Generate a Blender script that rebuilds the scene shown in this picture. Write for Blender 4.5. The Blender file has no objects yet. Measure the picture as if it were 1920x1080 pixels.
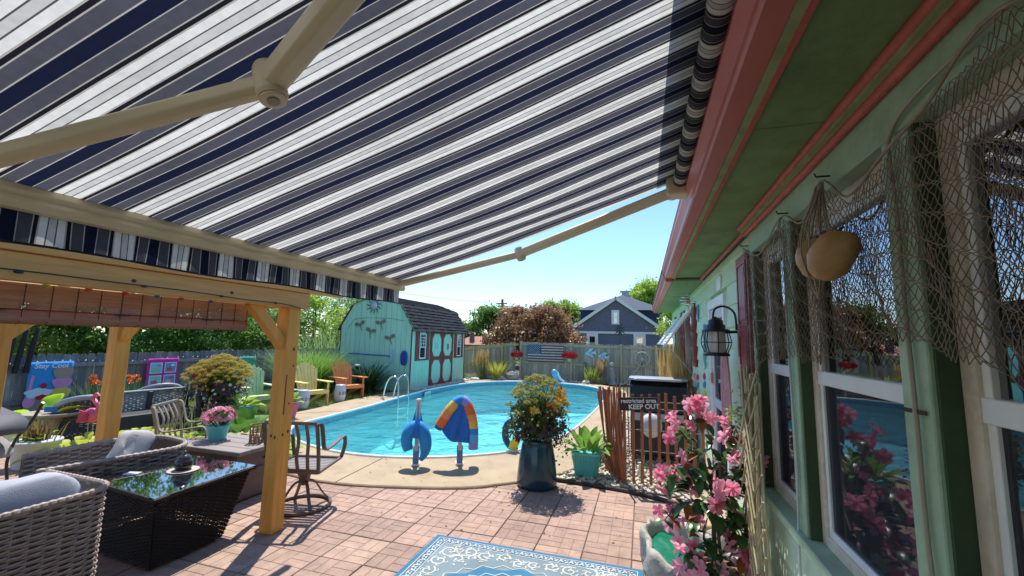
import bpy, bmesh, math, random
import numpy as np
from mathutils import Matrix, Vector
R = math.radians
PI = math.pi
rnd = random.Random(7)
rng = np.random.default_rng(7)
scene = bpy.context.scene
COL = scene.collection

# ---------------------------------------------------------------- camera
cam = bpy.data.cameras.new('camera')
cam.sensor_width = 36.0
cam.lens = 36.0 * 790 / 1920
cam.clip_start = 0.02
cam.clip_end = 2000
cam_ob = bpy.data.objects.new('camera', cam)
COL.objects.link(cam_ob)
cam_ob.matrix_world = Matrix(((0.9556, 0.0149, 0.2944, 0.0),
                              (0.2940, -0.1224, -0.9479, 0.0),
                              (0.0219, 0.9924, -0.1213, 1.8),
                              (0, 0, 0, 1)))
scene.camera = cam_ob

# ---------------------------------------------------------------- sky, sun, exposure
SUN_EL = R(62.5)
SUN_H = Vector((-0.46, 0.888)).normalized()          # horizontal direction towards the sun
world = bpy.data.worlds.new('World')
scene.world = world
world.use_nodes = True
wn = world.node_tree
bg = wn.nodes['Background']
sky = wn.nodes.new('ShaderNodeTexSky')
sky.sky_type = 'NISHITA'
sky.sun_disc = False
sky.sun_elevation = SUN_EL
sky.sun_rotation = math.atan2(SUN_H.x, SUN_H.y)
sky.air_density = 1.2
sky.dust_density = 0.0
sky.ozone_density = 8.0
wn.links.new(sky.outputs[0], bg.inputs[0])
bg.inputs[1].default_value = 0.12
sl = bpy.data.lights.new('sun', 'SUN')
sl.energy = 3.5
sl.angle = R(0.53)
sl.color = (1.0, 0.955, 0.88)
sun = bpy.data.objects.new('sun', sl)
COL.objects.link(sun)
to_sun = Vector((SUN_H.x * math.cos(SUN_EL), SUN_H.y * math.cos(SUN_EL), math.sin(SUN_EL)))
sun.rotation_euler = to_sun.to_track_quat('Z', 'Y').to_euler()
sun.location = (-4, 10, 14)
scene.view_settings.view_transform = 'Standard'
scene.view_settings.look = 'None'
scene.view_settings.gamma = 1.0
scene.view_settings.use_curve_mapping = False
scene.view_settings.exposure = 0.90
scene.cycles.max_bounces = 10
scene.cycles.diffuse_bounces = 5
scene.cycles.transparent_max_bounces = 24
scene.cycles.transmission_bounces = 8
scene.cycles.caustics_reflective = False
scene.cycles.caustics_refractive = False

# ---------------------------------------------------------------- object helpers
def tag(o, label=None, cat=None, group=None, kind=None):
    if label: o['label'] = label
    if cat: o['category'] = cat
    if group: o['group'] = group
    if kind: o['kind'] = kind
    return o

def thing(name, label, cat, loc=(0, 0, 0), rz=0.0, group=None, scale=1.0):
    o = bpy.data.objects.new(name, None)
    o.empty_display_size = 0.1
    COL.objects.link(o)
    o.location = loc
    o.rotation_euler = (0, 0, rz)
    o.scale = (scale,) * 3
    return tag(o, label, cat, group)

def link(name, me, parent=None, loc=None, rot=None, kind=None, label=None):
    o = bpy.data.objects.new(name, me)
    COL.objects.link(o)
    if parent is not None: o.parent = parent
    if loc is not None: o.location = loc
    if rot is not None: o.rotation_euler = rot
    if kind: o['kind'] = kind
    if label: o['label'] = label
    return o

def copy_tree(o, parent=None):
    c = o.copy()
    COL.objects.link(c)
    c.parent = parent
    for ch in list(o.children):
        copy_tree(ch, c)
    return c

def V(*a): return Vector(a)

class MB:
    """collects shapes and links them as one mesh object"""
    def __init__(s):
        s.v = []; s.f = []; s.sm = []
    def add(s, vs, fs, smooth=False):
        n = len(s.v)
        s.v.extend([tuple(p) for p in vs])
        for f in fs:
            s.f.append(tuple(i + n for i in f)); s.sm.append(smooth)
        return s
    def box(s, x0, x1, y0, y1, z0, z1, ch=0.0):
        if ch <= 0:
            vs = [(x0, y0, z0), (x1, y0, z0), (x1, y1, z0), (x0, y1, z0), (x0, y0, z1), (x1, y0, z1), (x1, y1, z1), (x0, y1, z1)]
            return s.add(vs, [(3, 2, 1, 0), (4, 5, 6, 7), (0, 1, 5, 4), (1, 2, 6, 5), (2, 3, 7, 6), (3, 0, 4, 7)])
        c = ch; m = len(s.v)
        # chamfered box: three inset rects per axis pair
        vs = []
        for (sx, xa) in ((0, x0), (1, x1)):
            for (sy, ya) in ((0, y0), (1, y1)):
                for (sz, za) in ((0, z0), (1, z1)):
                    dx = c if sx == 0 else -c; dy = c if sy == 0 else -c; dz = c if sz == 0 else -c
                    vs += [(xa, ya + dy, za + dz), (xa + dx, ya, za + dz), (xa + dx, ya + dy, za)]
        def I(a, b, c_, k): return (a * 4 + b * 2 + c_) * 3 + k
        fs = []
        for a in (0, 1):
            q = [I(a, 0, 0, 0), I(a, 1, 0, 0), I(a, 1, 1, 0), I(a, 0, 1, 0)]; fs.append(q if a else q[::-1])
            q = [I(0, a, 0, 1), I(1, a, 0, 1), I(1, a, 1, 1), I(0, a, 1, 1)]; fs.append(q[::-1] if a else q)
            q = [I(0, 0, a, 2), I(1, 0, a, 2), I(1, 1, a, 2), I(0, 1, a, 2)]; fs.append(q if a else q[::-1])
        for a in (0, 1):
            for b in (0, 1):
                q = [I(a, b, 0, 0), I(a, b, 0, 1), I(a, b, 1, 1), I(a, b, 1, 0)]; fs.append(q if a == b else q[::-1])
                q = [I(a, 0, b, 0), I(a, 0, b, 2), I(a, 1, b, 2), I(a, 1, b, 0)]; fs.append(q if a != b else q[::-1])
                q = [I(0, a, b, 1), I(0, a, b, 2), I(1, a, b, 2), I(1, a, b, 1)]; fs.append(q if a == b else q[::-1])
        for a in (0, 1):
            for b in (0, 1):
                for d in (0, 1):
                    q = [I(a, b, d, 0), I(a, b, d, 1), I(a, b, d, 2)]; fs.append(q if (a + b + d) % 2 == 0 else q[::-1])
        return s.add(vs, fs)
    def bar(s, p, q, w, h, up=(0, 0, 1), ch=0.0):
        """rectangular bar from p to q, w wide sideways, h high along up"""
        p = Vector(p); q = Vector(q); d = (q - p); L = d.length; d.normalize()
        side = d.cross(Vector(up))
        if side.length < 1e-5: side = d.cross(Vector((1, 0, 0)))
        side.normalize(); u = side.cross(d)
        t = MB(); t.box(-w / 2, w / 2, 0, L, -h / 2, h / 2, ch)
        return s.add([p + side * a + d * b + u * c for a, b, c in t.v], t.f)
    def tube(s, pts, r, n=8, cap=True, smooth=True, closed=False):
        pts = [Vector(p) for p in pts]; m = len(pts)
        rs = r if isinstance(r, (list, tuple)) else [r] * m
        prev = None; rings = []
        for i, p in enumerate(pts):
            if closed: t = pts[(i + 1) % m] - pts[i - 1]
            else: t = pts[min(i + 1, m - 1)] - pts[max(i - 1, 0)]
            if t.length < 1e-9: t = Vector((0, 0, 1))
            t.normalize()
            if prev is None:
                a = t.orthogonal().normalized()
            else:
                a = prev - t * prev.dot(t)
                a = a.normalized() if a.length > 1e-6 else t.orthogonal().normalized()
            prev = a; b = t.cross(a)
            rings.append([p + (a * math.cos(2 * PI * k / n) + b * math.sin(2 * PI * k / n)) * rs[i] for k in range(n)])
        vs = [v for ring in rings for v in ring]; fs = []
        for i in range(m if closed else m - 1):
            j = (i + 1) % m
            for k in range(n):
                fs.append((i * n + k, i * n + (k + 1) % n, j * n + (k + 1) % n, j * n + k))
        s.add(vs, fs, smooth)
        if cap and not closed:
            s.add(rings[0], [tuple(range(n))[::-1]]); s.add(rings[-1], [tuple(range(n))])
        return s
    def lathe(s, prof, n=24, c=(0, 0, 0), smooth=True, sq=None):
        """prof: list of (r, z); sq: superellipse exponent for squarish sections"""
        vs = []
        for r, z in prof:
            for k in range(n):
                a = 2 * PI * k / n; ca, sa = math.cos(a), math.sin(a)
                if sq:
                    e = 2.0 / sq
                    ca = math.copysign(abs(ca) ** e, ca); sa = math.copysign(abs(sa) ** e, sa)
                vs.append((c[0] + r * ca, c[1] + r * sa, c[2] + z))
        fs = []
        for i in range(len(prof) - 1):
            for k in range(n):
                fs.append((i * n + k, i * n + (k + 1) % n, (i + 1) * n + (k + 1) % n, (i + 1) * n + k))
        s.add(vs, fs, smooth)
        if prof[0][0] > 1e-3 and not (abs(prof[0][1] - prof[1][1]) < 1e-6): s.add(vs[:n], [tuple(range(n))[::-1]])
        if prof[-1][0] > 1e-3 and not (abs(prof[-1][1] - prof[-2][1]) < 1e-6): s.add(vs[-n:], [tuple(range(n))])
        return s
    def prism(s, poly, o, ux, uy, th):
        """flat polygon in the plane (o, ux, uy) with thickness th along ux x uy"""
        o = Vector(o); ux = Vector(ux).normalized(); uy = Vector(uy).normalized(); nz = ux.cross(uy)
        n = len(poly)
        a = [o + ux * x + uy * y for x, y in poly]; b = [p + nz * th for p in a]
        fs = [tuple(range(n))[::-1], tuple(range(n, 2 * n))]
        for i in range(n):
            j = (i + 1) % n; fs.append((i, j, n + j, n + i))
        return s.add(a + b, fs)
    def ball(s, c, r, nu=14, nv=8, smooth=True):
        rr = r if isinstance(r, (list, tuple)) else (r, r, r)
        vs = [(c[0], c[1], c[2] - rr[2])]
        for i in range(1, nv):
            t = PI * i / nv
            for k in range(nu):
                a = 2 * PI * k / nu
                vs.append((c[0] + rr[0] * math.sin(t) * math.cos(a), c[1] + rr[1] * math.sin(t) * math.sin(a), c[2] - rr[2] * math.cos(t)))
        vs.append((c[0], c[1], c[2] + rr[2])); fs = []
        for k in range(nu): fs.append((0, 1 + (k + 1) % nu, 1 + k))
        for i in range(nv - 2):
            for k in range(nu):
                a = 1 + i * nu; b = a + nu
                fs.append((a + k, a + (k + 1) % nu, b + (k + 1) % nu, b + k))
        l = len(vs) - 1; a = 1 + (nv - 2) * nu
        for k in range(nu): fs.append((a + k, a + (k + 1) % nu, l))
        return s.add(vs, fs, smooth)
    def grid(s, fn, nu, nv, smooth=True):
        vs = [fn(i / nu, j / nv) for j in range(nv + 1) for i in range(nu + 1)]
        fs = [(j * (nu + 1) + i, j * (nu + 1) + i + 1, (j + 1) * (nu + 1) + i + 1, (j + 1) * (nu + 1) + i) for j in range(nv) for i in range(nu)]
        return s.add(vs, fs, smooth)
    def mesh(s, name, m=None):
        me = bpy.data.meshes.new(name)
        me.from_pydata(s.v, [], s.f)
        if any(s.sm): me.polygons.foreach_set('use_smooth', s.sm)
        if m: me.materials.append(m)
        me.update()
        return me
    def build(s, name, m, parent=None, loc=None, rot=None, kind=None, label=None, bevel=0.0, seg=2, solid=0.0, sub=0):
        o = link(name, s.mesh(name, m), parent, loc, rot, kind, label)
        if solid:
            md = o.modifiers.new('solid', 'SOLIDIFY'); md.thickness = solid; md.offset = 0
        if sub:
            md = o.modifiers.new('sub', 'SUBSURF'); md.levels = sub; md.render_levels = sub
        if bevel:
            md = o.modifiers.new('bevel', 'BEVEL'); md.width = bevel; md.segments = seg; md.limit_method = 'ANGLE'; md.angle_limit = R(40)
        return o

def np_mesh(name, verts, quads, m, smooth=False):
    me = bpy.data.meshes.new(name)
    verts = np.asarray(verts, np.float32).reshape(-1, 3); quads = np.asarray(quads, np.int32)
    k = quads.shape[1]
    me.vertices.add(len(verts)); me.vertices.foreach_set('co', verts.ravel())
    me.loops.add(quads.size); me.loops.foreach_set('vertex_index', quads.ravel())
    me.polygons.add(len(quads))
    me.polygons.foreach_set('loop_start', np.arange(0, quads.size, k, dtype=np.int32))
    me.polygons.foreach_set('loop_total', np.full(len(quads), k, np.int32))
    if smooth: me.polygons.foreach_set('use_smooth', np.ones(len(quads), bool))
    if m: me.materials.append(m)
    me.update(); me.validate()
    return me

def catmull(pts, n=6, closed=False):
    P = [Vector(p) for p in pts]; m = len(P); out = []
    for i in range(m if closed else m - 1):
        g = lambda k: P[k % m] if closed else P[min(max(k, 0), m - 1)]
        p0, p1, p2, p3 = g(i - 1), g(i), g(i + 1), g(i + 2)
        for j in range(n):
            t = j / n
            out.append(0.5 * ((2 * p1) + (p2 - p0) * t + (2 * p0 - 5 * p1 + 4 * p2 - p3) * t * t + (3 * p1 - p0 - 3 * p2 + p3) * t ** 3))
    if not closed: out.append(P[-1])
    return out

def text_mesh(body, size, ext=0.002, align='CENTER', shear=0.0, bold=0.0):
    cu = bpy.data.curves.new('text', 'FONT'); cu.body = body; cu.size = size; cu.extrude = ext; cu.align_x = align; cu.shear = shear; cu.offset = bold
    o = bpy.data.objects.new('text', cu); COL.objects.link(o)
    bpy.context.view_layer.update()
    me = bpy.data.meshes.new_from_object(o.evaluated_get(bpy.context.evaluated_depsgraph_get()))
    bpy.data.objects.remove(o); bpy.data.curves.remove(cu)
    return me

# ---------------------------------------------------------------- materials
MATS = {}
def mat(name, col, rough=0.6, var=0.12, scale=6.0, stretch=(1, 1, 1), bump=0.0, bscale=60.0, rand=0.0, metal=0.0, spec=0.5,
        col2=None, trans=0.0, coat=0.0, hue=0.0, world=False, dirt=0.0, dscale=2.5, dcol=(.12, .10, .07)):
    """principled colour with noise mottling, per-object variation and fine relief"""
    if name in MATS: return MATS[name]
    m = bpy.data.materials.new(name); m.use_nodes = True
    nt = m.node_tree; N = nt.nodes; L = nt.links
    p = N['Principled BSDF']
    p.inputs['Roughness'].default_value = rough
    p.inputs['Metallic'].default_value = metal
    p.inputs['Specular IOR Level'].default_value = spec
    p.inputs['Coat Weight'].default_value = coat
    tc = N.new('ShaderNodeTexCoord'); mp = N.new('ShaderNodeMapping')
    mp.inputs['Scale'].default_value = stretch
    if world:
        ge = N.new('ShaderNodeNewGeometry'); L.new(ge.outputs['Position'], mp.inputs['Vector'])
    else:
        L.new(tc.outputs['Object'], mp.inputs['Vector'])
    nz = N.new('ShaderNodeTexNoise'); nz.inputs['Scale'].default_value = scale; nz.inputs['Detail'].default_value = 5; nz.inputs['Roughness'].default_value = 0.62
    oi = N.new('ShaderNodeObjectInfo')
    ad = N.new('ShaderNodeVectorMath'); ad.operation = 'MULTIPLY_ADD'
    L.new(oi.outputs['Random'], ad.inputs[0]); ad.inputs[1].default_value = (37, 53, 71) if rand else (0, 0, 0)
    L.new(mp.outputs[0], ad.inputs[2]); L.new(ad.outputs[0], nz.inputs['Vector'])
    c2 = col2 or tuple(max(0.0, c * (1 - 2.2 * var)) for c in col)
    c1 = col if col2 else tuple(min(1.0, c * (1 + var)) for c in col)
    rp = N.new('ShaderNodeMapRange'); rp.inputs[1].default_value = 0.3; rp.inputs[2].default_value = 0.7
    L.new(nz.outputs['Fac'], rp.inputs[0])
    mx = N.new('ShaderNodeMix'); mx.data_type = 'RGBA'
    mx.inputs[6].default_value = (*c2, 1); mx.inputs[7].default_value = (*c1, 1)
    L.new(rp.outputs[0], mx.inputs[0])
    out = mx.outputs[2]
    if rand or hue:
        hs = N.new('ShaderNodeHueSaturation')
        mr = N.new('ShaderNodeMapRange'); mr.inputs[3].default_value = 1 - rand; mr.inputs[4].default_value = 1 + rand
        L.new(oi.outputs['Random'], mr.inputs[0]); L.new(mr.outputs[0], hs.inputs['Value'])
        if hue:
            mh = N.new('ShaderNodeMapRange'); mh.inputs[3].default_value = 0.5 - hue; mh.inputs[4].default_value = 0.5 + hue
            mm = N.new('ShaderNodeMath'); mm.operation = 'FRACT'; mu = N.new('ShaderNodeMath'); mu.operation = 'MULTIPLY'; mu.inputs[1].default_value = 17.3
            L.new(oi.outputs['Random'], mu.inputs[0]); L.new(mu.outputs[0], mm.inputs[0]); L.new(mm.outputs[0], mh.inputs[0]); L.new(mh.outputs[0], hs.inputs['Hue'])
        L.new(out, hs.inputs['Color']); out = hs.outputs[0]
    if dirt:
        nd = N.new('ShaderNodeTexNoise'); nd.inputs['Scale'].default_value = dscale; nd.inputs['Detail'].default_value = 11; nd.inputs['Roughness'].default_value = .74
        L.new(ad.outputs[0], nd.inputs['Vector'])
        md_ = N.new('ShaderNodeMapRange'); md_.inputs[1].default_value = .50; md_.inputs[2].default_value = .72; md_.inputs[4].default_value = dirt
        L.new(nd.outputs['Fac'], md_.inputs[0])
        mxd = N.new('ShaderNodeMix'); mxd.data_type = 'RGBA'; mxd.inputs[7].default_value = (*dcol, 1)
        L.new(md_.outputs[0], mxd.inputs[0]); L.new(out, mxd.inputs[6]); out = mxd.outputs[2]
    L.new(out, p.inputs['Base Color'])
    if bump:
        nb = N.new('ShaderNodeTexNoise'); nb.inputs['Scale'].default_value = bscale; nb.inputs['Detail'].default_value = 4
        L.new(ad.outputs[0], nb.inputs['Vector'])
        bp = N.new('ShaderNodeBump'); bp.inputs['Strength'].default_value = min(1.0, bump); bp.inputs['Distance'].default_value = 0.01
        L.new(nb.outputs['Fac'], bp.inputs['Height']); L.new(bp.outputs[0], p.inputs['Normal'])
    if trans:
        tl = N.new('ShaderNodeBsdfTranslucent'); L.new(out, tl.inputs['Color'])
        ms = N.new('ShaderNodeMixShader'); ms.inputs[0].default_value = trans
        L.new(p.outputs[0], ms.inputs[1]); L.new(tl.outputs[0], ms.inputs[2])
        L.new(ms.outputs[0], N['Material Output'].inputs[0])
    MATS[name] = m
    return m

def wood(name, c1, c2, axis=0, rough=0.65, rand=0.1, world=False, sc=3.0):
    st = [1.0, 1.0, 1.0]; st = [9.0] * 3; st[axis] = 0.6
    return mat(name, c1, rough, col2=c2, scale=sc, stretch=tuple(st), bump=0.12, bscale=14, rand=rand, world=world)

def leafmat(name, c1, c2, scale=3.0, rough=0.5, trans=0.35, rand=0.1):
    return mat(name, c1, rough, col2=c2, scale=scale, trans=trans, rand=rand, spec=0.35)

def plain(name, col, rough=0.5, **k):
    k.setdefault('var', 0.05)
    return mat(name, col, rough, **k)

# ---------------------------------------------------------------- foliage helpers
def leaf_quads(cent, size, aspect=0.5, up=0.25, fold=0.12, jit=0.35, dirs=None, droop=0.0):
    """one folded leaf (two quads would be costly: one bent quad) for every centre"""
    n = len(cent); cent = np.asarray(cent, float)
    d = rng.normal(size=(n, 3)) if dirs is None else np.asarray(dirs, float) + rng.normal(size=(n, 3)) * 0.35
    d[:, 2] += -droop
    d /= np.linalg.norm(d, axis=1, keepdims=True) + 1e-9
    nrm = rng.normal(size=(n, 3)); nrm[:, 2] += up * 4
    s = np.cross(d, nrm); s /= np.linalg.norm(s, axis=1, keepdims=True) + 1e-9
    nn = np.cross(s, d)
    sz = size * (1 + rng.uniform(-jit, jit, n))[:, None]
    a = cent - d * sz * .5
    b = cent + s * sz * aspect * .5 + nn * sz * fold
    c = cent + d * sz * .5
    e = cent - s * sz * aspect * .5 + nn * sz * fold
    v = np.stack([a, b, c, e], 1).reshape(-1, 3)
    q = np.arange(4 * n).reshape(n, 4)
    return v, q

def clumps(center, radii, n_clump, n_leaf, clump_r, shell=0.55, bottom=-1.0):
    """leaf centres gathered in clumps through an uneven ellipsoid"""
    out = []
    c = np.array(center, float); r = np.array(radii, float)
    ph = rng.uniform(0, 6.28, 6)
    for _ in range(n_clump):
        d = rng.normal(size=3); d /= np.linalg.norm(d)
        if d[2] < bottom: d[2] = -d[2]
        az = math.atan2(d[1], d[0])
        lump = 1 + .13 * math.sin(3 * az + ph[0]) + .1 * math.sin(5 * az + ph[1] + 3 * d[2]) + .1 * math.sin(7 * d[2] + ph[2])
        k = (shell + (1 - shell) * rng.random()) * lump
        cc = c + d * r * k
        cr = clump_r * rng.uniform(.6, 1.3)
        out.append(cc + rng.normal(size=(n_leaf, 3)) * cr * np.array([1, 1, .7]) * .55)
    return np.concatenate(out)

def make_tree(name, label, base, height, crown_c, radii, n_clump, n_leaf, clump_r, leaf, m, bark, group=None, bottom=-.5, limbs=6, trunk_r=.16, cat='tree'):
    t = thing(name, label, cat, base, group=group)
    b = MB(); cc = Vector(crown_c)
    b.tube([(0, 0, -.2), (0.05, .03, cc.z * .3), (cc.x * .5, cc.y * .5, cc.z * .65), (cc.x, cc.y, cc.z + radii[2] * .5)], [trunk_r * 1.25, trunk_r, trunk_r * .7, trunk_r * .2], 8)
    for i in range(limbs):
        a = 2 * PI * i / limbs + rnd.uniform(-.4, .4); e = rnd.uniform(.1, .7)
        q = Vector((cc.x + radii[0] * .75 * math.cos(a), cc.y + radii[1] * .75 * math.sin(a), cc.z + radii[2] * (e - .25)))
        st = Vector((cc.x * .4, cc.y * .4, cc.z * rnd.uniform(.4, .75)))
        b.tube([st, st.lerp(q, .5) + Vector((0, 0, .1 * height * rnd.uniform(0, .5))), q], [trunk_r * .5, trunk_r * .3, trunk_r * .08], 6)
    b.build('trunk', bark, t)
    pts = clumps(crown_c, radii, n_clump, n_leaf, clump_r, bottom=bottom)
    v, q = leaf_quads(pts, leaf)
    link('crown', np_mesh('crown', v, q, m), t)
    return t

def blades(bases, length, width, spread, curve, seg=3, lean=None):
    """arching grass blades: returns verts, quads"""
    n = len(bases); bases = np.asarray(bases, float)
    az = rng.uniform(0, 2 * PI, n)
    h = np.stack([np.cos(az), np.sin(az), np.zeros(n)], 1)
    if lean is not None:
        h = h * .5 + lean; h /= np.linalg.norm(h, axis=1, keepdims=True) + 1e-9
    sp = spread * (0.35 + 0.65 * rng.random(n))[:, None]
    L = (length * rng.uniform(.65, 1.1, n))[:, None]
    side = np.cross(h, [0, 0, 1.0])
    V_ = []
    for k in range(seg + 1):
        t = k / seg
        p = bases + h * sp * L * (t * .55 + curve * t * t) + np.array([0, 0, 1.0]) * L * (t - curve * .55 * t * t * sp)
        w = width * (1 - t) ** .7 + width * .08
        V_.append(p - side * w * .5); V_.append(p + side * w * .5)
    v = np.stack(V_, 1)                                            # n, 2(seg+1), 3
    q = []
    for k in range(seg):
        q.append([2 * k, 2 * k + 1, 2 * k + 3, 2 * k + 2])
    q = np.array(q)[None] + (np.arange(n) * 2 * (seg + 1))[:, None, None]
    return v.reshape(-1, 3), q.reshape(-1, 4)

def big_leaf(mb, p, d, length, width, droop=0.5, n=5, fold=.18, up=(0, 0, 1)):
    """a broad leaf (hosta, canna, mandevilla) bending over along its length"""
    p = Vector(p); d = Vector(d).normalized(); side = d.cross(Vector(up))
    if side.length < 1e-3: side = Vector((1, 0, 0))
    side.normalize(); rows = []
    for i in range(n + 1):
        t = i / n
        c = p + d * (length * t) + Vector((0, 0, -droop * length * t * t))
        w = width * .5 * (math.sin(PI * min(1, t * .93 + .06)) ** .75)
        nr = side.cross(d)
        rows.append([c - side * w + nr * w * fold * 2, c, c + side * w + nr * w * fold * 2])
    vs = [v for r in rows for v in r]; fs = []
    for i in range(n):
        a = i * 3; fs += [(a, a + 1, a + 4, a + 3), (a + 1, a + 2, a + 5, a + 4)]
    mb.add(vs, fs, True)

def blossom(mb, p, nrm, r, petals=5, cup=.25):
    """a small open flower of separate petals"""
    p = Vector(p); nrm = Vector(nrm).normalized(); a = nrm.orthogonal().normalized(); b = nrm.cross(a); ph = rnd.uniform(0, 6)
    for k in range(petals):
        t = ph + 2 * PI * k / petals
        d = a * math.cos(t) + b * math.sin(t); e = nrm.cross(d)
        k1 = rnd.uniform(.2, 1.0)
        mb.add([p, p + d * r * .45 + e * r * .34 + nrm * r * cup, p + d * r * .86 + e * r * .40 + nrm * r * cup * k1, p + d * r * 1.02 + e * r * .10 + nrm * r * cup * k1 * .6, p + d * r * .90 - e * r * .32 + nrm * r * cup * k1, p + d * r * .45 - e * r * .34 + nrm * r * cup], [(0, 1, 2, 3), (0, 3, 4, 5)])

def oriented(poly, c, s):
    return [(c[0] + x * s, c[1] + y * s) for x, y in poly]
# ================================================================ SETTING: ground, pool, patio
POOL = [(-6.55, 7.0), (-6.1, 6.35), (-5.5, 5.95), (-4.9, 5.72), (-4.3, 5.62), (-3.7, 5.66), (-3.1, 5.85), (-2.5, 6.2), (-2.0, 6.68), (-1.65, 7.3),
        (-1.42, 8.3), (-1.27, 10), (-1.17, 12.5), (-1.2, 14.8), (-1.6, 16.5), (-2.6, 17.5), (-4.2, 17.8), (-5.7, 17.2), (-6.7, 15.7), (-7.0, 13.5), (-6.9, 11.5), (-6.7, 9.6), (-6.62, 8.1)]
DECK = [(-7.6, 7.3), (-7.1, 6.2), (-6.2, 5.35), (-5.2, 4.8), (-4.24, 4.57), (-3.76, 4.52), (-3.12, 4.6), (-2.14, 4.91), (-1.7, 5.22), (-1.3, 5.6), (-.95, 6.2), (-.8, 7.2),
        (-.7, 8.5), (-.6, 10), (-.5, 12.5), (-.5, 15), (-.9, 17), (-2.2, 18.4), (-4.2, 18.7), (-6, 18.2), (-7.0, 17.2), (-7.3, 15.5), (-7.35, 13.5), (-7.75, 12.2), (-7.8, 10.2), (-7.65, 8.7)]
PC = (-4.05, 11.4)
NA = 192
def radial(poly, grow=0.0):
    sm = [(p.x, p.y) for p in catmull([(x, y, 0) for x, y in poly], 8, True)]
    out = []
    for k in range(NA):
        a = 2 * PI * k / NA; dx, dy = math.cos(a), math.sin(a); best = 0
        for i in range(len(sm)):
            x1, y1 = sm[i][0] - PC[0], sm[i][1] - PC[1]; x2, y2 = sm[(i + 1) % len(sm)][0] - PC[0], sm[(i + 1) % len(sm)][1] - PC[1]
            ex, ey = x2 - x1, y2 - y1; den = dx * ey - dy * ex
            if abs(den) < 1e-9: continue
            t = (x1 * ey - y1 * ex) / den; u = (x1 * dy - y1 * dx) / den
            if t > 0 and -1e-6 <= u <= 1 + 1e-6: best = max(best, t)
        out.append((PC[0] + dx * (best + grow), PC[1] + dy * (best + grow)))
    return out
pool_r = radial(POOL); deck_r = radial(DECK)
def ring(mb, a, b, za, zb, smooth=False):
    n = len(a)
    mb.add([(x, y, za) for x, y in a] + [(x, y, zb) for x, y in b], [(i, (i + 1) % n, n + (i + 1) % n, n + i) for i in range(n)], smooth)
def grow(poly, g):
    return [(x + g * (x - PC[0]) / math.hypot(x - PC[0], y - PC[1]), y + g * (y - PC[1]) / math.hypot(x - PC[0], y - PC[1])) for x, y in poly]
def inside(poly, x, y):
    c = False; n = len(poly)
    for i in range(n):
        x1, y1 = poly[i]; x2, y2 = poly[i - 1]
        if (y1 > y) != (y2 > y) and x < (x2 - x1) * (y - y1) / (y2 - y1) + x1: c = not c
    return c

m_earth = mat('lawn earth', (0.075, 0.10, 0.035), 0.95, col2=(0.11, 0.09, 0.05), scale=1.3, bump=.4, bscale=30)
g = MB(); inner = grow(deck_r, -.25)
ring(g, inner, grow(deck_r, 3), -.035, -.035); ring(g, grow(deck_r, 3), grow(deck_r, 30), -.035, -.035); ring(g, grow(deck_r, 30), grow(deck_r, 700), -.035, -.035)
tag(g.build('ground', m_earth), kind='structure')

# concrete deck slab round the pool
m_conc = mat('deck concrete', (0.47, 0.36, 0.225), 0.85, col2=(0.36, 0.27, 0.165), scale=2.2, bump=.35, bscale=140, dirt=.65, dscale=2.4, dcol=(.22, .165, .11))
d = MB(); dz = .03
ring(d, grow(pool_r, .02), deck_r, dz, dz); ring(d, deck_r, grow(deck_r, .012), dz, dz - .012); ring(d, grow(deck_r, .012), grow(deck_r, .012), dz - .012, -.1)
deck = tag(d.build('pool_deck', m_conc), kind='structure')
m_joint = plain('joint dark', (0.06, 0.05, 0.04), 0.9)
for k in (134, 146, 158, 120, 100, 84, 8, 40):      # control joints cut across the slab
    a, b = Vector((*pool_r[k], dz + .003)), Vector((*deck_r[k], dz + .003))
    MB().bar(a.lerp(b, .06), b, .007, .004).build('control_joint', m_joint, deck)

# pool: liner walls, floor, white coping, water
m_liner = mat('pool liner tile', (0.10, 0.24, 0.36), 0.35, col2=(0.16, 0.36, 0.46), scale=9)
m_floor = mat('pool liner floor', (0.42, 0.80, 0.86), 0.5, col2=(0.50, 0.86, 0.90), scale=1.1)
pool = thing('swimming_pool', 'oval in-ground swimming pool with white coping and turquoise water', 'pool', (PC[0], PC[1], 0))
OFF = (-PC[0], -PC[1], 0)
w = MB(); ring(w, pool_r, pool_r, dz, -.34)
w.build('liner_band', m_liner, pool, OFF)
w = MB(); ring(w, pool_r, grow(pool_r, -.25), -.34, -1.0, True); ring(w, grow(pool_r, -.25), grow(pool_r, -1.6), -1.0, -1.5, True)
last = grow(pool_r, -1.6); w.add([(x, y, -1.5) for x, y in last], [tuple(range(NA))])
w.build('basin', m_floor, pool, OFF)
w = MB(); w.tube([(x, y, dz + .005) for x, y in grow(pool_r, .012)], .028, 8, closed=True)
w.build('coping', plain('coping white', (0.80, 0.84, 0.86), 0.35), pool, OFF)

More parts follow.
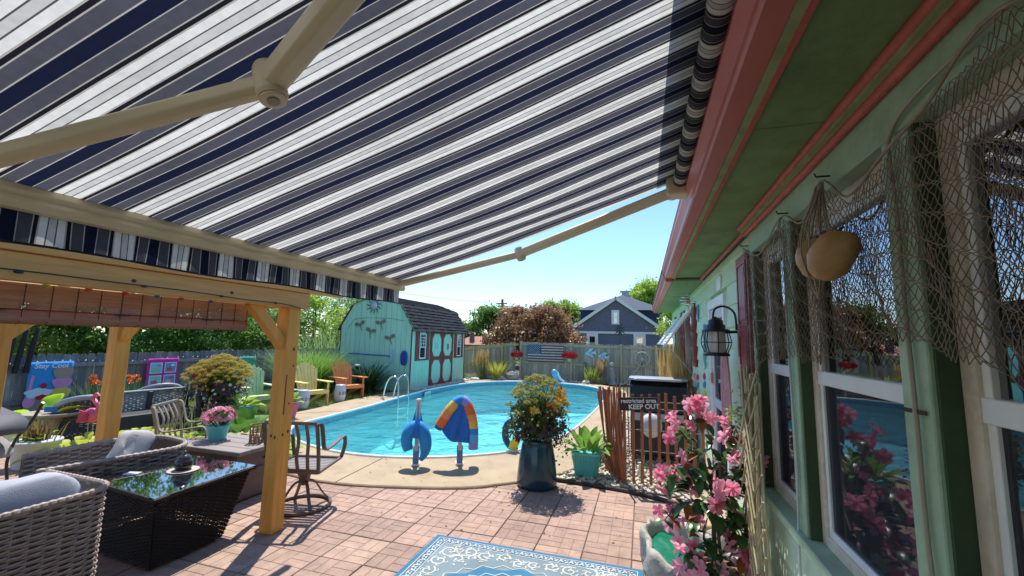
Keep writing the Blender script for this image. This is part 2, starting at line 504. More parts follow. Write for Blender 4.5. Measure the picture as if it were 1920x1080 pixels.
def water_mat(name, tint, rscale, strength, fac=.02):
    m = bpy.data.materials.new(name); m.use_nodes = True; nt = m.node_tree; N = nt.nodes; L = nt.links
    N.remove(N['Principled BSDF'])
    ge = N.new('ShaderNodeNewGeometry')
    n1 = N.new('ShaderNodeTexNoise'); n1.inputs['Scale'].default_value = rscale; n1.inputs['Detail'].default_value = 3; n1.inputs['Distortion'].default_value = .8
    n2 = N.new('ShaderNodeTexNoise'); n2.inputs['Scale'].default_value = rscale * .28; n2.inputs['Detail'].default_value = 2
    L.new(ge.outputs['Position'], n1.inputs['Vector']); L.new(ge.outputs['Position'], n2.inputs['Vector'])
    ma = N.new('ShaderNodeMath'); ma.operation = 'MULTIPLY_ADD'; ma.inputs[1].default_value = .35
    L.new(n1.outputs['Fac'], ma.inputs[0]); L.new(n2.outputs['Fac'], ma.inputs[2])
    bp = N.new('ShaderNodeBump'); bp.inputs['Strength'].default_value = strength; bp.inputs['Distance'].default_value = .12
    L.new(ma.outputs[0], bp.inputs['Height'])
    fr = N.new('ShaderNodeFresnel'); fr.inputs['IOR'].default_value = 1.33; L.new(bp.outputs[0], fr.inputs['Normal'])
    tr = N.new('ShaderNodeBsdfTransparent'); tr.inputs['Color'].default_value = (*tint, 1)
    df = N.new('ShaderNodeBsdfDiffuse'); df.inputs['Color'].default_value = (0.14, 0.68, 0.70, 1); L.new(bp.outputs[0], df.inputs['Normal'])
    m1 = N.new('ShaderNodeMixShader'); m1.inputs[0].default_value = fac
    L.new(tr.outputs[0], m1.inputs[1]); L.new(df.outputs[0], m1.inputs[2])
    gl = N.new('ShaderNodeBsdfGlossy'); gl.inputs['Roughness'].default_value = .04; L.new(bp.outputs[0], gl.inputs['Normal'])
    m2 = N.new('ShaderNodeMixShader'); L.new(fr.outputs[0], m2.inputs[0]); L.new(m1.outputs[0], m2.inputs[1]); L.new(gl.outputs[0], m2.inputs[2])
    L.new(m2.outputs[0], N['Material Output'].inputs[0])
    return m
m_water = water_mat('pool water', (0.60, 0.97, 0.98), 6.0, .9, .22)
def wz(x, y): return -.10
wm = MB(); wp = [[grow(pool_r, -.01)[i] for i in range(NA)]]
rings_ = [pool_r] + [[(PC[0] + (x - PC[0]) * s, PC[1] + (y - PC[1]) * s) for x, y in pool_r] for s in (.85, .6, .3)]
for a, b in zip(rings_[:-1], rings_[1:]): ring(wm, a, b, -.10, -.10, True)
wm.add([(x, y, -.10) for x, y in rings_[-1]], [tuple(range(NA))])
tag(wm.build('pool_water', m_water), kind='structure')
# skimmer plates and depth markers on the liner
m_white = plain('white plastic', (0.78, 0.80, 0.80), 0.4)
def skimmer(px, py, fx, fy):
    t = thing('pool_skimmer', 'white framed skimmer opening in the pool wall below the shed', 'skimmer', (px, py, -.1), math.atan2(fy, fx))
    b = MB()
    for (y0, y1, z0, z1) in ((-.2, .2, .07, .1), (-.2, .2, -.12, -.09), (-.2, -.17, -.09, .07), (.17, .2, -.09, .07)): b.box(0, .02, y0, y1, z0, z1)
    b.build('frame', m_white, t)
    MB().box(-.01, .008, -.17, .17, -.09, .07).build('flap', plain('skimmer flap', (.25, .45, .5), .4), t)
skimmer(-6.93, 13.0, 1, .03)

# patio pavers: each is a square block with a moulded brick pattern
m_paver = mat('clay paver', (0.46, 0.305, 0.23), 0.88, col2=(0.33, 0.22, 0.17), scale=9, bump=.6, bscale=120, dirt=.55, dscale=5, dcol=(.17, .12, .10), rand=.17, hue=.006)
m_sand = mat('joint sand', (0.17, 0.11, 0.08), 0.95, scale=20)
b = MB(); b.add([(-9.6, -2.5, -.014), (.8, -2.5, -.014), (.8, 5.5, -.014), (-9.6, 5.5, -.014)], [(0, 1, 2, 3)])
patio = tag(b.build('patio', m_sand), kind='structure')
PS = .4065; gp = .009
def paver_mesh(flip):
    b = MB(); h = PS / 2 - gp / 2; q = h
    b.box(-h, h, -h, h, -.05, -.004)
    for i in (0, 1):
        for j in (0, 1):
            x0 = -h + i * q; y0 = -h + j * q
            for k in (0, 1):
                if (i + j + flip) % 2: b_ = (x0, x0 + q, y0 + k * q / 2, y0 + (k + 1) * q / 2)
                else: b_ = (x0 + k * q / 2, x0 + (k + 1) * q / 2, y0, y0 + q)
                e = .0008; c = .0030
                bx = [(b_[0] + e, b_[2] + e), (b_[1] - e, b_[2] + e), (b_[1] - e, b_[3] - e), (b_[0] + e, b_[3] - e)]
                tx = [(b_[0] + e + c, b_[2] + e + c), (b_[1] - e - c, b_[2] + e + c), (b_[1] - e - c, b_[3] - e - c), (b_[0] + e + c, b_[3] - e - c)]
                b.add([(x, y, -.0042) for x, y in bx] + [(x, y, 0) for x, y in tx], [(0, 1, 5, 4), (1, 2, 6, 5), (2, 3, 7, 6), (3, 0, 4, 7), (4, 5, 6, 7)])
    return b.mesh('paver', m_paver)
pm = [paver_mesh(0), paver_mesh(1)]
deck_shr = grow(deck_r, -.35)
for i in range(-24, 3):
    for j in range(1, 14):
        x = -1.74 + (i + 4.5 - .5) * PS - 0 ; y = 3.90 + (j - 5 + .5) * PS
        x -= PS / 2
        if x > .74 or y < 1.7: continue
        if inside(deck_shr, x, y): continue
        if x > -1.4 and y > 5.62 - .12 * (x + 1.1): continue
        if x < -3.6 and y > 5.0: continue
        if x < -4.4 and y > 4.4: continue
        if x < -5.6 and y > 3.9: continue
        if x < -8.6: continue
        o = link('paver', pm[rnd.randrange(2)], patio, (x, y, rnd.uniform(-.0025, .002)), (rnd.uniform(-.004, .004), rnd.uniform(-.004, .004), rnd.choice((0, PI / 2, PI, -PI / 2)) + rnd.uniform(-.006, .006)))
# dark edging strip and white gravel bed by the snow fence
m_edge = mat('edging rubber', (0.05, 0.04, 0.035), 0.8)
e = MB(); ep = catmull([(-1.35, 5.50, .02), (-1.08, 5.63, .02), (-.56, 5.57, .02), (-.06, 5.47, .02), (.29, 5.32, .02), (.74, 5.12, .02)], 5)
e.tube(ep, .028, 6)
tag(e.build('edging_strip', m_edge), 'dark brown edging strip between the pavers and white gravel', 'edging')
m_gravel = mat('gravel bed', (0.42, 0.36, 0.29), 0.95, scale=14, bump=.6, bscale=40)
b = MB(); b.add([(-1.25, 5.58, -.006), (.8, 5.1, -.006), (.8, 13, -.006), (-.6, 13, -.006), (-.9, 8, -.006)], [(0, 1, 2, 3, 4)])
tag(b.build('gravel_bed', m_gravel), kind='structure')
m_stone = mat('pale pebble', (0.74, 0.66, 0.53), 0.8, col2=(0.52, 0.44, 0.35), scale=7, bump=.3, bscale=50)
def pebbles(name, n, fx, rad, m=m_stone, parent=None):
    vs = []; fs = []
    ico = [(0, 0, 1), (.9, 0, .1), (.28, .86, .1), (-.73, .53, .1), (-.73, -.53, .1), (.28, -.86, .1), (0, 0, -.6)]
    icf = [(0, 1, 2), (0, 2, 3), (0, 3, 4), (0, 4, 5), (0, 5, 1), (6, 2, 1), (6, 3, 2), (6, 4, 3), (6, 5, 4), (6, 1, 5)]
    I = np.array(ico)
    V_ = []; F_ = []
    for k in range(n):
        x, y, z = fx(); r = rad * rnd.uniform(.5, 1.4); a = rnd.uniform(0, 6.28)
        p = I * [r * rnd.uniform(.8, 1.3), r * rnd.uniform(.7, 1.1), r * rnd.uniform(.5, .8)] + rng.normal(size=I.shape) * r * .1
        c, s = math.cos(a), math.sin(a)
        p = np.stack([p[:, 0] * c - p[:, 1] * s + x, p[:, 0] * s + p[:, 1] * c + y, p[:, 2] + z], 1)
        F_.append(np.array(icf) + 7 * k); V_.append(p)
    return link(name, np_mesh(name, np.concatenate(V_), np.concatenate(F_), m), parent, kind='stuff')
def gr():
    y = 5.35 + 5.5 * rnd.random() ** 2; x = rnd.uniform(-1.1, .78)
    while y < 5.66 - .25 * max(0, x + .2) or inside(deck_r, x, y):
        y = 5.35 + 5.5 * rnd.random() ** 2; x = rnd.uniform(-1.1, .78)
    return x, y, .008
tag(pebbles('gravel', 2600, gr, .032), 'loose white and tan gravel around the snow fence', 'gravel')
def gr2():
    k = rnd.random()
    if k < .5: return rnd.uniform(-7.6, -.4), 18.55 + rnd.uniform(0, .4), .02
    return -7.45 + rnd.uniform(-.1, .35), rnd.uniform(12.8, 18.3), .035
tag(pebbles('pebble_border', 700, gr2, .06), 'pale pebbles along the shed and the far fence', 'pebbles')

# ================================================================ HOUSE on the right
m_siding = mat('siding mint', (0.68, 0.84, 0.60), 0.7, col2=(0.61, 0.78, 0.54), scale=3.5, bump=.2, bscale=50, rand=.05, stretch=(1, .3, 1), dirt=.35, dscale=3, dcol=(.22, .24, .18))
m_green = mat('trim green', (0.44, 0.60, 0.41), 0.6, col2=(0.36, 0.52, 0.34), scale=5, bump=.4, bscale=35, rand=.04, dirt=.55, dscale=4, dcol=(.16, .20, .13))
m_shadegreen = mat('jamb shaded green', (0.045, 0.085, 0.035), 0.7, scale=7, bump=.2)
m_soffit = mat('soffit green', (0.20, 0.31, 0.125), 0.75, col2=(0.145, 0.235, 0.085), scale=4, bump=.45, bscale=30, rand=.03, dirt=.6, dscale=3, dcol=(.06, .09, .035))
m_red = mat('gutter red', (0.56, 0.155, 0.13), 0.4, col2=(0.48, 0.125, 0.105), scale=4, bump=.05, dirt=.35, dscale=2, dcol=(.25, .09, .08))
m_redtrim = mat('trim red', (0.60, 0.12, 0.085), 0.6, col2=(0.46, 0.085, 0.06), scale=9, bump=.5, bscale=40, dirt=.5, dscale=6, dcol=(.16, .10, .06))
m_lgreen = mat('moulding light green', (0.30, 0.36, 0.16), 0.65, scale=8, bump=.2)
m_wframe = mat('window frame cream', (0.80, 0.74, 0.62), 0.5, col2=(0.66, 0.55, 0.42), scale=6, bump=.25, bscale=40, dirt=.6, dscale=5, dcol=(.28, .20, .13))
m_vinyl = mat('window vinyl white', (0.86, 0.87, 0.85), 0.4, var=.04)
m_room = mat('room dark', (0.035, 0.03, 0.03), 0.9)
m_curtain = mat('curtain', (0.30, 0.26, 0.30), 0.9, stretch=(1, 6, .2), scale=5)
m_roof = mat('roof shingle', (0.06, 0.055, 0.05), 0.95, scale=12, bump=.5)

def pane_mat(name, refl, tint, fmul=1.0, screen=0.0):
    m = bpy.data.materials.new(name); m.use_nodes = True; nt = m.node_tree; N = nt.nodes; L = nt.links
    N.remove(N['Principled BSDF'])
    tr = N.new('ShaderNodeBsdfTransparent'); tr.inputs[0].default_value = (*tint, 1)
    gl = N.new('ShaderNodeBsdfGlossy'); gl.inputs['Roughness'].default_value = 0.003; gl.inputs['Color'].default_value = (.92, .92, 1, 1)
    lw = N.new('ShaderNodeFresnel'); lw.inputs['IOR'].default_value = 1.6
    ad = N.new('ShaderNodeMath'); ad.operation = 'MULTIPLY_ADD'; ad.inputs[1].default_value = fmul; ad.inputs[2].default_value = refl; ad.use_clamp = True
    if screen:      # fine insect screen lying on the glass
        df = N.new('ShaderNodeBsdfDiffuse'); df.inputs[0].default_value = (.10, .095, .12, 1); ms_ = N.new('ShaderNodeMixShader'); ms_.inputs[0].default_value = screen
        L.new(tr.outputs[0], ms_.inputs[1]); L.new(df.outputs[0], ms_.inputs[2]); tr = ms_
    L.new(lw.outputs[0], ad.inputs[0])
    mx = N.new('ShaderNodeMixShader'); L.new(ad.outputs[0], mx.inputs[0]); L.new(tr.outputs[0], mx.inputs[1]); L.new(gl.outputs[0], mx.inputs[2])
    L.new(mx.outputs[0], N['Material Output'].inputs[0])
    return m
m_pane = pane_mat('window pane', .24, (.75, .8, .8))
m_pane_low = pane_mat('screened pane', .02, (.42, .42, .46), .42, .30)

house = thing('house', 'mint green house with red gutter, long eave and cream framed windows', 'house', (.8, 5, 0))
def hb(mb, name, m, parent=None, **k):
    """house part built in world coordinates"""
    if parent is None or parent is house:
        return mb.build(name, m, house, (-.8, -5, 0), **k)
    return mb.build(name, m, parent, **k)
Y0, YW, YE = -3.0, 3.42, 12.2
GX, FX = .85, .76                       # glass plane, front plane of the window wall
OPEN = [(-1.6, -.62), (-.48, .36), (.50, 1.48), (1.62, 2.54), (2.68, 3.34)]
ZS, ZH = .86, 2.46
posts = [(Y0, -1.6), (-.62, -.48), (.36, .50), (1.48, 1.62), (2.54, 2.68), (3.34, YW)]
for a, b in posts:
    q = MB().box(FX, .90, a, b, ZS, ZH, .004); hb(q, 'post', m_green)
for a, b in OPEN:   # reveals on both sides of every opening, their shade put in the colour
    hb(MB().box(FX + .012, .90, b - .012, b - .002, ZS, ZH), 'jamb', m_shadegreen)
    hb(MB().box(FX + .012, .90, a + .002, a + .012, ZS, ZH), 'jamb', m_shadegreen)
hb(MB().box(FX - .005, .92, Y0, YW, ZH, 2.66, .004), 'header_board', m_green)
hb(MB().box(FX - .03, .90, Y0, YW, ZS - .05, ZS, .006), 'window_sill', m_green)
# windows: cream frame, vinyl meeting rail, two panes, curtain, muntins
for k, (a, b) in enumerate(OPEN):
    wf = MB(); t = .055
    a2, b2 = a + .014, b - .014
    for y0, y1, z0, z1 in ((a2, a2 + t, ZS, ZH), (b2 - t, b2, ZS, ZH), (a2 + t, b2 - t, ZH - .07, ZH), (a2 + t, b2 - t, ZS, ZS + .05)):
        wf.box(GX - .03, GX + .03, y0, y1, z0, z1, .003)
    win = hb(wf, 'window', m_wframe)
    zr = 1.645
    rail = MB().box(GX - .026, GX + .02, a2 + t, b2 - t, zr - .03, zr + .035, .003); rail.build('meeting_rail', m_vinyl, win)
    sash = MB()
    for y0, y1, z0, z1 in ((a2 + t, a2 + t + .03, ZS + .05, ZH - .07), (b2 - t - .03, b2 - t, ZS + .05, ZH - .07), (a2 + t + .03, b2 - t - .03, ZS + .05, ZS + .085), (a2 + t + .03, b2 - t - .03, ZH - .11, ZH - .07)):
        sash.box(GX - .018, GX + .015, y0, y1, z0, z1, .002)
    sash.build('sash', m_vinyl, win)
    MB().box(GX - .002, GX + .002, a2 + t + .03, b2 - t - .03, zr + .035, ZH - .11).build('pane', m_pane, win)
    MB().box(GX - .008, GX - .004, a2 + t + .03, b2 - t - .03, ZS + .085, zr - .03).build('pane', m_pane_low, win)
    for i in (1, 2):
        yy = a2 + t + .03 + (b2 - a2 - 2 * t - .06) * i / 3
        MB().box(GX + .006, GX + .012, yy - .007, yy + .007, ZS + .085, ZH - .11).build('muntin', plain('muntin grey green', (.30, .42, .38), .5), win)
    cu = MB(); n = 14
    cu.grid(lambda u, v: (1.05 + .025 * math.sin(u * 40), b2 - .03 - u * .28, .5 + v * 2.0), 40, 1)
    cu.build('curtain', m_curtain, win)
room = MB()
room.add([(.93, Y0, .3), (3.6, Y0, .3), (3.6, YW, .3), (.93, YW, .3), (.93, Y0, 2.62), (3.6, Y0, 2.62), (3.6, YW, 2.62), (.93, YW, 2.62)], [(0, 1, 2, 3), (4, 5, 6, 7), (0, 1, 5, 4), (1, 2, 6, 5), (2, 3, 7, 6)])
hb(room, 'room', m_room)
# lap siding boards: below the windows and along the rest of the wall
EXP = .198
def board(y0, y1, z, x=.8, h=EXP):
    q = MB(); q.add([(x - .004, y0, z + h), (x - .022, y0, z), (x + .03, y0, z), (x + .03, y0, z + h), (x - .004, y1, z + h), (x - .022, y1, z), (x + .03, y1, z), (x + .03, y1, z + h)],
                    [(0, 1, 5, 4), (1, 2, 6, 5), (0, 3, 2, 1), (4, 5, 6, 7), (0, 4, 7, 3)])
    hb(q, 'siding_board', m_siding)
DOOR = (4.62, 5.46)
WIN_FAR = [(7.35, 8.55), (9.5, 10.7)]
z = -.02; row = 0
while z < 2.62:
    h = min(EXP, 2.64 - z)
    if z + h <= ZS - .04: board(Y0, YW, z, .785, h)
    elif z < ZS - .05: board(Y0, YW, z, .785, ZS - .05 - z)
    segs = [(YW, YE)]
    if z < 2.2: segs = [(YW, DOOR[0] - .09), (DOOR[1] + .09, YE)]
    out = []
    for a, b in segs:
        cut = [(a, b)]
        if 1.1 < z + h / 2 < 2.35:
            for wa, wb in WIN_FAR:
                nc = []
                for c0, c1 in cut:
                    if wa >= c1 or wb <= c0: nc.append((c0, c1))
                    else: nc += [(c0, wa), (wb, c1)]
                cut = nc
        out += cut
    for a, b in out:
        if b - a > 4 and row % 2: board(a, a + 2.2, z, .8, h); board(a + 2.2, b, z, .8, h)
        elif b - a > 4: board(a, a + 3.6, z, .8, h); board(a + 3.6, b, z, .8, h)
        else: board(a, b, z, .8, h)
    z += EXP; row += 1
hb(MB().box(.83, .9, YW, YE, -.1, 2.66), 'wall_core', m_siding)
hb(MB().box(.8, 3.6, YE, YE + .06, -.1, 2.9), 'end_wall', m_siding)
hb(MB().box(.775, .83, YE - .1, YE + .07, -.05, 2.6), 'corner_board', m_siding)
# eave: soffit panels, mouldings, gutter, roof
SZ = 2.67
for a, b in ((-3.0, -.6), (-.6, 1.84), (1.84, 4.28), (4.28, 6.0)):
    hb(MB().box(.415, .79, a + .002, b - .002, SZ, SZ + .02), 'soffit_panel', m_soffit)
hb(MB().box(.385, .415, -3, 6.0, SZ - .012, SZ + .03), 'fascia_strip', m_lgreen)
hb(MB().box(.415, .432, -3, 6.0, SZ - .02, SZ - .001), 'fascia_moulding', m_redtrim)
def mould(x, z, r, m, y0=-3.0, y1=YW):
    q = MB(); q.tube([(x, y0, z), (x, y1, z)], r, 10); hb(q, 'cornice_moulding', m)
mould(.702, 2.655, .020, m_redtrim); mould(.722, 2.635, .017, m_lgreen); mould(.738, 2.610, .019, m_redtrim)
hb(MB().box(.70, .756, -3, YW, 2.62, 2.67), 'cornice_board', m_lgreen)
q = MB(); q.tube([(.752, YW, 2.648), (.752, 6.0, 2.648)], .018, 8); hb(q, 'cornice_moulding', m_redtrim)
gt = MB()      # ogee gutter profile extruded along the eave
prof = [(.385, 2.80), (.265, 2.815), (.262, 2.80), (.272, 2.785), (.268, 2.755), (.285, 2.725), (.298, 2.70), (.30, 2.672), (.31, 2.665), (.383, 2.665)]
def extr(mb, prof, y0, y1):
    n = len(prof); mb.add([(x, y0, z) for x, z in prof] + [(x, y1, z) for x, z in prof], [(i, i + 1, n + i + 1, n + i) for i in range(n - 1)] + [tuple(range(n)), tuple(range(n, 2 * n))])
extr(gt, prof, -3, 6.02); hb(gt, 'gutter', m_red, bevel=.003)
# second, farther eave section
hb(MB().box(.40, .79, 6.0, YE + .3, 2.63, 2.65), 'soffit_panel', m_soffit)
gt = MB(); extr(gt, [(x + .01, z - .04) for x, z in prof], 6.03, YE + .35); hb(gt, 'gutter', m_red, bevel=.003)
rf = MB(); rf.add([(.27, -3.2, 2.83), (.27, YE + .4, 2.83), (4.2, YE + .4, 4.4), (4.2, -3.2, 4.4), (.27, -3.2, 2.80), (.27, YE + .4, 2.80), (4.2, YE + .4, 4.37), (4.2, -3.2, 4.37)], [(0, 1, 2, 3), (7, 6, 5, 4), (0, 4, 5, 1), (1, 5, 6, 2), (2, 6, 7, 3), (3, 7, 4, 0)])
hb(rf, 'roof', m_roof)
# storm door
m_door = mat('door white', (0.62, 0.62, 0.66), 0.45, var=.05)
df = MB()
for y0, y1, z0, z1 in ((DOOR[0] - .09, DOOR[0], 0, 2.2), (DOOR[1], DOOR[1] + .09, 0, 2.2), (DOOR[0] - .09, DOOR[1] + .09, 2.2, 2.3)): df.box(.755, .84, y0, y1, z0, z1, .004)
dr = hb(df, 'door_frame', m_vinyl)
q = MB()
for y0, y1, z0, z1 in ((DOOR[0] + .005, DOOR[0] + .1, .1, 2.19), (DOOR[1] - .1, DOOR[1] - .005, .1, 2.19), (DOOR[0] + .1, DOOR[1] - .1, .1, .42), (DOOR[0] + .1, DOOR[1] - .1, 1.1, 1.2), (DOOR[0] + .1, DOOR[1] - .1, 2.08, 2.19)): q.box(.775, .81, y0, y1, z0, z1, .003)
q.build('storm_door', m_door, dr)
MB().box(.79, .795, DOOR[0] + .1, DOOR[1] - .1, .42, 1.1).build('pane', m_pane_low, dr)
MB().box(.79, .795, DOOR[0] + .1, DOOR[1] - .1, 1.2, 2.08).build('pane', m_pane_low, dr)
hb(MB().box(.82, .829, DOOR[0], DOOR[1], 0, 2.2), 'door_recess', m_room)
hb(MB().box(.5, .8, DOOR[0] - .1, DOOR[1] + .1, -.02, .12, .01), 'door_step', m_conc)
# panelled red shutter beside the windows
def shutter(y0, y1, z0, z1, x=.75):
    q = MB(); q.box(x, x + .03, y0, y1, z0, z1, .003)
    s_ = hb(q, 'shutter', m_sred)
    zm = (z0 + z1) / 2
    for a, b in ((z0 + .06, zm - .03), (zm + .03, z1 - .06)):
        f = MB()
        for r_ in ((y0 + .05, y1 - .05, a, a + .02), (y0 + .05, y1 - .05, b - .02, b), (y0 + .05, y0 + .07, a + .02, b - .02), (y1 - .07, y1 - .05, a + .02, b - .02)): f.box(x - .008, x, *r_)
        f.box(x - .006, x, y0 + .1, y1 - .1, a + .05, b - .05)
        f.build('panel', m_sred, s_)
m_sred = mat('shutter red', (0.30, 0.035, 0.04), 0.45, col2=(0.24, 0.03, 0.035), scale=5, bump=.08)
shutter(3.46, 3.86, 1.32, 2.50)
for ys in ((6.95, 7.27), (8.62, 8.92), (9.15, 9.42), (10.78, 11.05)): shutter(ys[0], ys[1], 1.45, 2.42)
# far windows with outward propped white storm shutters
for wa, wb in WIN_FAR:
    q = MB()
    for y0, y1, z0, z1 in ((wa, wa + .06, 1.12, 2.35), (wb - .06, wb, 1.12, 2.35), (wa + .06, wb - .06, 1.12, 1.18), (wa + .06, wb - .06, 2.28, 2.35)): q.box(.76, .84, y0, y1, z0, z1)
    win = hb(q, 'window', m_vinyl)
    MB().box(.805, .81, wa + .06, wb - .06, 1.18, 2.28).build('pane', m_pane, win)
    q = MB().box(.825, .829, wa, wb, 1.1, 2.36); q.build('backing', m_room, win)
    p0, p1 = V(.74, 0, 2.32), V(.36, 0, 1.78)
    fr = MB(); yy0, yy1 = wa + .02, wb - .02
    for y in (yy0, yy1): fr.bar((p0.x, y, p0.z), (p1.x, y, p1.z), .035, .03, (0, 0, 1))
    for p in (p0, p1): fr.bar((p.x, yy0, p.z), (p.x, yy1, p.z), .05, .03)
    sh = fr.build('propped_shutter', m_vinyl, win)
    MB().bar((.73, yy0 + .02, 2.325), (.352, yy0 + .02, 1.787), .004, .004).build('hinge_wire', m_vinyl, sh)
    q = MB(); q.add([(.742, yy0 + .01, 2.318), (.362, yy0 + .01, 1.778), (.362, yy1 - .01, 1.778), (.742, yy1 - .01, 2.318)], [(0, 1, 2, 3)]); q.build('backing_sheet', m_vinyl, sh, solid=.004)
    for i in range(1, 9):
        p = p0.lerp(p1, i / 9); MB().bar((p.x, yy0 + .02, p.z), (p.x, yy1 - .02, p.z), .055, .008, (.35, 0, 1)).build('slat', m_vinyl, sh)
    q = MB(); q.tube([(p1.x + .02, yy0 + .1, p1.z), (.77, yy0 + .1, 1.3)], .004, 6); q.tube([(p1.x + .02, yy1 - .1, p1.z), (.77, yy1 - .1, 1.3)], .004, 6); q.build('stay', m_vinyl, win)
# cable running down the window post, sagging between clips
m_cable = plain('cable tan', (.40, .36, .27), .5)
q = MB(); q.tube(catmull([(.735, .3, 2.52), (.733, .95, 2.51), (.735, 1.38, 2.50), (.745, 1.53, 2.46), (.747, 1.55, 2.38), (.748, 1.54, 2.2), (.75, 1.545, 1.9), (.748, 1.535, 1.6), (.75, 1.54, 1.3), (.745, 1.515, 1.1), (.742, 1.49, .9), (.74, 1.48, .5)], 6), .0065, 6)
cab = hb(q, 'cable', m_cable)
q = MB(); q.bar((.755, 1.50, 1.62), (.74, 1.58, 1.62), .003, .012); q.build('clip', m_joint, cab)
q = MB(); q.tube(catmull([(.75, 2.61, 2.44), (.748, 2.62, 1.8), (.75, 2.60, 1.2), (.745, 2.62, .8), (.742, 2.62, .3)], 6), .006, 6); hb(q, 'cable', plain('cable pale', (.55, .6, .56), .5))
# ================================================================ AWNING
def fabric_mat():
    m = bpy.data.materials.new('awning fabric'); m.use_nodes = True; nt = m.node_tree; N = nt.nodes; L = nt.links
    p = N['Principled BSDF']; p.inputs['Roughness'].default_value = .85; p.inputs['Specular IOR Level'].default_value = .2
    ge = N.new('ShaderNodeNewGeometry'); sp = N.new('ShaderNodeSeparateXYZ'); L.new(ge.outputs['Position'], sp.inputs[0])
    a = N.new('ShaderNodeMath'); a.operation = 'MULTIPLY_ADD'; a.inputs[1].default_value = 1 / .202; a.inputs[2].default_value = 10 - (.84 - .033) / .202
    L.new(sp.outputs['Y'], a.inputs[0]); fr = N.new('ShaderNodeMath'); fr.operation = 'FRACT'; L.new(a.outputs[0], fr.inputs[0])
    cr = N.new('ShaderNodeValToRGB'); cr.color_ramp.interpolation = 'CONSTANT'; L.new(fr.outputs[0], cr.inputs[0])
    W = (.80, .78, .72); G = (.62, .60, .55); Nv = (.010, .014, .034); Gr = (.078, .080, .095); T = (.46, .42, .37); D = (.09, .09, .08); K = (.014, .014, .020)
    st = [(0, W), (.092, D), (.106, G), (.198, D), (.212, W), (.305, T), (.325, K), (.378, T), (.392, Gr), (.550, T), (.565, Nv), (.735, T), (.750, Gr), (.912, T), (.926, K), (.978, T)]
    els = cr.color_ramp.elements
    els[0].position = 0; els[0].color = (*W, 1); els[1].position = .092; els[1].color = (*D, 1)
    for pos, c in st[2:]:
        e = els.new(pos); e.color = (*c, 1)
    nz = N.new('ShaderNodeTexNoise'); nz.inputs['Scale'].default_value = 45; nz.inputs['Detail'].default_value = 2; L.new(ge.outputs['Position'], nz.inputs['Vector'])
    mr = N.new('ShaderNodeMapRange'); mr.inputs[1].default_value = .3; mr.inputs[2].default_value = .7; mr.inputs[3].default_value = .92; mr.inputs[4].default_value = 1.06; L.new(nz.outputs['Fac'], mr.inputs[0])
    n2 = N.new('ShaderNodeTexNoise'); n2.inputs['Scale'].default_value = 2.6; n2.inputs['Detail'].default_value = 6; L.new(ge.outputs['Position'], n2.inputs['Vector'])
    m2 = N.new('ShaderNodeMapRange'); m2.inputs[1].default_value = .35; m2.inputs[2].default_value = .65; m2.inputs[3].default_value = .86; m2.inputs[4].default_value = 1.04; L.new(n2.outputs['Fac'], m2.inputs[0])
    mm = N.new('ShaderNodeMath'); mm.operation = 'MULTIPLY'; L.new(mr.outputs[0], mm.inputs[0]); L.new(m2.outputs[0], mm.inputs[1]); mr = mm
    mu = N.new('ShaderNodeMix'); mu.data_type = 'RGBA'; mu.blend_type = 'MULTIPLY'; mu.inputs[0].default_value = 1
    L.new(cr.outputs[0], mu.inputs[6]); L.new(mr.outputs[0], mu.inputs[7])
    L.new(mu.outputs[2], p.inputs['Base Color'])
    tl = N.new('ShaderNodeBsdfTranslucent'); L.new(mu.outputs[2], tl.inputs[0])
    ms = N.new('ShaderNodeMixShader'); ms.inputs[0].default_value = .42; L.new(p.outputs[0], ms.inputs[1]); L.new(tl.outputs[0], ms.inputs[2])
    L.new(ms.outputs[0], N['Material Output'].inputs[0])
    return m
m_fab = fabric_mat()
m_alu = mat('awning aluminium beige', (0.86, 0.73, 0.50), 0.4, col2=(0.80, 0.67, 0.45), scale=3, bump=.03)
awn = thing('retractable_awning', 'extended retractable awning with navy, grey and white striped fabric', 'awning', (.21, 1.0, 2.85))
def ab(mb, name, m, parent=None, **k):
    if parent is None: return mb.build(name, m, awn, (-.21, -1.0, -2.85), **k)
    return mb.build(name, m, parent, **k)
AX, AZ, BX, SL = .21, 2.85, -1.80, .309
YA, YB = -2.6, 2.86
def fz(x, y): return AZ + (x - AX) * SL
f = MB(); f.grid(lambda u, v: (AX + (BX - AX) * u, YA + (YB - YA) * v, fz(AX + (BX - AX) * u, 0) - .024 * math.sin(PI * u) * (1 + .3 * math.sin(v * 23)) - .003 * math.sin(v * 140 + 3 * math.sin(v * 9)) * math.sin(PI * u) - .004 * math.sin(u * 9 + v * 40) * math.sin(PI * u)), 24, 220)
ab(f, 'fabric', m_fab)
rl = MB(); rl.tube([(AX + .03, YA, AZ - .035), (AX + .03, YB + .02, AZ - .035)], .042, 20); ab(rl, 'fabric_roll', m_fab)
# hood added unseen over the first stretch of fabric: keeps the sun off it
hd = MB(); x0, x1 = AX + .1, AX - .12; hd.add([(x0, YA, AZ + .10), (x0, YB + .05, AZ + .10), (x1, YB + .05, fz(x1, 0) + .055), (x1, YA, fz(x1, 0) + .055)], [(0, 1, 2, 3)])
ab(hd, 'shade_panel', m_alu, solid=.006)
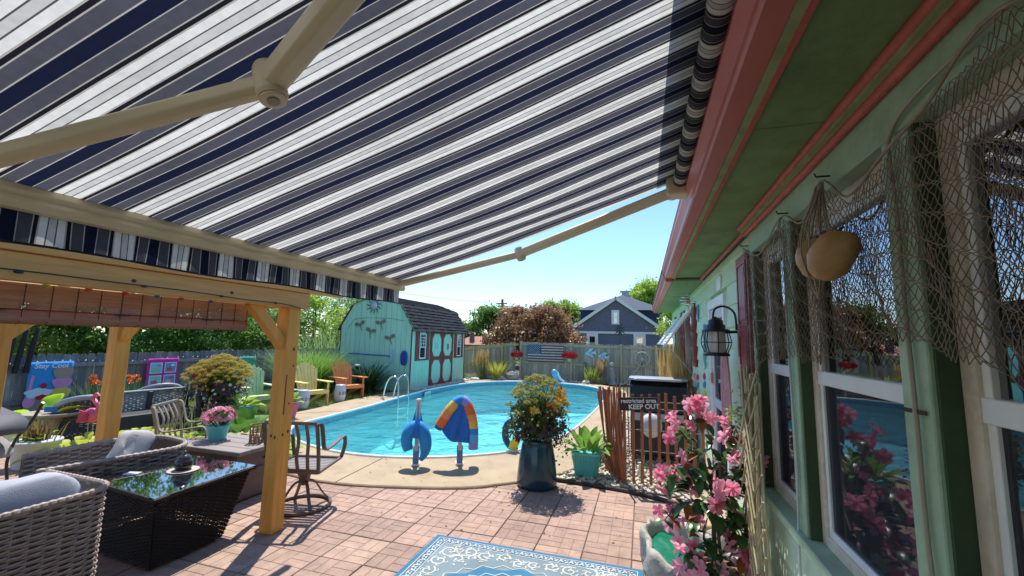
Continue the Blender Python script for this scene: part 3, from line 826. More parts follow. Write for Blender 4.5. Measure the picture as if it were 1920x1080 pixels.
# front bar with its grooves, and the valance
fb = MB(); pr = [(-1.785, 2.245), (-1.80, 2.252), (-1.855, 2.236), (-1.862, 2.215), (-1.855, 2.205), (-1.858, 2.172), (-1.84, 2.16), (-1.80, 2.163), (-1.79, 2.185), (-1.797, 2.20), (-1.782, 2.215), (-1.785, 2.245)]
extr(fb, pr, YA, YB + .06); ab(fb, 'front_bar', m_alu, bevel=.002)
va = MB(); va.grid(lambda u, v: (-1.835 + .006 * math.sin(u * 230) * v + .004 * math.sin(u * 71) * v, YA + (YB + .04 - YA) * u, 2.165 - .105 * v - .006 * v * math.sin(u * 37)), 420, 3)
ab(va, 'valance', m_fab)
hm = MB(); hm.tube([(-1.835, YA + (YB + .04 - YA) * k / 80, 2.059 - .006 * math.sin(k / 80 * 37)) for k in range(81)], .0045, 5); ab(hm, 'valance_hem', plain('hem navy', (.012, .014, .03), .8))
def arm(pts, r=.026):
    p0, p1, p2 = [Vector(p) for p in pts]
    up = Vector((-SL, 0, 1)).normalized()
    a = MB(); a.bar(p0, p1, .056, .066, up, .012); o = ab(a, 'arm', m_alu, bevel=.004)
    a = MB(); a.bar(p1 - up * .004, p2, .045, .052, up, .011); a.build('fore_arm', m_alu, o, bevel=.004)
    e = MB()
    def disc(z0, z1, rr):
        c0 = p1 + up * z0; c1 = p1 + up * z1
        e.tube([c0, c0 + (c1 - c0) * .12, c0 + (c1 - c0) * .88, c1], [rr * .9, rr, rr, rr * .9], 24, smooth=False)
    disc(-.045, .045, .036); disc(-.052, -.045, .030); e.build('elbow', m_alu, o)
    e2 = MB(); c0 = p1 - up * .0535; e2.tube([c0, c0 - up * .002], .014, 20, smooth=False); e2.build('elbow_cap', plain('cap tan', (.42, .35, .25), .5), o)
    e3 = MB(); t = p2; e3.tube([t - up * .02, t + up * .03], .022, 14, smooth=False); e3.build('end_joint', m_alu, o)
arm([(.20, .39, fz(.20, 0) - .10), (-.87, .75, fz(-.87, 0) - .10), (-1.80, .505, 2.145)])
arm([(.23, 2.80, fz(.23, 0) - .08), (-.86, 2.955, fz(-.86, 0) - .085), (-1.80, 2.82, 2.20)])
for y in (-1.2, .39, 2.80):
    q = MB(); q.box(.16, .30, y - .06, y + .06, AZ - .12, AZ + .06, .01); ab(q, 'wall_bracket', m_alu)
q = MB(); q.tube([(.2, 2.86, AZ - .07), (.2, 2.90, AZ - .07)], .04, 16); ab(q, 'roll_end_cap', m_alu)

# ================================================================ PERGOLA
m_pine = wood('pine vertical', (0.78, 0.385, 0.075), (0.60, 0.27, 0.045), 2, .6, .04, world=True)
m_pineY = wood('pine along', (0.72, 0.40, 0.12), (0.57, 0.29, 0.075), 1, .6, .05, world=True)
m_pineX = wood('pine across', (0.70, 0.42, 0.13), (0.56, 0.31, 0.08), 0, .6, .05, world=True)
m_knot = plain('wood knot', (.09, .04, .015), .7)
perg = thing('wooden_pergola', 'pine pergola with square posts and diagonal braces', 'pergola', (-3.3, 3.3, 0))
def pb(mb, name, m, parent=None, **k):
    if parent is None: return mb.build(name, m, perg, (3.3, -3.3, 0), **k)
    return mb.build(name, m, parent, **k)
PXS, PYS = (-3.30, -5.68), (3.30, -.2)
for ix, x in enumerate(PXS):
    for iy, y in enumerate(PYS if ix == 0 else (3.30, 2.34, -.2)):
        q = MB().box(x - .072, x + .072, y - .072, y + .072, 0, 2.06, .006); o = pb(q, 'post', m_pine)
        if iy == 0 and ix == 0:
            for kx, ky, kz, s in ((x + .0725, y - .03, .87, .011), (x + .0725, y + .03, .89, .013), (x + .0725, y + .02, 1.66, .014), (x + .0725, y + .03, 1.5, .009), (x - .02, y - .0725, .86, .012), (x + .025, y - .0725, .85, .013), (x + .0725, y + .015, 1.15, .008)):
                k = MB()
                if ky < y - .07: k.ball((kx, ky, kz), (s, .003, s * 1.3), 10, 6)
                else: k.ball((kx, ky, kz), (.003, s, s * 1.3), 10, 6)
                k.build('knot', m_knot, o)
            k = MB().box(x + .0715, x + .0728, y - .048, y - .034, 1.05, 1.42); k.build('crack', m_knot, o)
        if iy == 1 and ix == 1: continue
        if iy == 0:
            for dx, dy in (((0, -1), (-1, 0)) if ix == 0 else ((1, 0),)):
                q = MB(); q.bar((x + dx * .0, y + dy * .02, 1.66), (x + dx * .44, y + dy * .44, 2.08), .088, .088, (dx, dy, 0) , .004)
                pb(q, 'brace', m_pine)
q = MB().bar((-5.68, 2.34, 1.68), (-5.68, 2.72, 2.06), .088, .088, (0, 1, 0), .004); pb(q, 'brace', m_pine)
for x, s in ((-3.30, 1), (-5.68, -1)):
    pb(MB().box(x - .02 * s - .02, x - .02 * s + .02, -.6, 3.44, 2.062, 2.24, .004), 'inner_beam', m_pineY)
    pb(MB().box(x + .074 * s - .019, x + .074 * s + .019, -.6, 3.45, 2.058, 2.212, .004), 'beam', m_pineY)
    pb(MB().box(x + .085 * s - .03, x + .085 * s + .03, -.6, 3.92, 2.215, 2.315, .005), 'cap_rail', m_pineY)
for k, yy in ((0, 1.9), (1, 2.6), (2, .9)):
    q = MB(); q.ball((-3.3 + .0935, yy, 2.13), (.003, .016, .012), 10, 6); pb(q, 'knot', m_knot)
for y in (3.39, 2.8, 2.2, 1.6, 1.0, .4, -.2):
    pb(MB().box(-6.0, -3.0 if y == 3.39 else -3.2, y - .02, y + .02, 2.318, 2.44, .004), 'rafter', m_pineX)
pb(MB().box(-5.66, -3.32, 3.37, 3.41, 2.062, 2.235, .004), 'end_beam', m_pineX)
for k in range(6):
    xx = -5.9 + k * .28
    pb(MB().box(xx, xx + .20, -.5, 2.0, 2.442, 2.455), 'roof_slat', m_pineY)
q = MB().box(-5.78, -5.58, 3.2, 3.4, 1.98, 2.055); pb(q, 'metal_bracket', plain('galvanised', (.28, .28, .25), .5, metal=.7))
# dark wiring with sockets strung along the beam
q = MB(); cp = catmull([(-3.19, .3, 2.10), (-3.185, 1.3, 2.11), (-3.185, 1.8, 2.105), (-3.185, 2.3, 2.10), (-3.185, 2.7, 2.085), (-3.185, 3.05, 2.085), (-3.2, 3.25, 2.07), (-3.21, 3.40, 2.05)], 6)
q.tube(cp, .0045, 5)
sl_ = tag(q.build('string_light_cable', plain('cable black', (.012, .012, .012), .5)), 'black string light cable running along the pergola beam', 'cable')
for y in (1.35, 1.95, 2.5, 3.02):
    k = MB(); k.ball((-3.185, y, 2.10 - .01 * (y > 2.4) - .008 * (y > 2.9)), (.009, .022, .009), 8, 6); k.build('socket', plain('cable black', (0, 0, 0)), sl_)

# rolled bamboo blind under the beam
m_bamboo = mat('matchstick bamboo', (0.44, 0.22, 0.14), .7, col2=(0.29, 0.135, 0.085), scale=4, stretch=(20, .8, 20), bump=.2, world=True)
blind = thing('bamboo_blind', 'half rolled brown matchstick bamboo blind hanging under the pergola beam', 'blind', (-3.42, 2.1, 2.06))
b = MB(); n = 0
def slat(x, z, y0, y1, r):
    b.bar((x, y0, z), (x, y1, z), .004, r, (0, 0, 1))
for i in range(24):
    z = 2.055 - i * .0062; slat(-3.40 + rnd.uniform(-.001, .001), z, -.3 + rnd.uniform(-.01, .01), 2.94 + rnd.uniform(-.006, .006), .0052)
for i in range(30):
    a = 2 * PI * i / 30; cx, cz, rr = -3.44, 1.87, .042
    slat(cx + rr * math.cos(a), cz + rr * math.sin(a) * .95, -.3 + rnd.uniform(-.01, .01), 2.945 + rnd.uniform(-.006, .006), .0078)
b.build('slats', m_bamboo, blind, (3.42, -2.1, -2.06), kind='stuff')
for k in range(27):
    y = -.2 + k * .12
    c = MB(); c.tube([(-3.395, y, 2.06), (-3.395, y, 1.905), (-3.40, y, 1.895), (-3.396, y, 1.87), (-3.41, y, 1.838), (-3.44, y, 1.825)], .0022, 4)
    c.build('cord', plain('cord dark', (.05, .02, .015), .8), blind, (3.42, -2.1, -2.06))
q = MB(); q.tube([(-3.394, -.3, 1.91), (-3.394, 2.94, 1.91)], .003, 4); q.build('weft_line', plain('cord dark', (0, 0, 0)), blind, (3.42, -2.1, -2.06))
# coloured party bulbs peeping out between beam and blind
for k, (y, c) in enumerate(((1.55, (.5, .4, .05)), (1.75, (.4, .12, .03)), (1.95, (.5, .05, .04)), (2.15, (.03, .25, .2)), (2.32, (.35, .1, .05)), (2.55, (.1, .12, .35)))):
    nm = ['yellow', 'orange', 'red', 'teal', 'rust', 'blue'][k]
    q = MB(); q.ball((-3.36, y, 2.055), (.014, .022, .016), 10, 6); q.tube([(-3.36, y, 2.07), (-3.36, y, 2.10)], .006, 6)
    tag(q.build('party_bulb', plain('bulb ' + nm, c, .25)), nm + ' party bulb tucked between pergola beam and bamboo blind', 'bulb', 'coloured bulbs along the pergola beam')

# ================================================================ WICKER FURNITURE
def weave(path, z0, z1, strand=.016, stake=.05, amp=.006, topfn=None, th=.42, stakes=True):
    """woven panel along a plan path (list of xy) from z0 to z1: horizontal strands passing over and under stakes"""
    P = [Vector((x, y, 0)) for x, y in path]; L = [0]
    for i in range(len(P) - 1): L.append(L[-1] + (P[i + 1] - P[i]).length)
    tot = L[-1]; ns = max(2, int(tot / stake)); st_ = tot / ns; sub_ = 4; n = ns * sub_
    S = np.linspace(0, tot, n + 1); pos = []; nor = []
    j = 0
    for s_ in S:
        while j < len(L) - 2 and s_ > L[j + 1]: j += 1
        t = (s_ - L[j]) / max(1e-6, L[j + 1] - L[j]); p = P[j].lerp(P[j + 1], t); d = (P[j + 1] - P[j]).normalized()
        pos.append((p.x, p.y)); nor.append((d.y, -d.x))
    pos = np.array(pos); nor = np.array(nor); rows = int((z1 - z0) / strand); Vv = []; Q = []; cnt = 0
    base = np.arange(n + 1)
    for r in range(rows):
        off = amp * np.sin(PI * S / st_ + (r % 2) * PI + .4) * rng.uniform(.8, 1.2) + rng.normal(size=n + 1) * amp * .08
        zz = z0 + (r + .5) * strand + rng.normal() * strand * .05 + rng.normal(size=n + 1) * strand * .05
        if topfn is not None: zz = z0 + (zz - z0) * topfn(S / tot)
        c = pos + nor * off[:, None]; h = strand * .46; w_ = strand * th * .6
        ringv = []
        for (du, dv) in ((-w_, -h * .6), (-w_, h * .6), (0, h), (w_, h * .6), (w_, -h * .6), (0, -h)):
            ringv.append(np.stack([c[:, 0] + nor[:, 0] * du, c[:, 1] + nor[:, 1] * du, zz + dv], 1))
        Vv.append(np.stack(ringv, 1).reshape(-1, 3))
        for k in range(6):
            a = base[:-1] * 6 + k; b_ = base[:-1] * 6 + (k + 1) % 6
            Q.append(np.stack([a, b_, b_ + 6, a + 6], 1) + cnt)
        cnt += (n + 1) * 6
    if stakes:
        for i in range(0, n + 1, sub_ // 2):
            if (i // (sub_ // 2)) % 2: continue
            x, y = pos[i]; nx, ny = nor[i]; tx, ty = -ny, nx; r = strand * .35
            zt = z1 if topfn is None else z0 + (z1 - z0) * float(topfn(np.array([S[i] / tot]))[0])
            for z in (z0, zt):
                for du, dv in ((-r, 0), (0, r), (r, 0), (0, -r)): Vv.append(np.array([[x + nx * du + tx * dv, y + ny * du + ty * dv, z]]))
            for k in range(4): Q.append(np.array([[cnt + k, cnt + (k + 1) % 4, cnt + 4 + (k + 1) % 4, cnt + 4 + k]]))
            cnt += 8
    return np.concatenate(Vv), np.concatenate(Q)
def wrapped_rim(path, z, r, pitch=.022):
    """rim wrapped with cane: radius swells once per turn"""
    P = catmull(path, 6); L = [0]
    for i in range(len(P) - 1): L.append(L[-1] + (P[i + 1] - P[i]).length)
    out = []; rs = []; n = int(L[-1] / pitch * 3); j = 0
    for k in range(n + 1):
        s_ = L[-1] * k / n
        while j < len(L) - 2 and s_ > L[j + 1]: j += 1
        p = P[j].lerp(P[j + 1], (s_ - L[j]) / max(1e-6, L[j + 1] - L[j])); out.append((p.x, p.y, z)); rs.append(r * (1.0 if k % 3 else .80))
    q = MB(); q.tube(out, rs, 8, smooth=False); return q
def wicker_part(name, m, parent, path, z0, z1, off=None, **k):
    v, q = weave(path, z0, z1, **k)
    return link(name, np_mesh(name, v, q, m, True), parent, off, kind='stuff')
m_wick = mat('wicker grey brown', (0.40, 0.325, 0.27), .6, col2=(0.23, 0.175, 0.145), scale=22, world=True, bump=.1)
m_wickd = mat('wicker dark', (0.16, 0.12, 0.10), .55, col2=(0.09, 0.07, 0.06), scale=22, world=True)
m_wickk = mat('wicker black brown', (0.026, 0.019, 0.017), .5, col2=(0.016, 0.012, 0.011), scale=25, world=True, spec=.25)
m_cush = mat('cushion grey', (0.40, 0.42, 0.47), .9, col2=(0.34, 0.36, 0.41), scale=6, bump=.25, bscale=160)
m_pil = mat('pillow beige', (0.52, 0.50, 0.48), .9, scale=5, bump=.25, bscale=160)
def pillow(c, sx, sy, sz, rot=(0, 0, 0)):
    mtx = Matrix.Rotation(rot[2], 3, 'Z') @ Matrix.Rotation(rot[1], 3, 'Y') @ Matrix.Rotation(rot[0], 3, 'X'); q = MB()
    nu, nv = 24, 14; vs = []
    for j in range(nv + 1):
        t = PI * j / nv - PI / 2
        for i in range(nu):
            a = 2 * PI * i / nu
            ex = lambda v_, e: math.copysign(abs(v_) ** e, v_)
            x = ex(math.cos(a), .45) * ex(math.cos(t), .5) * sx; y = ex(math.sin(a), .45) * ex(math.cos(t), .5) * sy; z_ = ex(math.sin(t), .9) * sz * (1 - .25 * (abs(x / sx) ** 4 + abs(y / sy) ** 4) / 2)
            vs.append(mtx @ Vector((x, y, z_ + .012 * math.sin(9 * x / sx + 3 * y / sy))) + Vector(c))
    fs = [(j * nu + i, j * nu + (i + 1) % nu, (j + 1) * nu + (i + 1) % nu, (j + 1) * nu + i) for j in range(nv) for i in range(nu)]
    q.add(vs, fs, True); return q
# near loveseat: woven back towards the camera, cushions showing over the rim
ls = thing('wicker_loveseat', 'grey woven wicker loveseat with grey cushions, nearest the camera', 'loveseat', (-3.9, 1.3, 0))
LO = (3.9, -1.3, 0)
back = [(-3.52, .25), (-3.50, 1.85), (-3.505, 1.98), (-3.53, 2.07), (-3.60, 2.125), (-3.72, 2.14), (-4.3, 2.15)]
wicker_part('woven_back', m_wick, ls, back, .06, .735, LO, strand=.017, stake=.075, amp=.010)
wrapped_rim([(a, b_, 0) for a, b_ in back], .735, .020, .04).build('rim', m_wick, ls, LO)
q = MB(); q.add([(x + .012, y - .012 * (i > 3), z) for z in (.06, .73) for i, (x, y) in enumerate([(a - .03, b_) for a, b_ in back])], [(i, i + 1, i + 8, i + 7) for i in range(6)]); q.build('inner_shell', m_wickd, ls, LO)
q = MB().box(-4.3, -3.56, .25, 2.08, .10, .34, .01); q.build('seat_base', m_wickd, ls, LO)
pillow((-3.95, 1.62, .43), .36, .42, .09).build('seat_cushion', m_cush, ls, LO)
pillow((-3.95, .75, .43), .36, .42, .09).build('seat_cushion', m_cush, ls, LO)
pillow((-3.68, 1.66, .68), .085, .36, .20, (0, -.15, 0)).build('back_cushion', m_cush, ls, LO)
pillow((-3.66, .72, .63), .075, .38, .20, (0, -.15, 0)).build('back_cushion', m_cush, ls, LO)
for x, y in ((-3.56, .35), (-3.58, 2.02), (-4.25, .35), (-4.25, 2.02)): MB().box(x - .025, x + .025, y - .025, y + .025, 0, .1).build('leg', m_wickk, ls, LO)
# armchair beyond the coffee table, facing away to the left
ac = thing('wicker_armchair', 'dark woven wicker armchair with a beige throw pillow beyond the coffee table', 'armchair', (-5.0, 2.9, 0))
AO = (5.0, -2.9, 0)
pth = [(-4.74, 2.30), (-4.52, 3.08), (-4.52, 3.26), (-4.60, 3.38), (-4.74, 3.45), (-5.05, 3.50), (-5.22, 3.46), (-5.32, 3.35), (-5.40, 3.2), (-5.42, 2.52)]
wicker_part('woven_shell', m_wick, ac, [(p.x, p.y) for p in catmull([(a, b_, 0) for a, b_ in pth], 4)], .08, .63, AO, strand=.021, stake=.08, amp=.009)
wrapped_rim([(a, b_, 0) for a, b_ in pth], .64, .026, .05).build('rim', m_wick, ac, AO)
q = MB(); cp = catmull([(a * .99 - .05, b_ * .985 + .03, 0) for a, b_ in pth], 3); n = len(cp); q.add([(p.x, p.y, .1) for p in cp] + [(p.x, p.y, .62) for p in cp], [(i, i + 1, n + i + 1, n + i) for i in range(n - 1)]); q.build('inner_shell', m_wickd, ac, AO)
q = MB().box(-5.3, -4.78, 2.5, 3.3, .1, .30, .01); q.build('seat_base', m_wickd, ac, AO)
pillow((-5.04, 2.85, .36), .24, .40, .08).build('seat_cushion', m_cush, ac, AO)
for x, y in ((-4.72, 2.4), (-4.62, 3.2), (-5.35, 2.6), (-5.3, 3.25)): MB().box(x - .025, x + .025, y - .025, y + .025, 0, .1).build('leg', m_wickk, ac, AO)
tag(pillow((-5.0, 3.12, .60), .18, .20, .075, (1.05, 0, .25)).build('throw_pillow', m_pil), 'beige throw pillow leaning in the dark wicker armchair', 'pillow')

# coffee table: black wicker with a glass top
ct = thing('coffee_table', 'black wicker coffee table with a reflecting glass top', 'table', (-4.05, 2.85, 0))
CO = (4.05, -2.85, 0)
def flare(name, x0, y0, x1, y1, x0t, y0t, x1t, y1t, m=m_wickk):
    """woven panel leaning outwards from (x0,y0)-(x1,y1) at the floor to its wider top edge"""
    rows, n = 36, 40; Vv = []; Q = []; cnt = 0
    d = Vector((x1 - x0, y1 - y0, 0)).normalized(); nr = Vector((d.y, -d.x, 0))
    for r in range(rows):
        t = (r + .5) / rows; z = .03 + t * .49
        for k in range(n + 1):
            u = k / n; x = (x0 + (x1 - x0) * u) * (1 - t) + (x0t + (x1t - x0t) * u) * t; y = (y0 + (y1 - y0) * u) * (1 - t) + (y0t + (y1t - y0t) * u) * t
            ph = (k + (r % 2) * 2) % 4; o_ = (.004 if ph == 0 else -.004 if ph == 2 else 0)
            for du, dv in ((-.005, 0), (0, .0062), (.005, 0), (0, -.0062)): Vv.append((x + nr.x * (o_ + du), y + nr.y * (o_ + du), z + dv))
        for k in range(n):
            for e in range(4): Q.append((cnt + k * 4 + e, cnt + k * 4 + (e + 1) % 4, cnt + k * 4 + 4 + (e + 1) % 4, cnt + k * 4 + 4 + e))
        cnt += (n + 1) * 4
    return link(name, np_mesh(name, Vv, Q, m, True), ct, CO, kind='stuff')
flare('woven_side', -3.55, 2.45, -3.55, 3.02, -3.53, 2.42, -3.55, 3.24)
flare('woven_side', -4.45, 2.52, -3.55, 2.45, -4.52, 2.50, -3.53, 2.42)
flare('woven_side', -4.4, 3.1, -3.55, 3.02, -4.5, 3.28, -3.55, 3.24)
q = MB().box(-4.42, -3.58, 2.5, 3.0, .03, .1); q.build('bottom_board', m_wickk, ct, CO)
tp = [(-4.56, 2.50), (-3.50, 2.385), (-3.53, 3.30), (-4.53, 3.34)]
q = MB(); q.prism(tp, (0, 0, .525), (1, 0, 0), (0, 1, 0), .026); q.build('top_frame', m_wickk, ct, CO, bevel=.006)
m_gtop = bpy.data.materials.new('smoked glass top'); m_gtop.use_nodes = True
p_ = m_gtop.node_tree.nodes['Principled BSDF']; p_.inputs['Base Color'].default_value = (.012, .014, .018, 1); p_.inputs['Roughness'].default_value = .02; p_.inputs['Specular IOR Level'].default_value = 1.0; p_.inputs['Coat Weight'].default_value = 1.0; p_.inputs['IOR'].default_value = 1.9
q = MB(); q.prism([(x * .985 - .06, y * .985 + .043) for x, y in tp], (0, 0, .553), (1, 0, 0), (0, 1, 0), .007); q.build('glass_top', m_gtop, ct, CO)
for x, y in ((-3.62, 2.5), (-3.62, 2.98), (-4.38, 2.55), (-4.38, 3.0)): MB().box(x - .02, x + .02, y - .02, y + .02, 0, .05).build('foot', m_wickk, ct, CO)
m_jar = mat('jar brown glaze', (.035, .022, .02), .25, coat=.5)
tz = .5605
q = MB(); q.lathe([(.12, 0), (.125, .004), (.12, .008)], 30, (-3.99, 2.94, tz)); tag(q.build('round_placemat', mat('placemat cork', (.5, .42, .36), .8)), 'round pale placemat under the brown jar', 'placemat')
jar = thing('lidded_jar', 'small dark brown lidded jar on the glass coffee table', 'jar', (-3.99, 2.94, tz + .008))
q = MB(); q.lathe([(.05, 0), (.068, .02), (.075, .055), (.068, .085), (.05, .098), (.052, .105)], 24); q.build('body', m_jar, jar)
q = MB(); q.lathe([(.055, .105), (.052, .112), (.03, .128), (.012, .138), (.014, .15), (.008, .16), (.0005, .162)], 20); q.build('lid', m_jar, jar)
q = MB(); q.box(-.055, .055, -.04, .04, 0, .006, .002); o = tag(q.build('coaster', plain('coaster tile', (.6, .62, .66), .4), None, (-4.29, 2.72, tz), (0, 0, .3)), 'small pale tile coaster on the glass coffee table', 'coaster')
# brown storage side table
m_deckbox = mat('resin wood brown', (.17, .12, .10), .6, col2=(.12, .085, .07), scale=4, stretch=(.5, 6, 6), bump=.15, world=True)
m_deckgrey = mat('resin wood top', (.30, .25, .22), .6, col2=(.22, .18, .16), scale=4, stretch=(.5, 6, 6), bump=.15, world=True)
bx = thing('storage_table', 'brown slatted storage box table holding the turquoise pot', 'table', (-4.56, 3.9, 0)); BO = (4.56, -3.9, 0)
q = MB().box(-4.98, -4.14, 3.62, 4.18, .02, .50, .008); q.build('body', m_deckbox, bx, BO)
for i in range(4):
    a = 3.58 + i * .161; MB().box(-5.04, -4.085, a, a + .158, .502, .55, .006).build('top_plank', m_deckgrey, bx, BO)
for x in (-5.0, -4.16): MB().box(x - .03, x + .03, 3.60, 3.66, .0, .50, .004).build('corner_post', m_deckbox, bx, BO)
MB().box(-4.143, -4.12, 3.60, 4.19, .30, .33, .003).build('rail', m_deckbox, bx, BO)
MB().box(-4.143, -4.12, 3.95, 4.05, .40, .425, .003).build('handle', m_wickk, bx, BO)
# ================================================================ METAL PATIO CHAIRS
m_bronze = mat('bronze metal', (.15, .105, .085), .45, col2=(.11, .075, .06), scale=10, spec=.5)
m_bronzel = mat('tan metal', (.30, .25, .19), .45, col2=(.24, .19, .14), scale=10)
def ribbon(mb, pts, w, t, side, n=5):
    """flat metal strap along a smooth path; side = direction of its width"""
    P = catmull(pts, n); side = Vector(side).normalized(); vs = []
    for i, p in enumerate(P):
        d = (P[min(i + 1, len(P) - 1)] - P[max(i - 1, 0)]).normalized(); nn = side.cross(d).normalized()
        for a, b in ((-1, -1), (1, -1), (1, 1), (-1, 1)): vs.append(p + side * w / 2 * a + nn * t / 2 * b)
    fs = []
    for i in range(len(P) - 1):
        for k in range(4): fs.append((i * 4 + k, i * 4 + (k + 1) % 4, i * 4 + 4 + (k + 1) % 4, i * 4 + 4 + k))
    fs += [(3, 2, 1, 0), tuple(range(len(vs) - 4, len(vs)))]
    mb.add(vs, fs, False)
def swivel_chair(name, label, loc, rz, m, base=True, group=None):
    """local frame: faces +y, seat centre at origin"""
    t = thing(name, label, 'chair', loc, rz, group)
    s = MB(); w, d = .27, .25
    for a, b in (((-w, -d, .42), (w, -d, .42)), ((-w, d, .44), (w, d, .44)), ((-w, -d, .42), (-w, d, .44)), ((w, -d, .42), (w, d, .44))): s.bar(a, b, .03, .025, (0, 0, 1), .004)
    seat = s.build('seat_frame', m, t)
    for i in range(9):
        y = -d + .04 + i * .054; MB().box(-w, w, y - .019, y + .019, .423, .429).build('seat_strap', plain('strap taupe', (.26, .24, .23), .6), seat)
    bk = MB(); bk.bar((-w, -d - .10, .92), (w, -d - .10, .92), .025, .035, (0, 0, 1), .005)
    for x in (-w, w): ribbon(bk, [(x, -d, .42), (x, -d - .02, .6), (x, -d - .06, .78), (x, -d - .10, .92)], .03, .022, (1, 0, 0))
    bk.bar((-w, -d + .0, .44), (w, -d + .0, .44), .02, .03)
    o = bk.build('backrest', m, t)
    for x in (-.16, -.055, .055, .16):
        q = MB(); ribbon(q, [(x, -d + .0, .44), (x * 1.08, -d - .05, .58), (x * .95, -d - .02, .74), (x, -d - .10, .91)], .032, .012, (1, 0, 0)); q.build('slat', m, o)
    for sx in (-1, 1):
        q = MB(); ribbon(q, [(sx * w, -d - .10, .915), (sx * (w + .03), -d - .06, .90), (sx * (w + .035), -d - .02, .78), (sx * (w + .035), -d + .02, .66), (sx * (w + .035), -d + .12, .635), (sx * (w + .035), d - .08, .68), (sx * (w + .035), d - .01, .66), (sx * (w + .03), d + .01, .56), (sx * w, d, .44)], .04, .014, (1, 0, 0))
        q.build('arm', m, t)
    if base:
        c = MB(); c.tube([(0, 0, .41), (0, 0, .30)], .035, 12); c.lathe([(.09, .36), (.06, .31), (.05, .25), (.035, .22)], 14); c.build('swivel_hub', m, t)
        r_ = MB(); r_.tube([(.27 * math.cos(a * PI / 20), .27 * math.sin(a * PI / 20), .02) for a in range(40)], .019, 6, closed=True); r_.build('base_ring', m, t)
        for k in range(4):
            a = PI / 4 + k * PI / 2; q = MB(); ribbon(q, [(0, 0, .27), (.10 * math.cos(a), .10 * math.sin(a), .24), (.2 * math.cos(a), .2 * math.sin(a), .10), (.262 * math.cos(a), .262 * math.sin(a), .03)], .03, .014, (-math.sin(a), math.cos(a), 0)); q.build('leg', m, t)
    else:
        for sx in (-1, 1):
            for sy in (-1, 1):
                q = MB(); q.tube([(sx * w, sy * d, .42), (sx * (w + .02), sy * (d + .04), 0)], .013, 8); q.build('leg', m, t)
    return t
swivel_chair('swivel_chair', 'brown metal swivel patio chair with ring base beside the pergola post', (-3.47, 3.86, 0), R(14), m_bronze)
swivel_chair('patio_chair', 'tan metal slat back patio chair beside the storage table', (-5.38, 4.05, 0), R(-60), m_bronzel, False)

# dark lounger at the left edge
lg = thing('lounge_chair', 'dark padded folding lounge chair cut off by the left edge', 'chair', (-7.2, 3.0, 0), R(10))
q = pillow((0, 0, 0), .55, .33, .12); o = q.build('cushion', mat('lounger charcoal', (.075, .075, .085), .7, scale=5, bump=.1), lg, (-.28, -.02, .78), (0, R(18), R(8)))
q = pillow((0, 0, 0), .5, .3, .06); q.build('sling', mat('lounger taupe', (.30, .26, .24), .9), lg, (-.35, 0, .55), (0, R(30), R(8)))
m_tubek = plain('tube black', (.02, .02, .022), .35)
q = MB(); q.tube(catmull([(-.9, -.28, .95), (-.2, -.30, .93), (.28, -.28, .90)], 5), .013, 8); q.build('frame_rail', plain('tube grey', (.35, .36, .38), .3), lg)
q = MB(); q.tube(catmull([(.32, -.28, .92), (.15, -.3, .66), (-.02, -.3, .46), (-.09, -.3, .2), (-.05, -.3, .0)], 5), .016, 8); q.build('leg', m_tubek, lg)
q = MB(); q.tube(catmull([(.32, .28, .92), (.15, .3, .66), (-.02, .3, .46), (-.09, .3, .2), (-.05, .3, .0)], 5), .016, 8); q.build('leg', m_tubek, lg)
q = MB(); q.tube([(-.9, -.3, 0), (-.75, -.3, .8)], .016, 8); q.build('leg', m_tubek, lg)

# ================================================================ FENCES
m_fenceg = mat('fence weathered grey', (.27, .265, .265), .9, col2=(.14, .138, .14), scale=3, stretch=(9, 9, .8), rand=.28, bump=.2, bscale=25)
m_fencet = mat('fence weathered tan', (.46, .405, .335), .9, col2=(.27, .235, .19), scale=3, stretch=(9, 9, .8), rand=.28, bump=.2, bscale=25)
m_fencep = mat('fence post tan', (.50, .40, .28), .9, col2=(.36, .28, .19), scale=3, stretch=(9, 9, .8), bump=.15)
def picket_mesh(w, h, m):
    c = .035
    poly = [(-w / 2, 0), (w / 2, 0), (w / 2, h - c * 1.2), (w / 2 - .012, h - c * .4), (w / 2 - c, h), (-w / 2 + c, h), (-w / 2 + .012, h - c * .4), (-w / 2, h - c * 1.2)]
    return MB().prism(poly, (0, .008, 0), (1, 0, 0), (0, 0, 1), .016).mesh('picket', m)
def fence(name, label, A, B, zA, zB, zbase, m, mp, rails=(.35, 1.0), post_at=(), rail_side=-1, pw=.137):
    A = Vector(A); B = Vector(B); d = B - A; L = d.length; d.normalize(); rz = math.atan2(d.y, d.x)
    t = thing(name, label, 'fence', (A.x, A.y, 0), rz)
    h0 = max(zA, zB) - zbase; me = picket_mesh(pw, h0, m); n = int(L / .1415)
    for i in range(n):
        x = (i + .5) * .1415; zt = zA + (zB - zA) * x / L
        link('picket', me, t, (x, rnd.uniform(-.004, .004), zt - h0 + rnd.uniform(-.012, .012)), (0, rnd.uniform(-.006, .006), 0))
    for fr in rails:
        q = MB(); za, zb = zA - fr, zB - fr; y = rail_side * .035; q.bar((0, y, za), (L, y, zb), .038, .085, (0, 0, 1), .004); q.build('rail', mp, t)
    for x in post_at:
        zt = zA + (zB - zA) * x / L + .02; q = MB().box(x - .045, x + .045, rail_side * .10 - .045, rail_side * .10 + .045, zbase, zt, .006); q.build('post', mp, t)
    return t
fence('picket_fence', 'grey weathered dog-ear picket fence behind the left garden', (-12, 19.0), (-12, 2.6), 1.30, 1.27, -.5, m_fenceg, m_fenceg, (.24, .95), (), 1)
fence('picket_fence', 'tan picket fence with the wooden flag behind the pool', (-5.45, 19.0), (1.6, 19.0), 1.71, 1.65, -.1, m_fencet, m_fencep, (.12, .92), (.07, 2.41, 4.56, 5.97), -1)
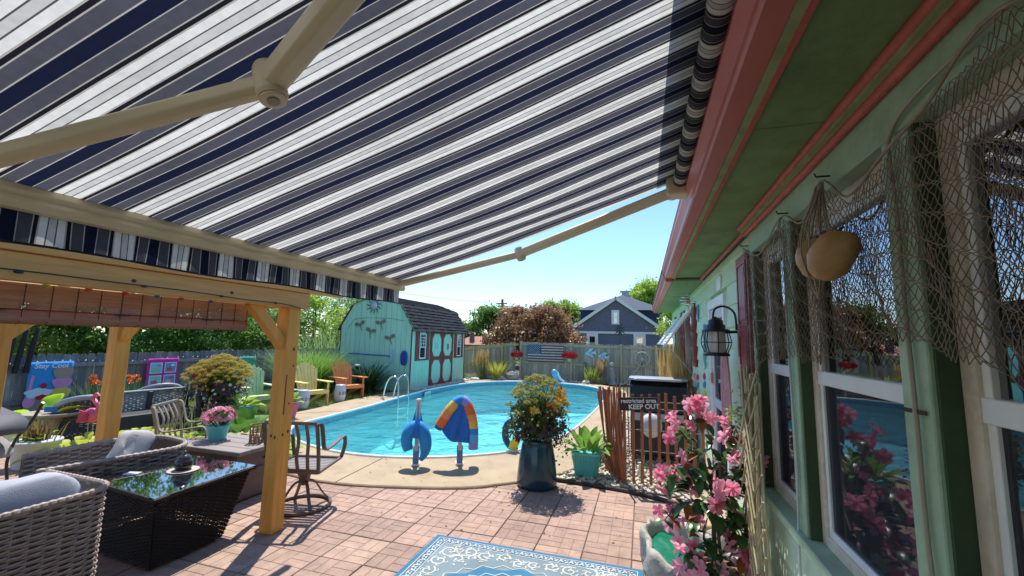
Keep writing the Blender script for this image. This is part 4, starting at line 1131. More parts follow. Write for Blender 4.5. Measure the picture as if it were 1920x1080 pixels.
fence('picket_fence', 'short sloping picket fence between the shed and the far fence', (-8.6, 18.7), (-5.5, 18.97), 1.34, 1.70, -.1, m_fencet, mat('fence yellow light', (.46, .34, .13), .85, scale=5, stretch=(1, 1, 1)), (.12, .85), (2.35,), -1)  # yellow light on this section put into the rail and post colour
# three black stakes standing by the left fence
for k, (y, h, lean) in enumerate(((5.12, .86, .0), (5.27, .88, .0), (5.43, .92, .0))):
    q = MB(); q.tube([(0, -.07, 0), (lean * .5, -.03, h * .5), (lean, .02, h - .03), (lean, .022, h)], [.045, .045, .043, .02], 10)
    tag(q.build('wooden_stake', plain('charred wood', (.018, .014, .014), .8), None, (-11.86, y, .92)), ['leftmost', 'middle', 'rightmost and tallest'][k] + ' of three black stakes fixed to the left fence', 'stake', 'black stakes by the fence')

# ---- flag and ornaments on the far fence
FY = 18.94
flag = thing('wooden_flag', 'weathered wooden plank American flag hung on the far fence', 'flag', (-4.2, FY - .10, .82))
m_fr = mat('flag red wood', (.22, .055, .06), .9, col2=(.13, .04, .045), scale=4, stretch=(1, 1, 8), rand=.15)
m_fw = mat('flag white wood', (.52, .50, .47), .9, col2=(.32, .29, .27), scale=4, stretch=(1, 1, 8), rand=.12)
m_fb = mat('flag blue wood', (.05, .075, .16), .9, col2=(.03, .045, .1), scale=5)
W_, H_ = 1.66, .76; sh_ = H_ / 13
for i in range(13):
    z = H_ - (i + 1) * sh_; x0 = -W_ / 2 if i >= 7 else -W_ / 2 + .63
    MB().box(x0, W_ / 2 + rnd.uniform(-.03, .02), -.02, .0, z + .003, z + sh_ - .003, .002).build('stripe_plank', m_fr if i % 2 == 0 else m_fw, flag)
for i in range(4):
    z = H_ - 7 * sh_; hh = 7 * sh_ / 4; MB().box(-W_ / 2, -W_ / 2 + .62, -.022, 0, z + i * hh + .002, z + (i + 1) * hh - .002).build('canton_plank', m_fb, flag)
st = MB(); star = [((.019 if k % 2 == 0 else .008) * math.sin(k * PI / 5), (.019 if k % 2 == 0 else .008) * math.cos(k * PI / 5)) for k in range(10)]
for r in range(9):
    for c in range(6 if r % 2 == 0 else 5):
        cx = -W_ / 2 + .055 + c * .102 + (.051 if r % 2 else 0); cz = H_ - .035 - r * .043
        st.prism([(x * 1.2 + cx, y * 1.2 + cz) for x, y in star], (0, -.0225, 0), (1, 0, 0), (0, 0, 1), .003)
st.build('stars', plain('star white', (.6, .6, .58), .8), flag)
m_redfl = leafmat('geranium red', (.62, .03, .03), (.45, .01, .02), 20)
m_gl = leafmat('geranium leaf', (.10, .19, .05), (.05, .10, .02), 12)
def wall_pot(x, z, label, s=1.0):
    t = thing('geranium_pot', label, 'planter', (x, FY - .16, z), 0, 'red geranium pots on the far fence', s)
    q = MB(); q.lathe([(.07, 0), (.11, .13), (.12, .135), (.11, .14)], 16, (0, -.02, -.10)); q.build('pot', plain('pot cream', (.55, .42, .28), .7), t)
    pts = clumps((0, -.02, .14), (.26, .16, .12), 40, 8, .05, .3); v, qd = leaf_quads(pts, .07, .8); link('foliage', np_mesh('foliage', v, qd, m_gl), t)
    f = MB()
    for k in range(120):
        d = Vector((rnd.gauss(0, 1), rnd.gauss(-.5, .8), rnd.gauss(.2, .6))).normalized(); blossom(f, (d.x * .28, -.04 + d.y * .17, .13 + d.z * .13), d + Vector((0, -.5, 0)), .045)
    f.build('blossoms', m_redfl, t)
wall_pot(-5.53, 1.0, 'red geranium pot on the fence left of the wooden flag'); wall_pot(-3.1, 1.0, 'red geranium pot on the fence right of the wooden flag', 1.15)
# coral starfish, two fish, wagon wheel
def starfish():
    t = thing('starfish_ornament', 'coral pink openwork starfish ornament on the far fence', 'ornament', (-6.4, FY - .05, 1.12))
    for k in range(5):
        a = PI / 2 + k * 2 * PI / 5; q = MB()
        for o_ in (-.05, 0, .05): q.tube(catmull([(o_ * math.sin(a), 0, -o_ * math.cos(a)), (.15 * math.cos(a) + o_ * .8 * math.sin(a), -.01, .15 * math.sin(a) - o_ * .8 * math.cos(a)), (.30 * math.cos(a + .12), 0, .30 * math.sin(a + .12))], 4), .009, 5)
        q.build('arm', plain('coral metal', (.62, .16, .16), .5), t)
starfish()
m_fish = mat('fish blue metal', (.40, .58, .64), .4, col2=(.28, .45, .55), scale=14, metal=.2)
for k, (x, z, s, rz) in enumerate(((-2.2, 1.28, 1, .15), (-1.65, 1.14, 1, -.2))):
    t = thing('fish_ornament', ['upper left', 'lower right'][k] + ' of two pale blue metal fish on the far fence', 'ornament', (x, FY - .05, z), 0, 'metal fish on the fence')
    pl_ = [(-.24, 0), (-.16, .07), (-.05, .12), (.08, .09), (.15, .03), (.26, .14), (.23, 0), (.26, -.14), (.15, -.03), (.08, -.09), (-.05, -.12), (-.16, -.07)]
    c, s_ = math.cos(rz), math.sin(rz); rot = lambda P: [(a * c - b * s_, a * s_ + b * c) for a, b in P]
    MB().prism(rot(pl_), (0, 0, 0), (1, 0, 0), (0, 0, 1), .012).build('body', m_fish, t)
    MB().prism(rot([(-.09, .105), (.02, .21), (.16, .19), (.07, .09)]), (0, 0, 0), (1, 0, 0), (0, 0, 1), .010).build('fin', m_fish, t)
    MB().prism(rot([(-.05, -.11), (.03, -.19), (.13, -.16), (.06, -.09)]), (0, 0, 0), (1, 0, 0), (0, 0, 1), .010).build('fin', m_fish, t)
    for o_ in (-.06, .0, .06): MB().prism(rot([(o_ - .012, -.08), (o_ + .012, -.08), (o_ + .02, .08), (o_ - .005, .08)]), (0, -.013, 0), (1, 0, 0), (0, 0, 1), .004).build('stripe', plain('fish stripe', (.14, .25, .35), .5), t)
whl = thing('wagon_wheel', 'whitewashed wooden wagon wheel hanging on the far fence', 'wheel', (-.03, FY - .09, 1.10))
q = MB(); q.tube([(.29 * math.cos(a * PI / 18), 0, .29 * math.sin(a * PI / 18)) for a in range(36)], .024, 6, closed=True, smooth=False); m_whl = plain('whitewash wood', (.52, .47, .38), .8); q.build('rim', m_whl, whl)
for k in range(10):
    a = k * PI / 5; MB().bar((.04 * math.cos(a), 0, .04 * math.sin(a)), (.28 * math.cos(a), 0, .28 * math.sin(a)), .022, .022, (0, 1, 0)).build('spoke', m_whl, whl)
q = MB(); q.tube([(0, -.04, 0), (0, .03, 0)], .05, 14); q.build('hub', m_whl, whl)
q = MB().bar((-.75, 18.86, .05), (-.1, 18.84, .85), .09, .04, (0, 1, 0)); tag(q.build('leaning_plank', m_fencep), 'diagonal wooden plank leaning below the wagon wheel', 'plank')
sv = thing('garden_shovel', 'black handled shovel leaning on the far fence', 'shovel', (-2.42, 18.80, 0))
q = MB(); q.tube([(0, 0, .2), (0, .05, .72)], .014, 8); q.build('shaft', m_tubek, sv)
q = MB(); q.tube(catmull([(-.05, .05, .86), (-.05, .05, .76), (0, .05, .71), (.05, .05, .76), (.05, .05, .86)], 4), .013, 6); q.bar((-.05, .05, .86), (.05, .05, .86), .025, .025); q.build('grip', m_tubek, sv)
q = MB(); q.prism([(-.08, .25), (.08, .25), (.085, .05), (0, -.04), (-.085, .05)], (0, 0, 0), (1, 0, 0), (0, .1, 1), .006); q.build('blade', m_tubek, sv)
# metal spinner flower on a pole behind the fence
sp_ = thing('garden_spinner', 'dark metal pinwheel spinner on a pole rising above the far fence', 'ornament', (-.95, 19.2, 0))
q = MB(); q.tube([(0, 0, 0), (0, 0, 2.35)], .015, 8); q.build('pole', m_tubek, sp_)
for k in range(10):
    a = k * PI / 5; q = MB(); q.prism([(0, -.015), (.14, -.03), (.3, .0), (.14, .04)], (0, -.03, 2.32), (math.cos(a), .25, math.sin(a)), (-math.sin(a), 0, math.cos(a)), .006); q.build('petal', m_tubek, sp_)

# ---- left fence: banners and string lights
BXF = -11.93
def banner(label, y0, y1, z0, z1, m, sag=.01):
    t = thing('garden_banner', label, 'banner', (BXF + .055, (y0 + y1) / 2, z0), R(90), 'fabric banners on the left fence')
    W2 = (y1 - y0) / 2; H2 = z1 - z0; q = MB(); q.grid(lambda u, v: (-W2 + 2 * W2 * u, -.02 - .012 * math.sin(u * 9 + v * 2) * (1 - v), H2 * v), 16, 8); q.build('cloth', m, t, solid=.003)
    return t, W2, H2
def flatp(poly, t, m, lift, name):
    MB().prism(poly, (0, -.03 - lift, 0), (1, 0, 0), (0, 0, 1), .002).build(name, m, t)
def blob(cx, cz, rx, rz_, n=18, wob=.0, ph=0): return [(cx + rx * (1 + wob * math.sin(5 * a + ph)) * math.cos(a), cz + rz_ * (1 + wob * math.sin(5 * a + ph)) * math.sin(a)) for a in [2 * PI * k / n for k in range(n)]]
C_ = lambda n, c: plain('print ' + n, c, .85)
t, W2, H2 = banner('banner of ice cream treats reading Stay Cool on the left fence', 5.40, 6.10, -.05, 1.13, C_('blue', (.03, .28, .68)))
flatp(blob(-.14, .14, .20, .13), t, C_('mint', (.35, .6, .42)), .004, 'print')
flatp([(-.34, .20), (.02, .20), (.06, .34), (.0, .52), (-.2, .50), (-.34, .42)], t, C_('brown', (.30, .21, .17)), .006, 'print')
flatp(blob(-.29, .38, .09, .12), t, C_('pink', (.62, .28, .52)), .008, 'print')
flatp(blob(-.16, .55, .21, .10, 30, .10), t, C_('cream blue', (.55, .70, .85)), .010, 'print')
flatp(blob(-.1, .46, .10, .05, 20, .15), t, C_('cherry', (.45, .01, .04)), .014, 'print'); flatp(blob(-.10, .69, .055, .055), t, C_('cherry', (0, 0, 0)), .014, 'print')
flatp([(-.33, .60), (-.28, .60), (-.25, .90), (-.30, .92)], t, C_('pink', (0, 0, 0)), .007, 'print')
flatp([(.08, .52), (.30, .52), (.20, .08)], t, C_('cone', (.55, .36, .16)), .006, 'print')
flatp(blob(.19, .53, .17, .12, 24, .06), t, C_('yellow ice', (.68, .55, .14)), .008, 'print'); flatp(blob(.19, .74, .165, .12, 24, .06), t, C_('pink', (0, 0, 0)), .010, 'print'); flatp(blob(.19, .95, .17, .14, 24, .05), t, C_('taupe ice', (.36, .28, .22)), .012, 'print')
me = text_mesh('Stay Cool', .135, .001, shear=.15, bold=.002); me.materials.append(C_('white', (.8, .8, .8))); link('lettering', me, t, (-.02, -.048, H2 - .13), (R(90), 0, 0))
t, W2, H2 = banner('magenta banner with four small beach pictures on the left fence', 7.55, 8.30, .36, 1.12, C_('magenta', (.55, .04, .34)))
for i, (cx, cz) in enumerate(((-.17, .52), (.17, .52), (-.17, .2), (.17, .2))):
    flatp([(cx - .145, cz - .135), (cx + .145, cz - .135), (cx + .145, cz + .135), (cx - .145, cz + .135)], t, C_('white', (0, 0, 0)), .004, 'print')
    flatp([(cx - .125, cz - .115), (cx + .125, cz - .115), (cx + .125, cz + .115), (cx - .125, cz + .115)], t, C_(['sky', 'sea', 'aqua', 'deep'][i], [(.25, .55, .75), (.12, .35, .68), (.25, .65, .70), (.2, .3, .68)][i]), .006, 'print')
    flatp(blob(cx - .02, cz - .04, .08, .055, 16, .2, i), t, C_(['leaf', 'crab', 'rose', 'sand'][i], [(.3, .6, .3), (.7, .08, .12), (.7, .08, .2), (.75, .5, .35)][i]), .008, 'print')
    flatp(blob(cx + .05, cz + .06, .05, .03, 12, .2, i * 2), t, C_(['violet', 'white', 'leaf', 'rose'][i], (.4, .3, .6)), .009, 'print')
t, W2, H2 = banner('green banner with golden flip-flops on the left fence', 10.08, 10.66, .0, 1.09, C_('green', (.06, .42, .26)))
for cx, cz, a in ((-.10, .40, .1), (.14, .42, -.1)):
    flatp([(x + a * (y - cz), y) for x, y in blob(cx, cz + .16, .12, .26)] , t, C_('gold', (.75, .45, .06)), .004, 'print'); flatp(blob(cx, cz - .16, .105, .16), t, C_('gold', (0, 0, 0)), .006, 'print')
    flatp(blob(cx, cz + .2, .035, .035), t, C_('leaf', (0, 0, 0)), .012, 'print'); flatp(blob(cx + .02, cz - .1, .03, .03), t, C_('crab', (0, 0, 0)), .012, 'print')
q = MB(); pts = [(-11.90, y, 1.13 + .03 * math.sin(y * 2.4)) for y in np.linspace(4.6, 15, 80)]; q.tube(pts, .004, 4)
fl = tag(q.build('fairy_light_string', m_tubek), 'string of small fairy lights along the left fence', 'string lights')
m_bulb = plain('fairy bulb', (.75, .8, .9), .15)
for i in range(0, 80, 1):
    x, y, z = pts[i]; MB().ball((x + .015, y, z - .02), .016, 6, 4).build('bulb', m_bulb if i % 3 else plain('fairy bulb blue', (.08, .15, .6), .2), fl)

# ================================================================ SHED
m_shed = mat('shed seafoam', (.42, .68, .53), .65, col2=(.37, .62, .48), scale=2.5, stretch=(3, 3, .4), rand=.04, bump=.12, dirt=.35, dscale=2, dcol=(.20, .30, .22))
m_sroof = mat('shed shingle', (.046, .047, .052), .95, spec=.15, col2=(.026, .027, .031), scale=14, rand=.22, bump=.4, bscale=80)
m_strim = mat('shed red trim', (.24, .035, .03), .6)
shed = thing('garden_shed', 'seafoam green barn shed with dark gambrel roof and red trimmed doors', 'shed', (-8.9, 15.0, 0))
SX0, SX1, SY0, SY1, SE = -10.30, -7.45, 12.68, 17.15, 2.06
SO = (8.9, -15.0, 0)
def sb(mb, name, m, parent=None, **k): return mb.build(name, m, shed if parent is None else parent, SO if parent is None else None, **k)
GAM = [(SX0 - .12, 2.02), (SX0 + .45, 2.93), (-8.875, 3.27), (SX1 - .45, 2.93), (SX1 + .12, 2.02)]
def gz(x):
    for (a, za), (b, zb) in zip(GAM[:-1], GAM[1:]):
        if a <= x <= b: return za + (zb - za) * (x - a) / (b - a)
    return 2.0
# vertical grooved boards on gable and long side
nb = 14; bw = (SX1 - SX0) / nb
for i in range(nb):
    x0 = SX0 + i * bw + .004; x1 = x0 + bw - .008; xs = [x0] + [gx for gx, _ in GAM if x0 < gx < x1] + [x1]
    poly = [(x0, 0), (x1, 0)] + [(x, gz(x) - .02) for x in reversed(xs)]
    q = MB().prism(poly, (0, SY0 + .02, 0), (1, 0, 0), (0, 0, 1), .02); sb(q, 'wall_board', m_shed)
q = MB().prism([(SX0, 0), (SX1, 0)] + [(SX1, gz(SX1) - .03)] + [(x, z - .03) for x, z in GAM[3:0:-1]] + [(SX0, gz(SX0) - .03)], (0, SY0 + .045, 0), (1, 0, 0), (0, 0, 1), .02); sb(q, 'gable_core', m_strim)
nb = 22; bw = (SY1 - SY0) / nb
for i in range(nb):
    y0 = SY0 + i * bw + .004; sb(MB().box(SX1 - .02, SX1, y0, y0 + bw - .008, 0, SE), 'wall_board', m_shed)
sb(MB().box(SX0 + .02, SX1 - .022, SY0 + .05, SY1 - .02, 0, SE), 'core', m_shed)
sb(MB().box(SX1 - .01, SX1 + .022, SY0 - .012, SY0 + .03, 0, SE), 'corner_trim', m_strim); sb(MB().box(SX0 - .022, SX0 + .01, SY0 - .012, SY0 + .03, 0, SE), 'corner_trim', m_strim)
sb(MB().box(SX1 - .01, SX1 + .015, SY1 - .04, SY1 + .01, 0, SE), 'corner_trim', m_strim)
# faint loft door seams on the gable
for a, b in (((-10.05, 2.05), (-9.75, 2.40)), ((-9.75, 2.40), (-9.2, 2.45)), ((-9.2, 2.45), (-8.3, 2.43)), ((-8.3, 2.43), (-7.75, 2.35))):
    sb(MB().bar((a[0], SY0 - .002, a[1]), (b[0], SY0 - .002, b[1]), .008, .014, (0, 0, 1)), 'loft_seam', plain('seam dark green', (.08, .17, .12), .8))
for (xa, za), (xb, zb) in zip(GAM[:-1], GAM[1:]):
    sb(MB().bar((xa, SY0 - .02, za - .015), (xb, SY0 - .02, zb - .015), .03, .05, (0, 0, 1)), 'rake_trim', m_strim if xa < -10 else m_shed)
# roof deck and single shingles
for (xa, za), (xb, zb) in zip(GAM[:-1], GAM[1:]):
    q = MB(); q.add([(xa, SY0 - .05, za), (xb, SY0 - .05, zb), (xb, SY1 + .1, zb), (xa, SY1 + .1, za), (xa, SY0 - .05, za - .02), (xb, SY0 - .05, zb - .02), (xb, SY1 + .1, zb - .02), (xa, SY1 + .1, za - .02)], [(0, 1, 2, 3), (7, 6, 5, 4), (0, 4, 5, 1), (1, 5, 6, 2), (2, 6, 7, 3), (3, 7, 4, 0)])
    sb(q, 'roof_deck', m_sroof)
def shingle_rows(xa, za, xb, zb, rows, cols):
    """lower edge (xa,za) to upper edge (xb,zb)"""
    dx, dz_ = xb - xa, zb - za; L = math.hypot(dx, dz_); ang = math.atan2(dz_, -dx); rw = L / rows; cw = (SY1 + .15 - SY0) / cols
    q = MB(); q.add([(-.0, 0, .030), (-rw * 1.12, 0, .008), (-rw * 1.12, cw * .97, .008), (0, cw * .97, .030), (0, 0, .006), (0, cw * .97, .006)], [(0, 1, 2, 3), (4, 0, 3, 5), (4, 1, 0), (5, 3, 2)])
    me = q.mesh('shingle', m_sroof)
    for r in range(rows):
        for c in range(cols):
            t_ = r / rows; x = xa + dx * t_; z = za + dz_ * t_
            o = link('shingle', me, shed, (x + 8.9 + rnd.uniform(0, .012), SY0 - .05 + c * cw + (.5 * cw if r % 2 else 0) - 15.0 - .1, z + rnd.uniform(0, .004)), (0, ang, 0))
shingle_rows(GAM[4][0] + .02, GAM[4][1] - .02, GAM[3][0], GAM[3][1], 8, 18)
shingle_rows(GAM[3][0], GAM[3][1], GAM[2][0], GAM[2][1], 7, 18)
# doors and windows on the long side
def shed_window(y0, y1, z0=1.0, z1=1.98):
    x = SX1; w_ = (y1 - y0); a, b = y0 + w_ * .27, y1 - w_ * .27
    f = MB()
    for r_ in ((a, a + .035, z0 + .06, z1 - .03), (b - .035, b, z0 + .06, z1 - .03), (a + .035, b - .035, z0 + .06, z0 + .10), (a + .035, b - .035, z1 - .07, z1 - .03), (a + .035, b - .035, 1.45, 1.48)): f.box(x, x + .035, *r_)
    win = sb(f, 'window', m_white)
    MB().box(x + .004, x + .008, a + .035, b - .035, z0 + .1, z1 - .07).build('pane', pane_mat('shed pane', .12, (.2, .22, .25)) if 'sp' not in MATS else MATS['sp'], win)
    MB().box(x + .001, x + .003, a + .035, b - .035, z0 + .1, z1 - .07).build('backing', m_room, win)
    for k in (1, 2): q = MB().box(x + .009, x + .018, a + (b - a) * k / 3 - .008, a + (b - a) * k / 3 + .008, 1.48, z1 - .07); q.build('muntin', m_white, win)
    for zz in (1.58, 1.69, 1.80): q = MB().box(x + .019, x + .027, a + .035, b - .035, zz - .008, zz + .008); q.build('muntin', m_white, win)
    for p0, p1 in ((y0, a - .005), (b + .005, y1)):
        sb(MB().box(x + .001, x + .028, p0, p1, z0, z1, .003), 'shutter', m_strim)
    sb(MB().box(x + .001, x + .03, a, b, z0, z0 + .055), 'window_board', m_strim)
shed_window(12.95, 13.92); shed_window(16.08, 16.95)
DY0, DY1 = 14.05, 15.90
for k in (0, 1):
    y0 = DY0 + k * (DY1 - DY0) / 2 + .01; y1 = y0 + (DY1 - DY0) / 2 - .02
    q = MB().box(SX1 + .001, SX1 + .02, y0, y1, .06, 2.02, .002); dleaf = sb(q, 'door', m_shed)
    x = SX1 + .0205
    for (z0, z1) in ((.06, 1.04), (1.04, 2.02)):
        f = MB(); t_ = .085; c = .16
        ya, yb, za, zb = y0 + t_, y1 - t_, z0 + t_ * .8, z1 - t_ * .8
        o8 = [(ya + c, za), (yb - c, za), (yb, za + c * 1.3), (yb, zb - c * 1.3), (yb - c, zb), (ya + c, zb), (ya, zb - c * 1.3), (ya, za + c * 1.3)]
        oo = [(y0, z0), (y1, z0), (y1, z1), (y0, z1)]
        outer8 = [(ya + c, z0), (yb - c, z0), (y1, za + c * 1.3), (y1, zb - c * 1.3), (yb - c, z1), (ya + c, z1), (y0, zb - c * 1.3), (y0, za + c * 1.3)]
        corners = {1: (y1, z0), 3: (y1, z1), 5: (y0, z1), 7: (y0, z0)}
        for i in range(8):
            j = (i + 1) % 8; P = [o8[i], o8[j], outer8[j]] + ([corners[i]] if i in corners else []) + [outer8[i]]
            n = len(P); f.add([(x, a, b) for a, b in P] + [(x + .014, a, b) for a, b in P], [tuple(range(n)), tuple(range(n, 2 * n))[::-1]] + [(e, (e + 1) % n, n + (e + 1) % n, n + e) for e in range(n)])
        f.build('door_trim', m_strim, dleaf)
sb(MB().box(SX1 + .001, SX1 + .03, DY0 - .05, DY0, .02, 2.04), 'door_post', m_strim); sb(MB().box(SX1 + .001, SX1 + .03, DY1, DY1 + .05, .02, 2.04), 'door_post', m_strim)
sb(MB().box(SX1, SX1 + .12, DY0, DY1, -.02, .05), 'door_sill', m_conc)
an = thing('anchor_ornament', 'small rusty metal ornament on the right shed door', 'ornament', (SX1 + .04, 15.45, 1.45))
for dy in (-.07, 0, .07): q = MB(); q.tube(catmull([(0, 0, -.12), (0, dy * .8, -.02), (0, dy, .12)], 4), .012, 6); q.build('leaf', plain('rust orange', (.55, .2, .04), .6), an)
rg = MB(); rg.tube([(SX1 + .035, 14.5 + .09 * math.cos(a), 1.5 + .11 * math.sin(a)) for a in [k * PI / 10 for k in range(20)]], .008, 5, closed=True); tag(rg.build('ring_ornament', plain('pale blue metal', (.45, .55, .7), .4)), 'pale blue ring ornament on the left shed door', 'ornament')
# sun face and dragonflies on the gable
sunf = thing('sun_ornament', 'silver sun ornament with curled rays high on the shed gable', 'ornament', (-8.98, SY0 - .02, 2.88))
q = MB(); q.ball((0, 0, 0), (.15, .045, .16), 20, 10); q.build('face', mat('sun silver', (.45, .48, .52), .4, metal=.3, scale=12), sunf)
for k in range(11):
    a = k * 2 * PI / 11 + .2; q = MB(); d = (math.cos(a), math.sin(a)); e = (-d[1], d[0])
    q.tube(catmull([(d[0] * .15, -.01, d[1] * .15), (d[0] * .21 + e[0] * .025, -.01, d[1] * .21 + e[1] * .025), (d[0] * .26 - e[0] * .02, -.01, d[1] * .26 - e[1] * .02), (d[0] * .31 + e[0] * .02, -.01, d[1] * .31 + e[1] * .02)], 4), [.022 - .0014 * i for i in range(13)], 5)
    q.build('ray', plain('sun ray steel', (.10, .17, .20), .5), sunf)
for k, (px, pz, a, lb) in enumerate(((-9.50, 2.18, -.3, 'upper left'), (-8.66, 2.24, -.2, 'upper right'), (-9.06, 1.95, .2, 'lower middle'), (-8.26, 1.73, -.25, 'lowest and rightmost'))):
    t = thing('dragonfly_ornament', lb + ' of four bronze dragonflies on the shed gable', 'ornament', (px, SY0 - .02, pz), 0, 'dragonflies on the shed gable')
    t.rotation_euler = (0, a, 0); m_df = mat('dragonfly bronze', (.26, .21, .20), .5, metal=.3, scale=15)
    q = MB(); q.tube([(0, 0, .06), (0, -.01, .02), (.01, -.01, -.1), (.03, 0, -.22)], [.02, .024, .014, .006], 8); q.build('body', m_df, t)
    for sx in (-1, 1):
        for dz_ in (.06, -.0):
            q = MB(); q.prism([(0, dz_), (sx * .09, dz_ + .07), (sx * .2, dz_ + .075), (sx * .21, dz_ + .035), (sx * .1, dz_ - .005)][::sx], (0, -.005, 0), (1, 0, 0), (0, 0, 1), .006); q.build('wing', m_df, t)
# pool pole, brush and net hung on the shed
pole = thing('pool_pole', 'blue telescopic pool pole with brush head hanging on the shed', 'pool pole', (-9.0, SY0 - .06, 1.18))
q = MB(); q.tube([(-1.22, 0, .03), (-.9, 0, .025)], .012, 8); q.build('handle', m_white, pole)
q = MB(); q.tube([(-.9, 0, .025), (.85, 0, -.03)], .019, 8); q.build('shaft', plain('pole blue', (.02, .09, .42), .35), pole)
q = MB(); q.bar((.84, -.03, -.27), (.90, -.03, .22), .05, .035, (0, 1, 0), .01); q.build('brush_head', plain('brush pale blue', (.35, .52, .75), .5), pole)
q = pillow((-7.66, SY0 - .07, 1.10), .12, .05, .24); tag(q.build('leaf_net', mat('net blue', (.015, .05, .30), .8, scale=20)), 'dark blue pool net hanging at the shed corner', 'net')
# ================================================================ LAWN SIDE: chairs, stools, pots
def adirondack(label, loc, rz, col, nm):
    """local: faces +x, origin at the ground under the seat"""
    m = mat('painted ' + nm, col, .55, var=.06, scale=5, stretch=(1, 1, 1), rand=.04)
    t = thing('adirondack_chair', label, 'chair', loc, rz, 'adirondack chairs on the lawn', 1.08)
    for s in (-1, 1):
        y = s * .27
        q = MB(); q.prism([(.30, .0), (.40, .0), (.42, .36), (.32, .36)], (0, y + .0125, 0), (1, 0, 0), (0, 0, 1), .025); q.prism([(.345, .36), (.40, .36), (.40, .54), (.355, .54)], (0, y + .0125, 0), (1, 0, 0), (0, 0, 1), .025); q.build('leg', m, t)
        q = MB(); q.prism([(-.50, 0), (-.38, 0), (.40, .30), (.40, .38), (.30, .38)], (0, y * .9 + .01, 0), (1, 0, 0), (0, 0, 1), .02); q.build('leg', m, t)
        q = MB(); q.prism([(-.32, -.05), (.44, -.075), (.47, 0), (.44, .075), (-.30, .03)], (0, y + s * .03, .54), (1, 0, 0), (0, 1, 0), .022); q.build('armrest', m, t)
    for i in range(6):
        x = .36 - i * .085; z = .375 - i * .026 + (-.02 if i == 0 else 0); MB().bar((x, -.265, z), (x, .265, z), .078, .02, (.28, 0, 1), .003).build('seat_slat', m, t)
    MB().box(.40, .42, -.27, .27, .28, .37).build('apron', m, t)
    d = Vector((-.36, 0, .93)).normalized()
    for i in range(7):
        k = i - 3; y0 = k * .062; y1 = k * .086; L = .80 - .018 * k * k
        q = MB(); p0 = Vector((-.06, y0, .24)); p1 = Vector((-.06, y1, .24)) + d * L
        w0, w1 = .028, .040; tdir = Vector((.93, 0, .36)) * .009
        top = [(p1 - d * .03 - Vector((0, w1, 0))), (p1 - Vector((0, w1 * .55, 0)) + d * (.0 if k > 0 else .012)), (p1 + Vector((0, w1 * .55, 0)) + d * (.0 if k < 0 else .012)), (p1 - d * .03 + Vector((0, w1, 0)))]
        base = [p0 + Vector((0, w0, 0)), p0 - Vector((0, w0, 0))]
        P = base[::-1][:0] + [base[1]] + top + [base[0]]
        n = len(P); q.add([p - tdir for p in P] + [p + tdir for p in P], [tuple(range(n)), tuple(range(n, 2 * n))[::-1]] + [(e, (e + 1) % n, n + (e + 1) % n, n + e) for e in range(n)])
        q.build('back_slat', m, t)
    MB().bar((-.20, -.33, .53), (-.20, .33, .53), .05, .025).build('back_rail', m, t)
    MB().bar((-.33, -.26, .86), (-.33, .26, .86), .03, .05).build('back_rail', m, t)
adirondack('yellow adirondack chair on the lawn between two white garden stools', (-8.38, 9.25, 0), R(-22), (.88, .66, .22), 'yellow')
adirondack('orange adirondack chair on the lawn nearest the shed', (-8.38, 10.7, 0), R(-20), (.82, .27, .08), 'orange')
adirondack('pale green adirondack chair half hidden behind the pergola post', (-8.75, 7.9, 0), R(-20), (.50, .66, .30), 'green')
m_cer = mat('ceramic white', (.62, .66, .72), .3, col2=(.52, .58, .66), scale=18, coat=.3)
def stool(label, loc):
    t = thing('garden_stool', label, 'stool', loc, 0, 'white ceramic garden stools')
    q = MB(); q.lathe([(.10, 0), (.125, .015), (.128, .05), (.15, .14), (.16, .23), (.15, .32), (.13, .41), (.13, .445), (.115, .46), (.0005, .465)], 28); q.build('body', m_cer, t)
    for a in (-.9, -.35, .25, 2.2, 3.6):
        for k in range(6):
            b = k * PI / 3; q = MB(); r = .161; aa = a + .14 * math.cos(b); z = .24 + .032 * math.sin(b); q.ball((r * .99 * math.cos(aa), r * .99 * math.sin(aa), z), (.011, .011, .011), 8, 5); q.build('piercing', plain('piercing dark', (.05, .06, .08), .8), t)
stool('white pierced garden stool left of the yellow adirondack chair', (-7.98, 8.62, 0)); stool('white pierced garden stool between the yellow and orange chairs', (-8.0, 9.98, 0))
def rattan_lantern(label, loc, s=1.0):
    t = thing('rattan_lantern', label, 'lantern', loc, .3, 'small rattan lanterns', s); m = mat('rattan brown', (.26, .13, .065), .7, scale=20)
    q = MB()
    for i in range(10):
        a = i * 2 * PI / 10
        q.tube([(.07 * math.cos(a), .07 * math.sin(a), 0), (.075 * math.cos(a + .2), .075 * math.sin(a + .2), .2)], .006, 5); q.tube([(.07 * math.cos(a), .07 * math.sin(a), 0), (.075 * math.cos(a - .5), .075 * math.sin(a - .5), .2)], .005, 5)
    for z in (0.01, .07, .13, .2): q.tube([(.074 * math.cos(k * PI / 9), .074 * math.sin(k * PI / 9), z) for k in range(18)], .007, 5, closed=True)
    q.build('cage', m, t); c = MB(); c.lathe([(.03, 0.01), (.03, .1), (.0005, .1)], 12); c.build('candle', plain('wax', (.7, .62, .45), .5), t)
rattan_lantern('brown rattan lantern on the storage table', (-4.30, 3.98, .551)); rattan_lantern('brown rattan lantern on a small pale table by the yellow chair', (-8.30, 8.45, .47))
st_ = thing('side_table', 'small pale green side table beside the green adirondack chair', 'table', (-8.35, 8.42, 0)); m_pg = plain('painted pale green', (.42, .58, .42), .6)
MB().box(-.24, .24, -.2, .2, .445, .47, .005).build('top', m_pg, st_)
for x in (-.2, .2):
    for y in (-.16, .16): MB().box(x - .02, x + .02, y - .02, y + .02, 0, .445).build('leg', m_pg, st_)

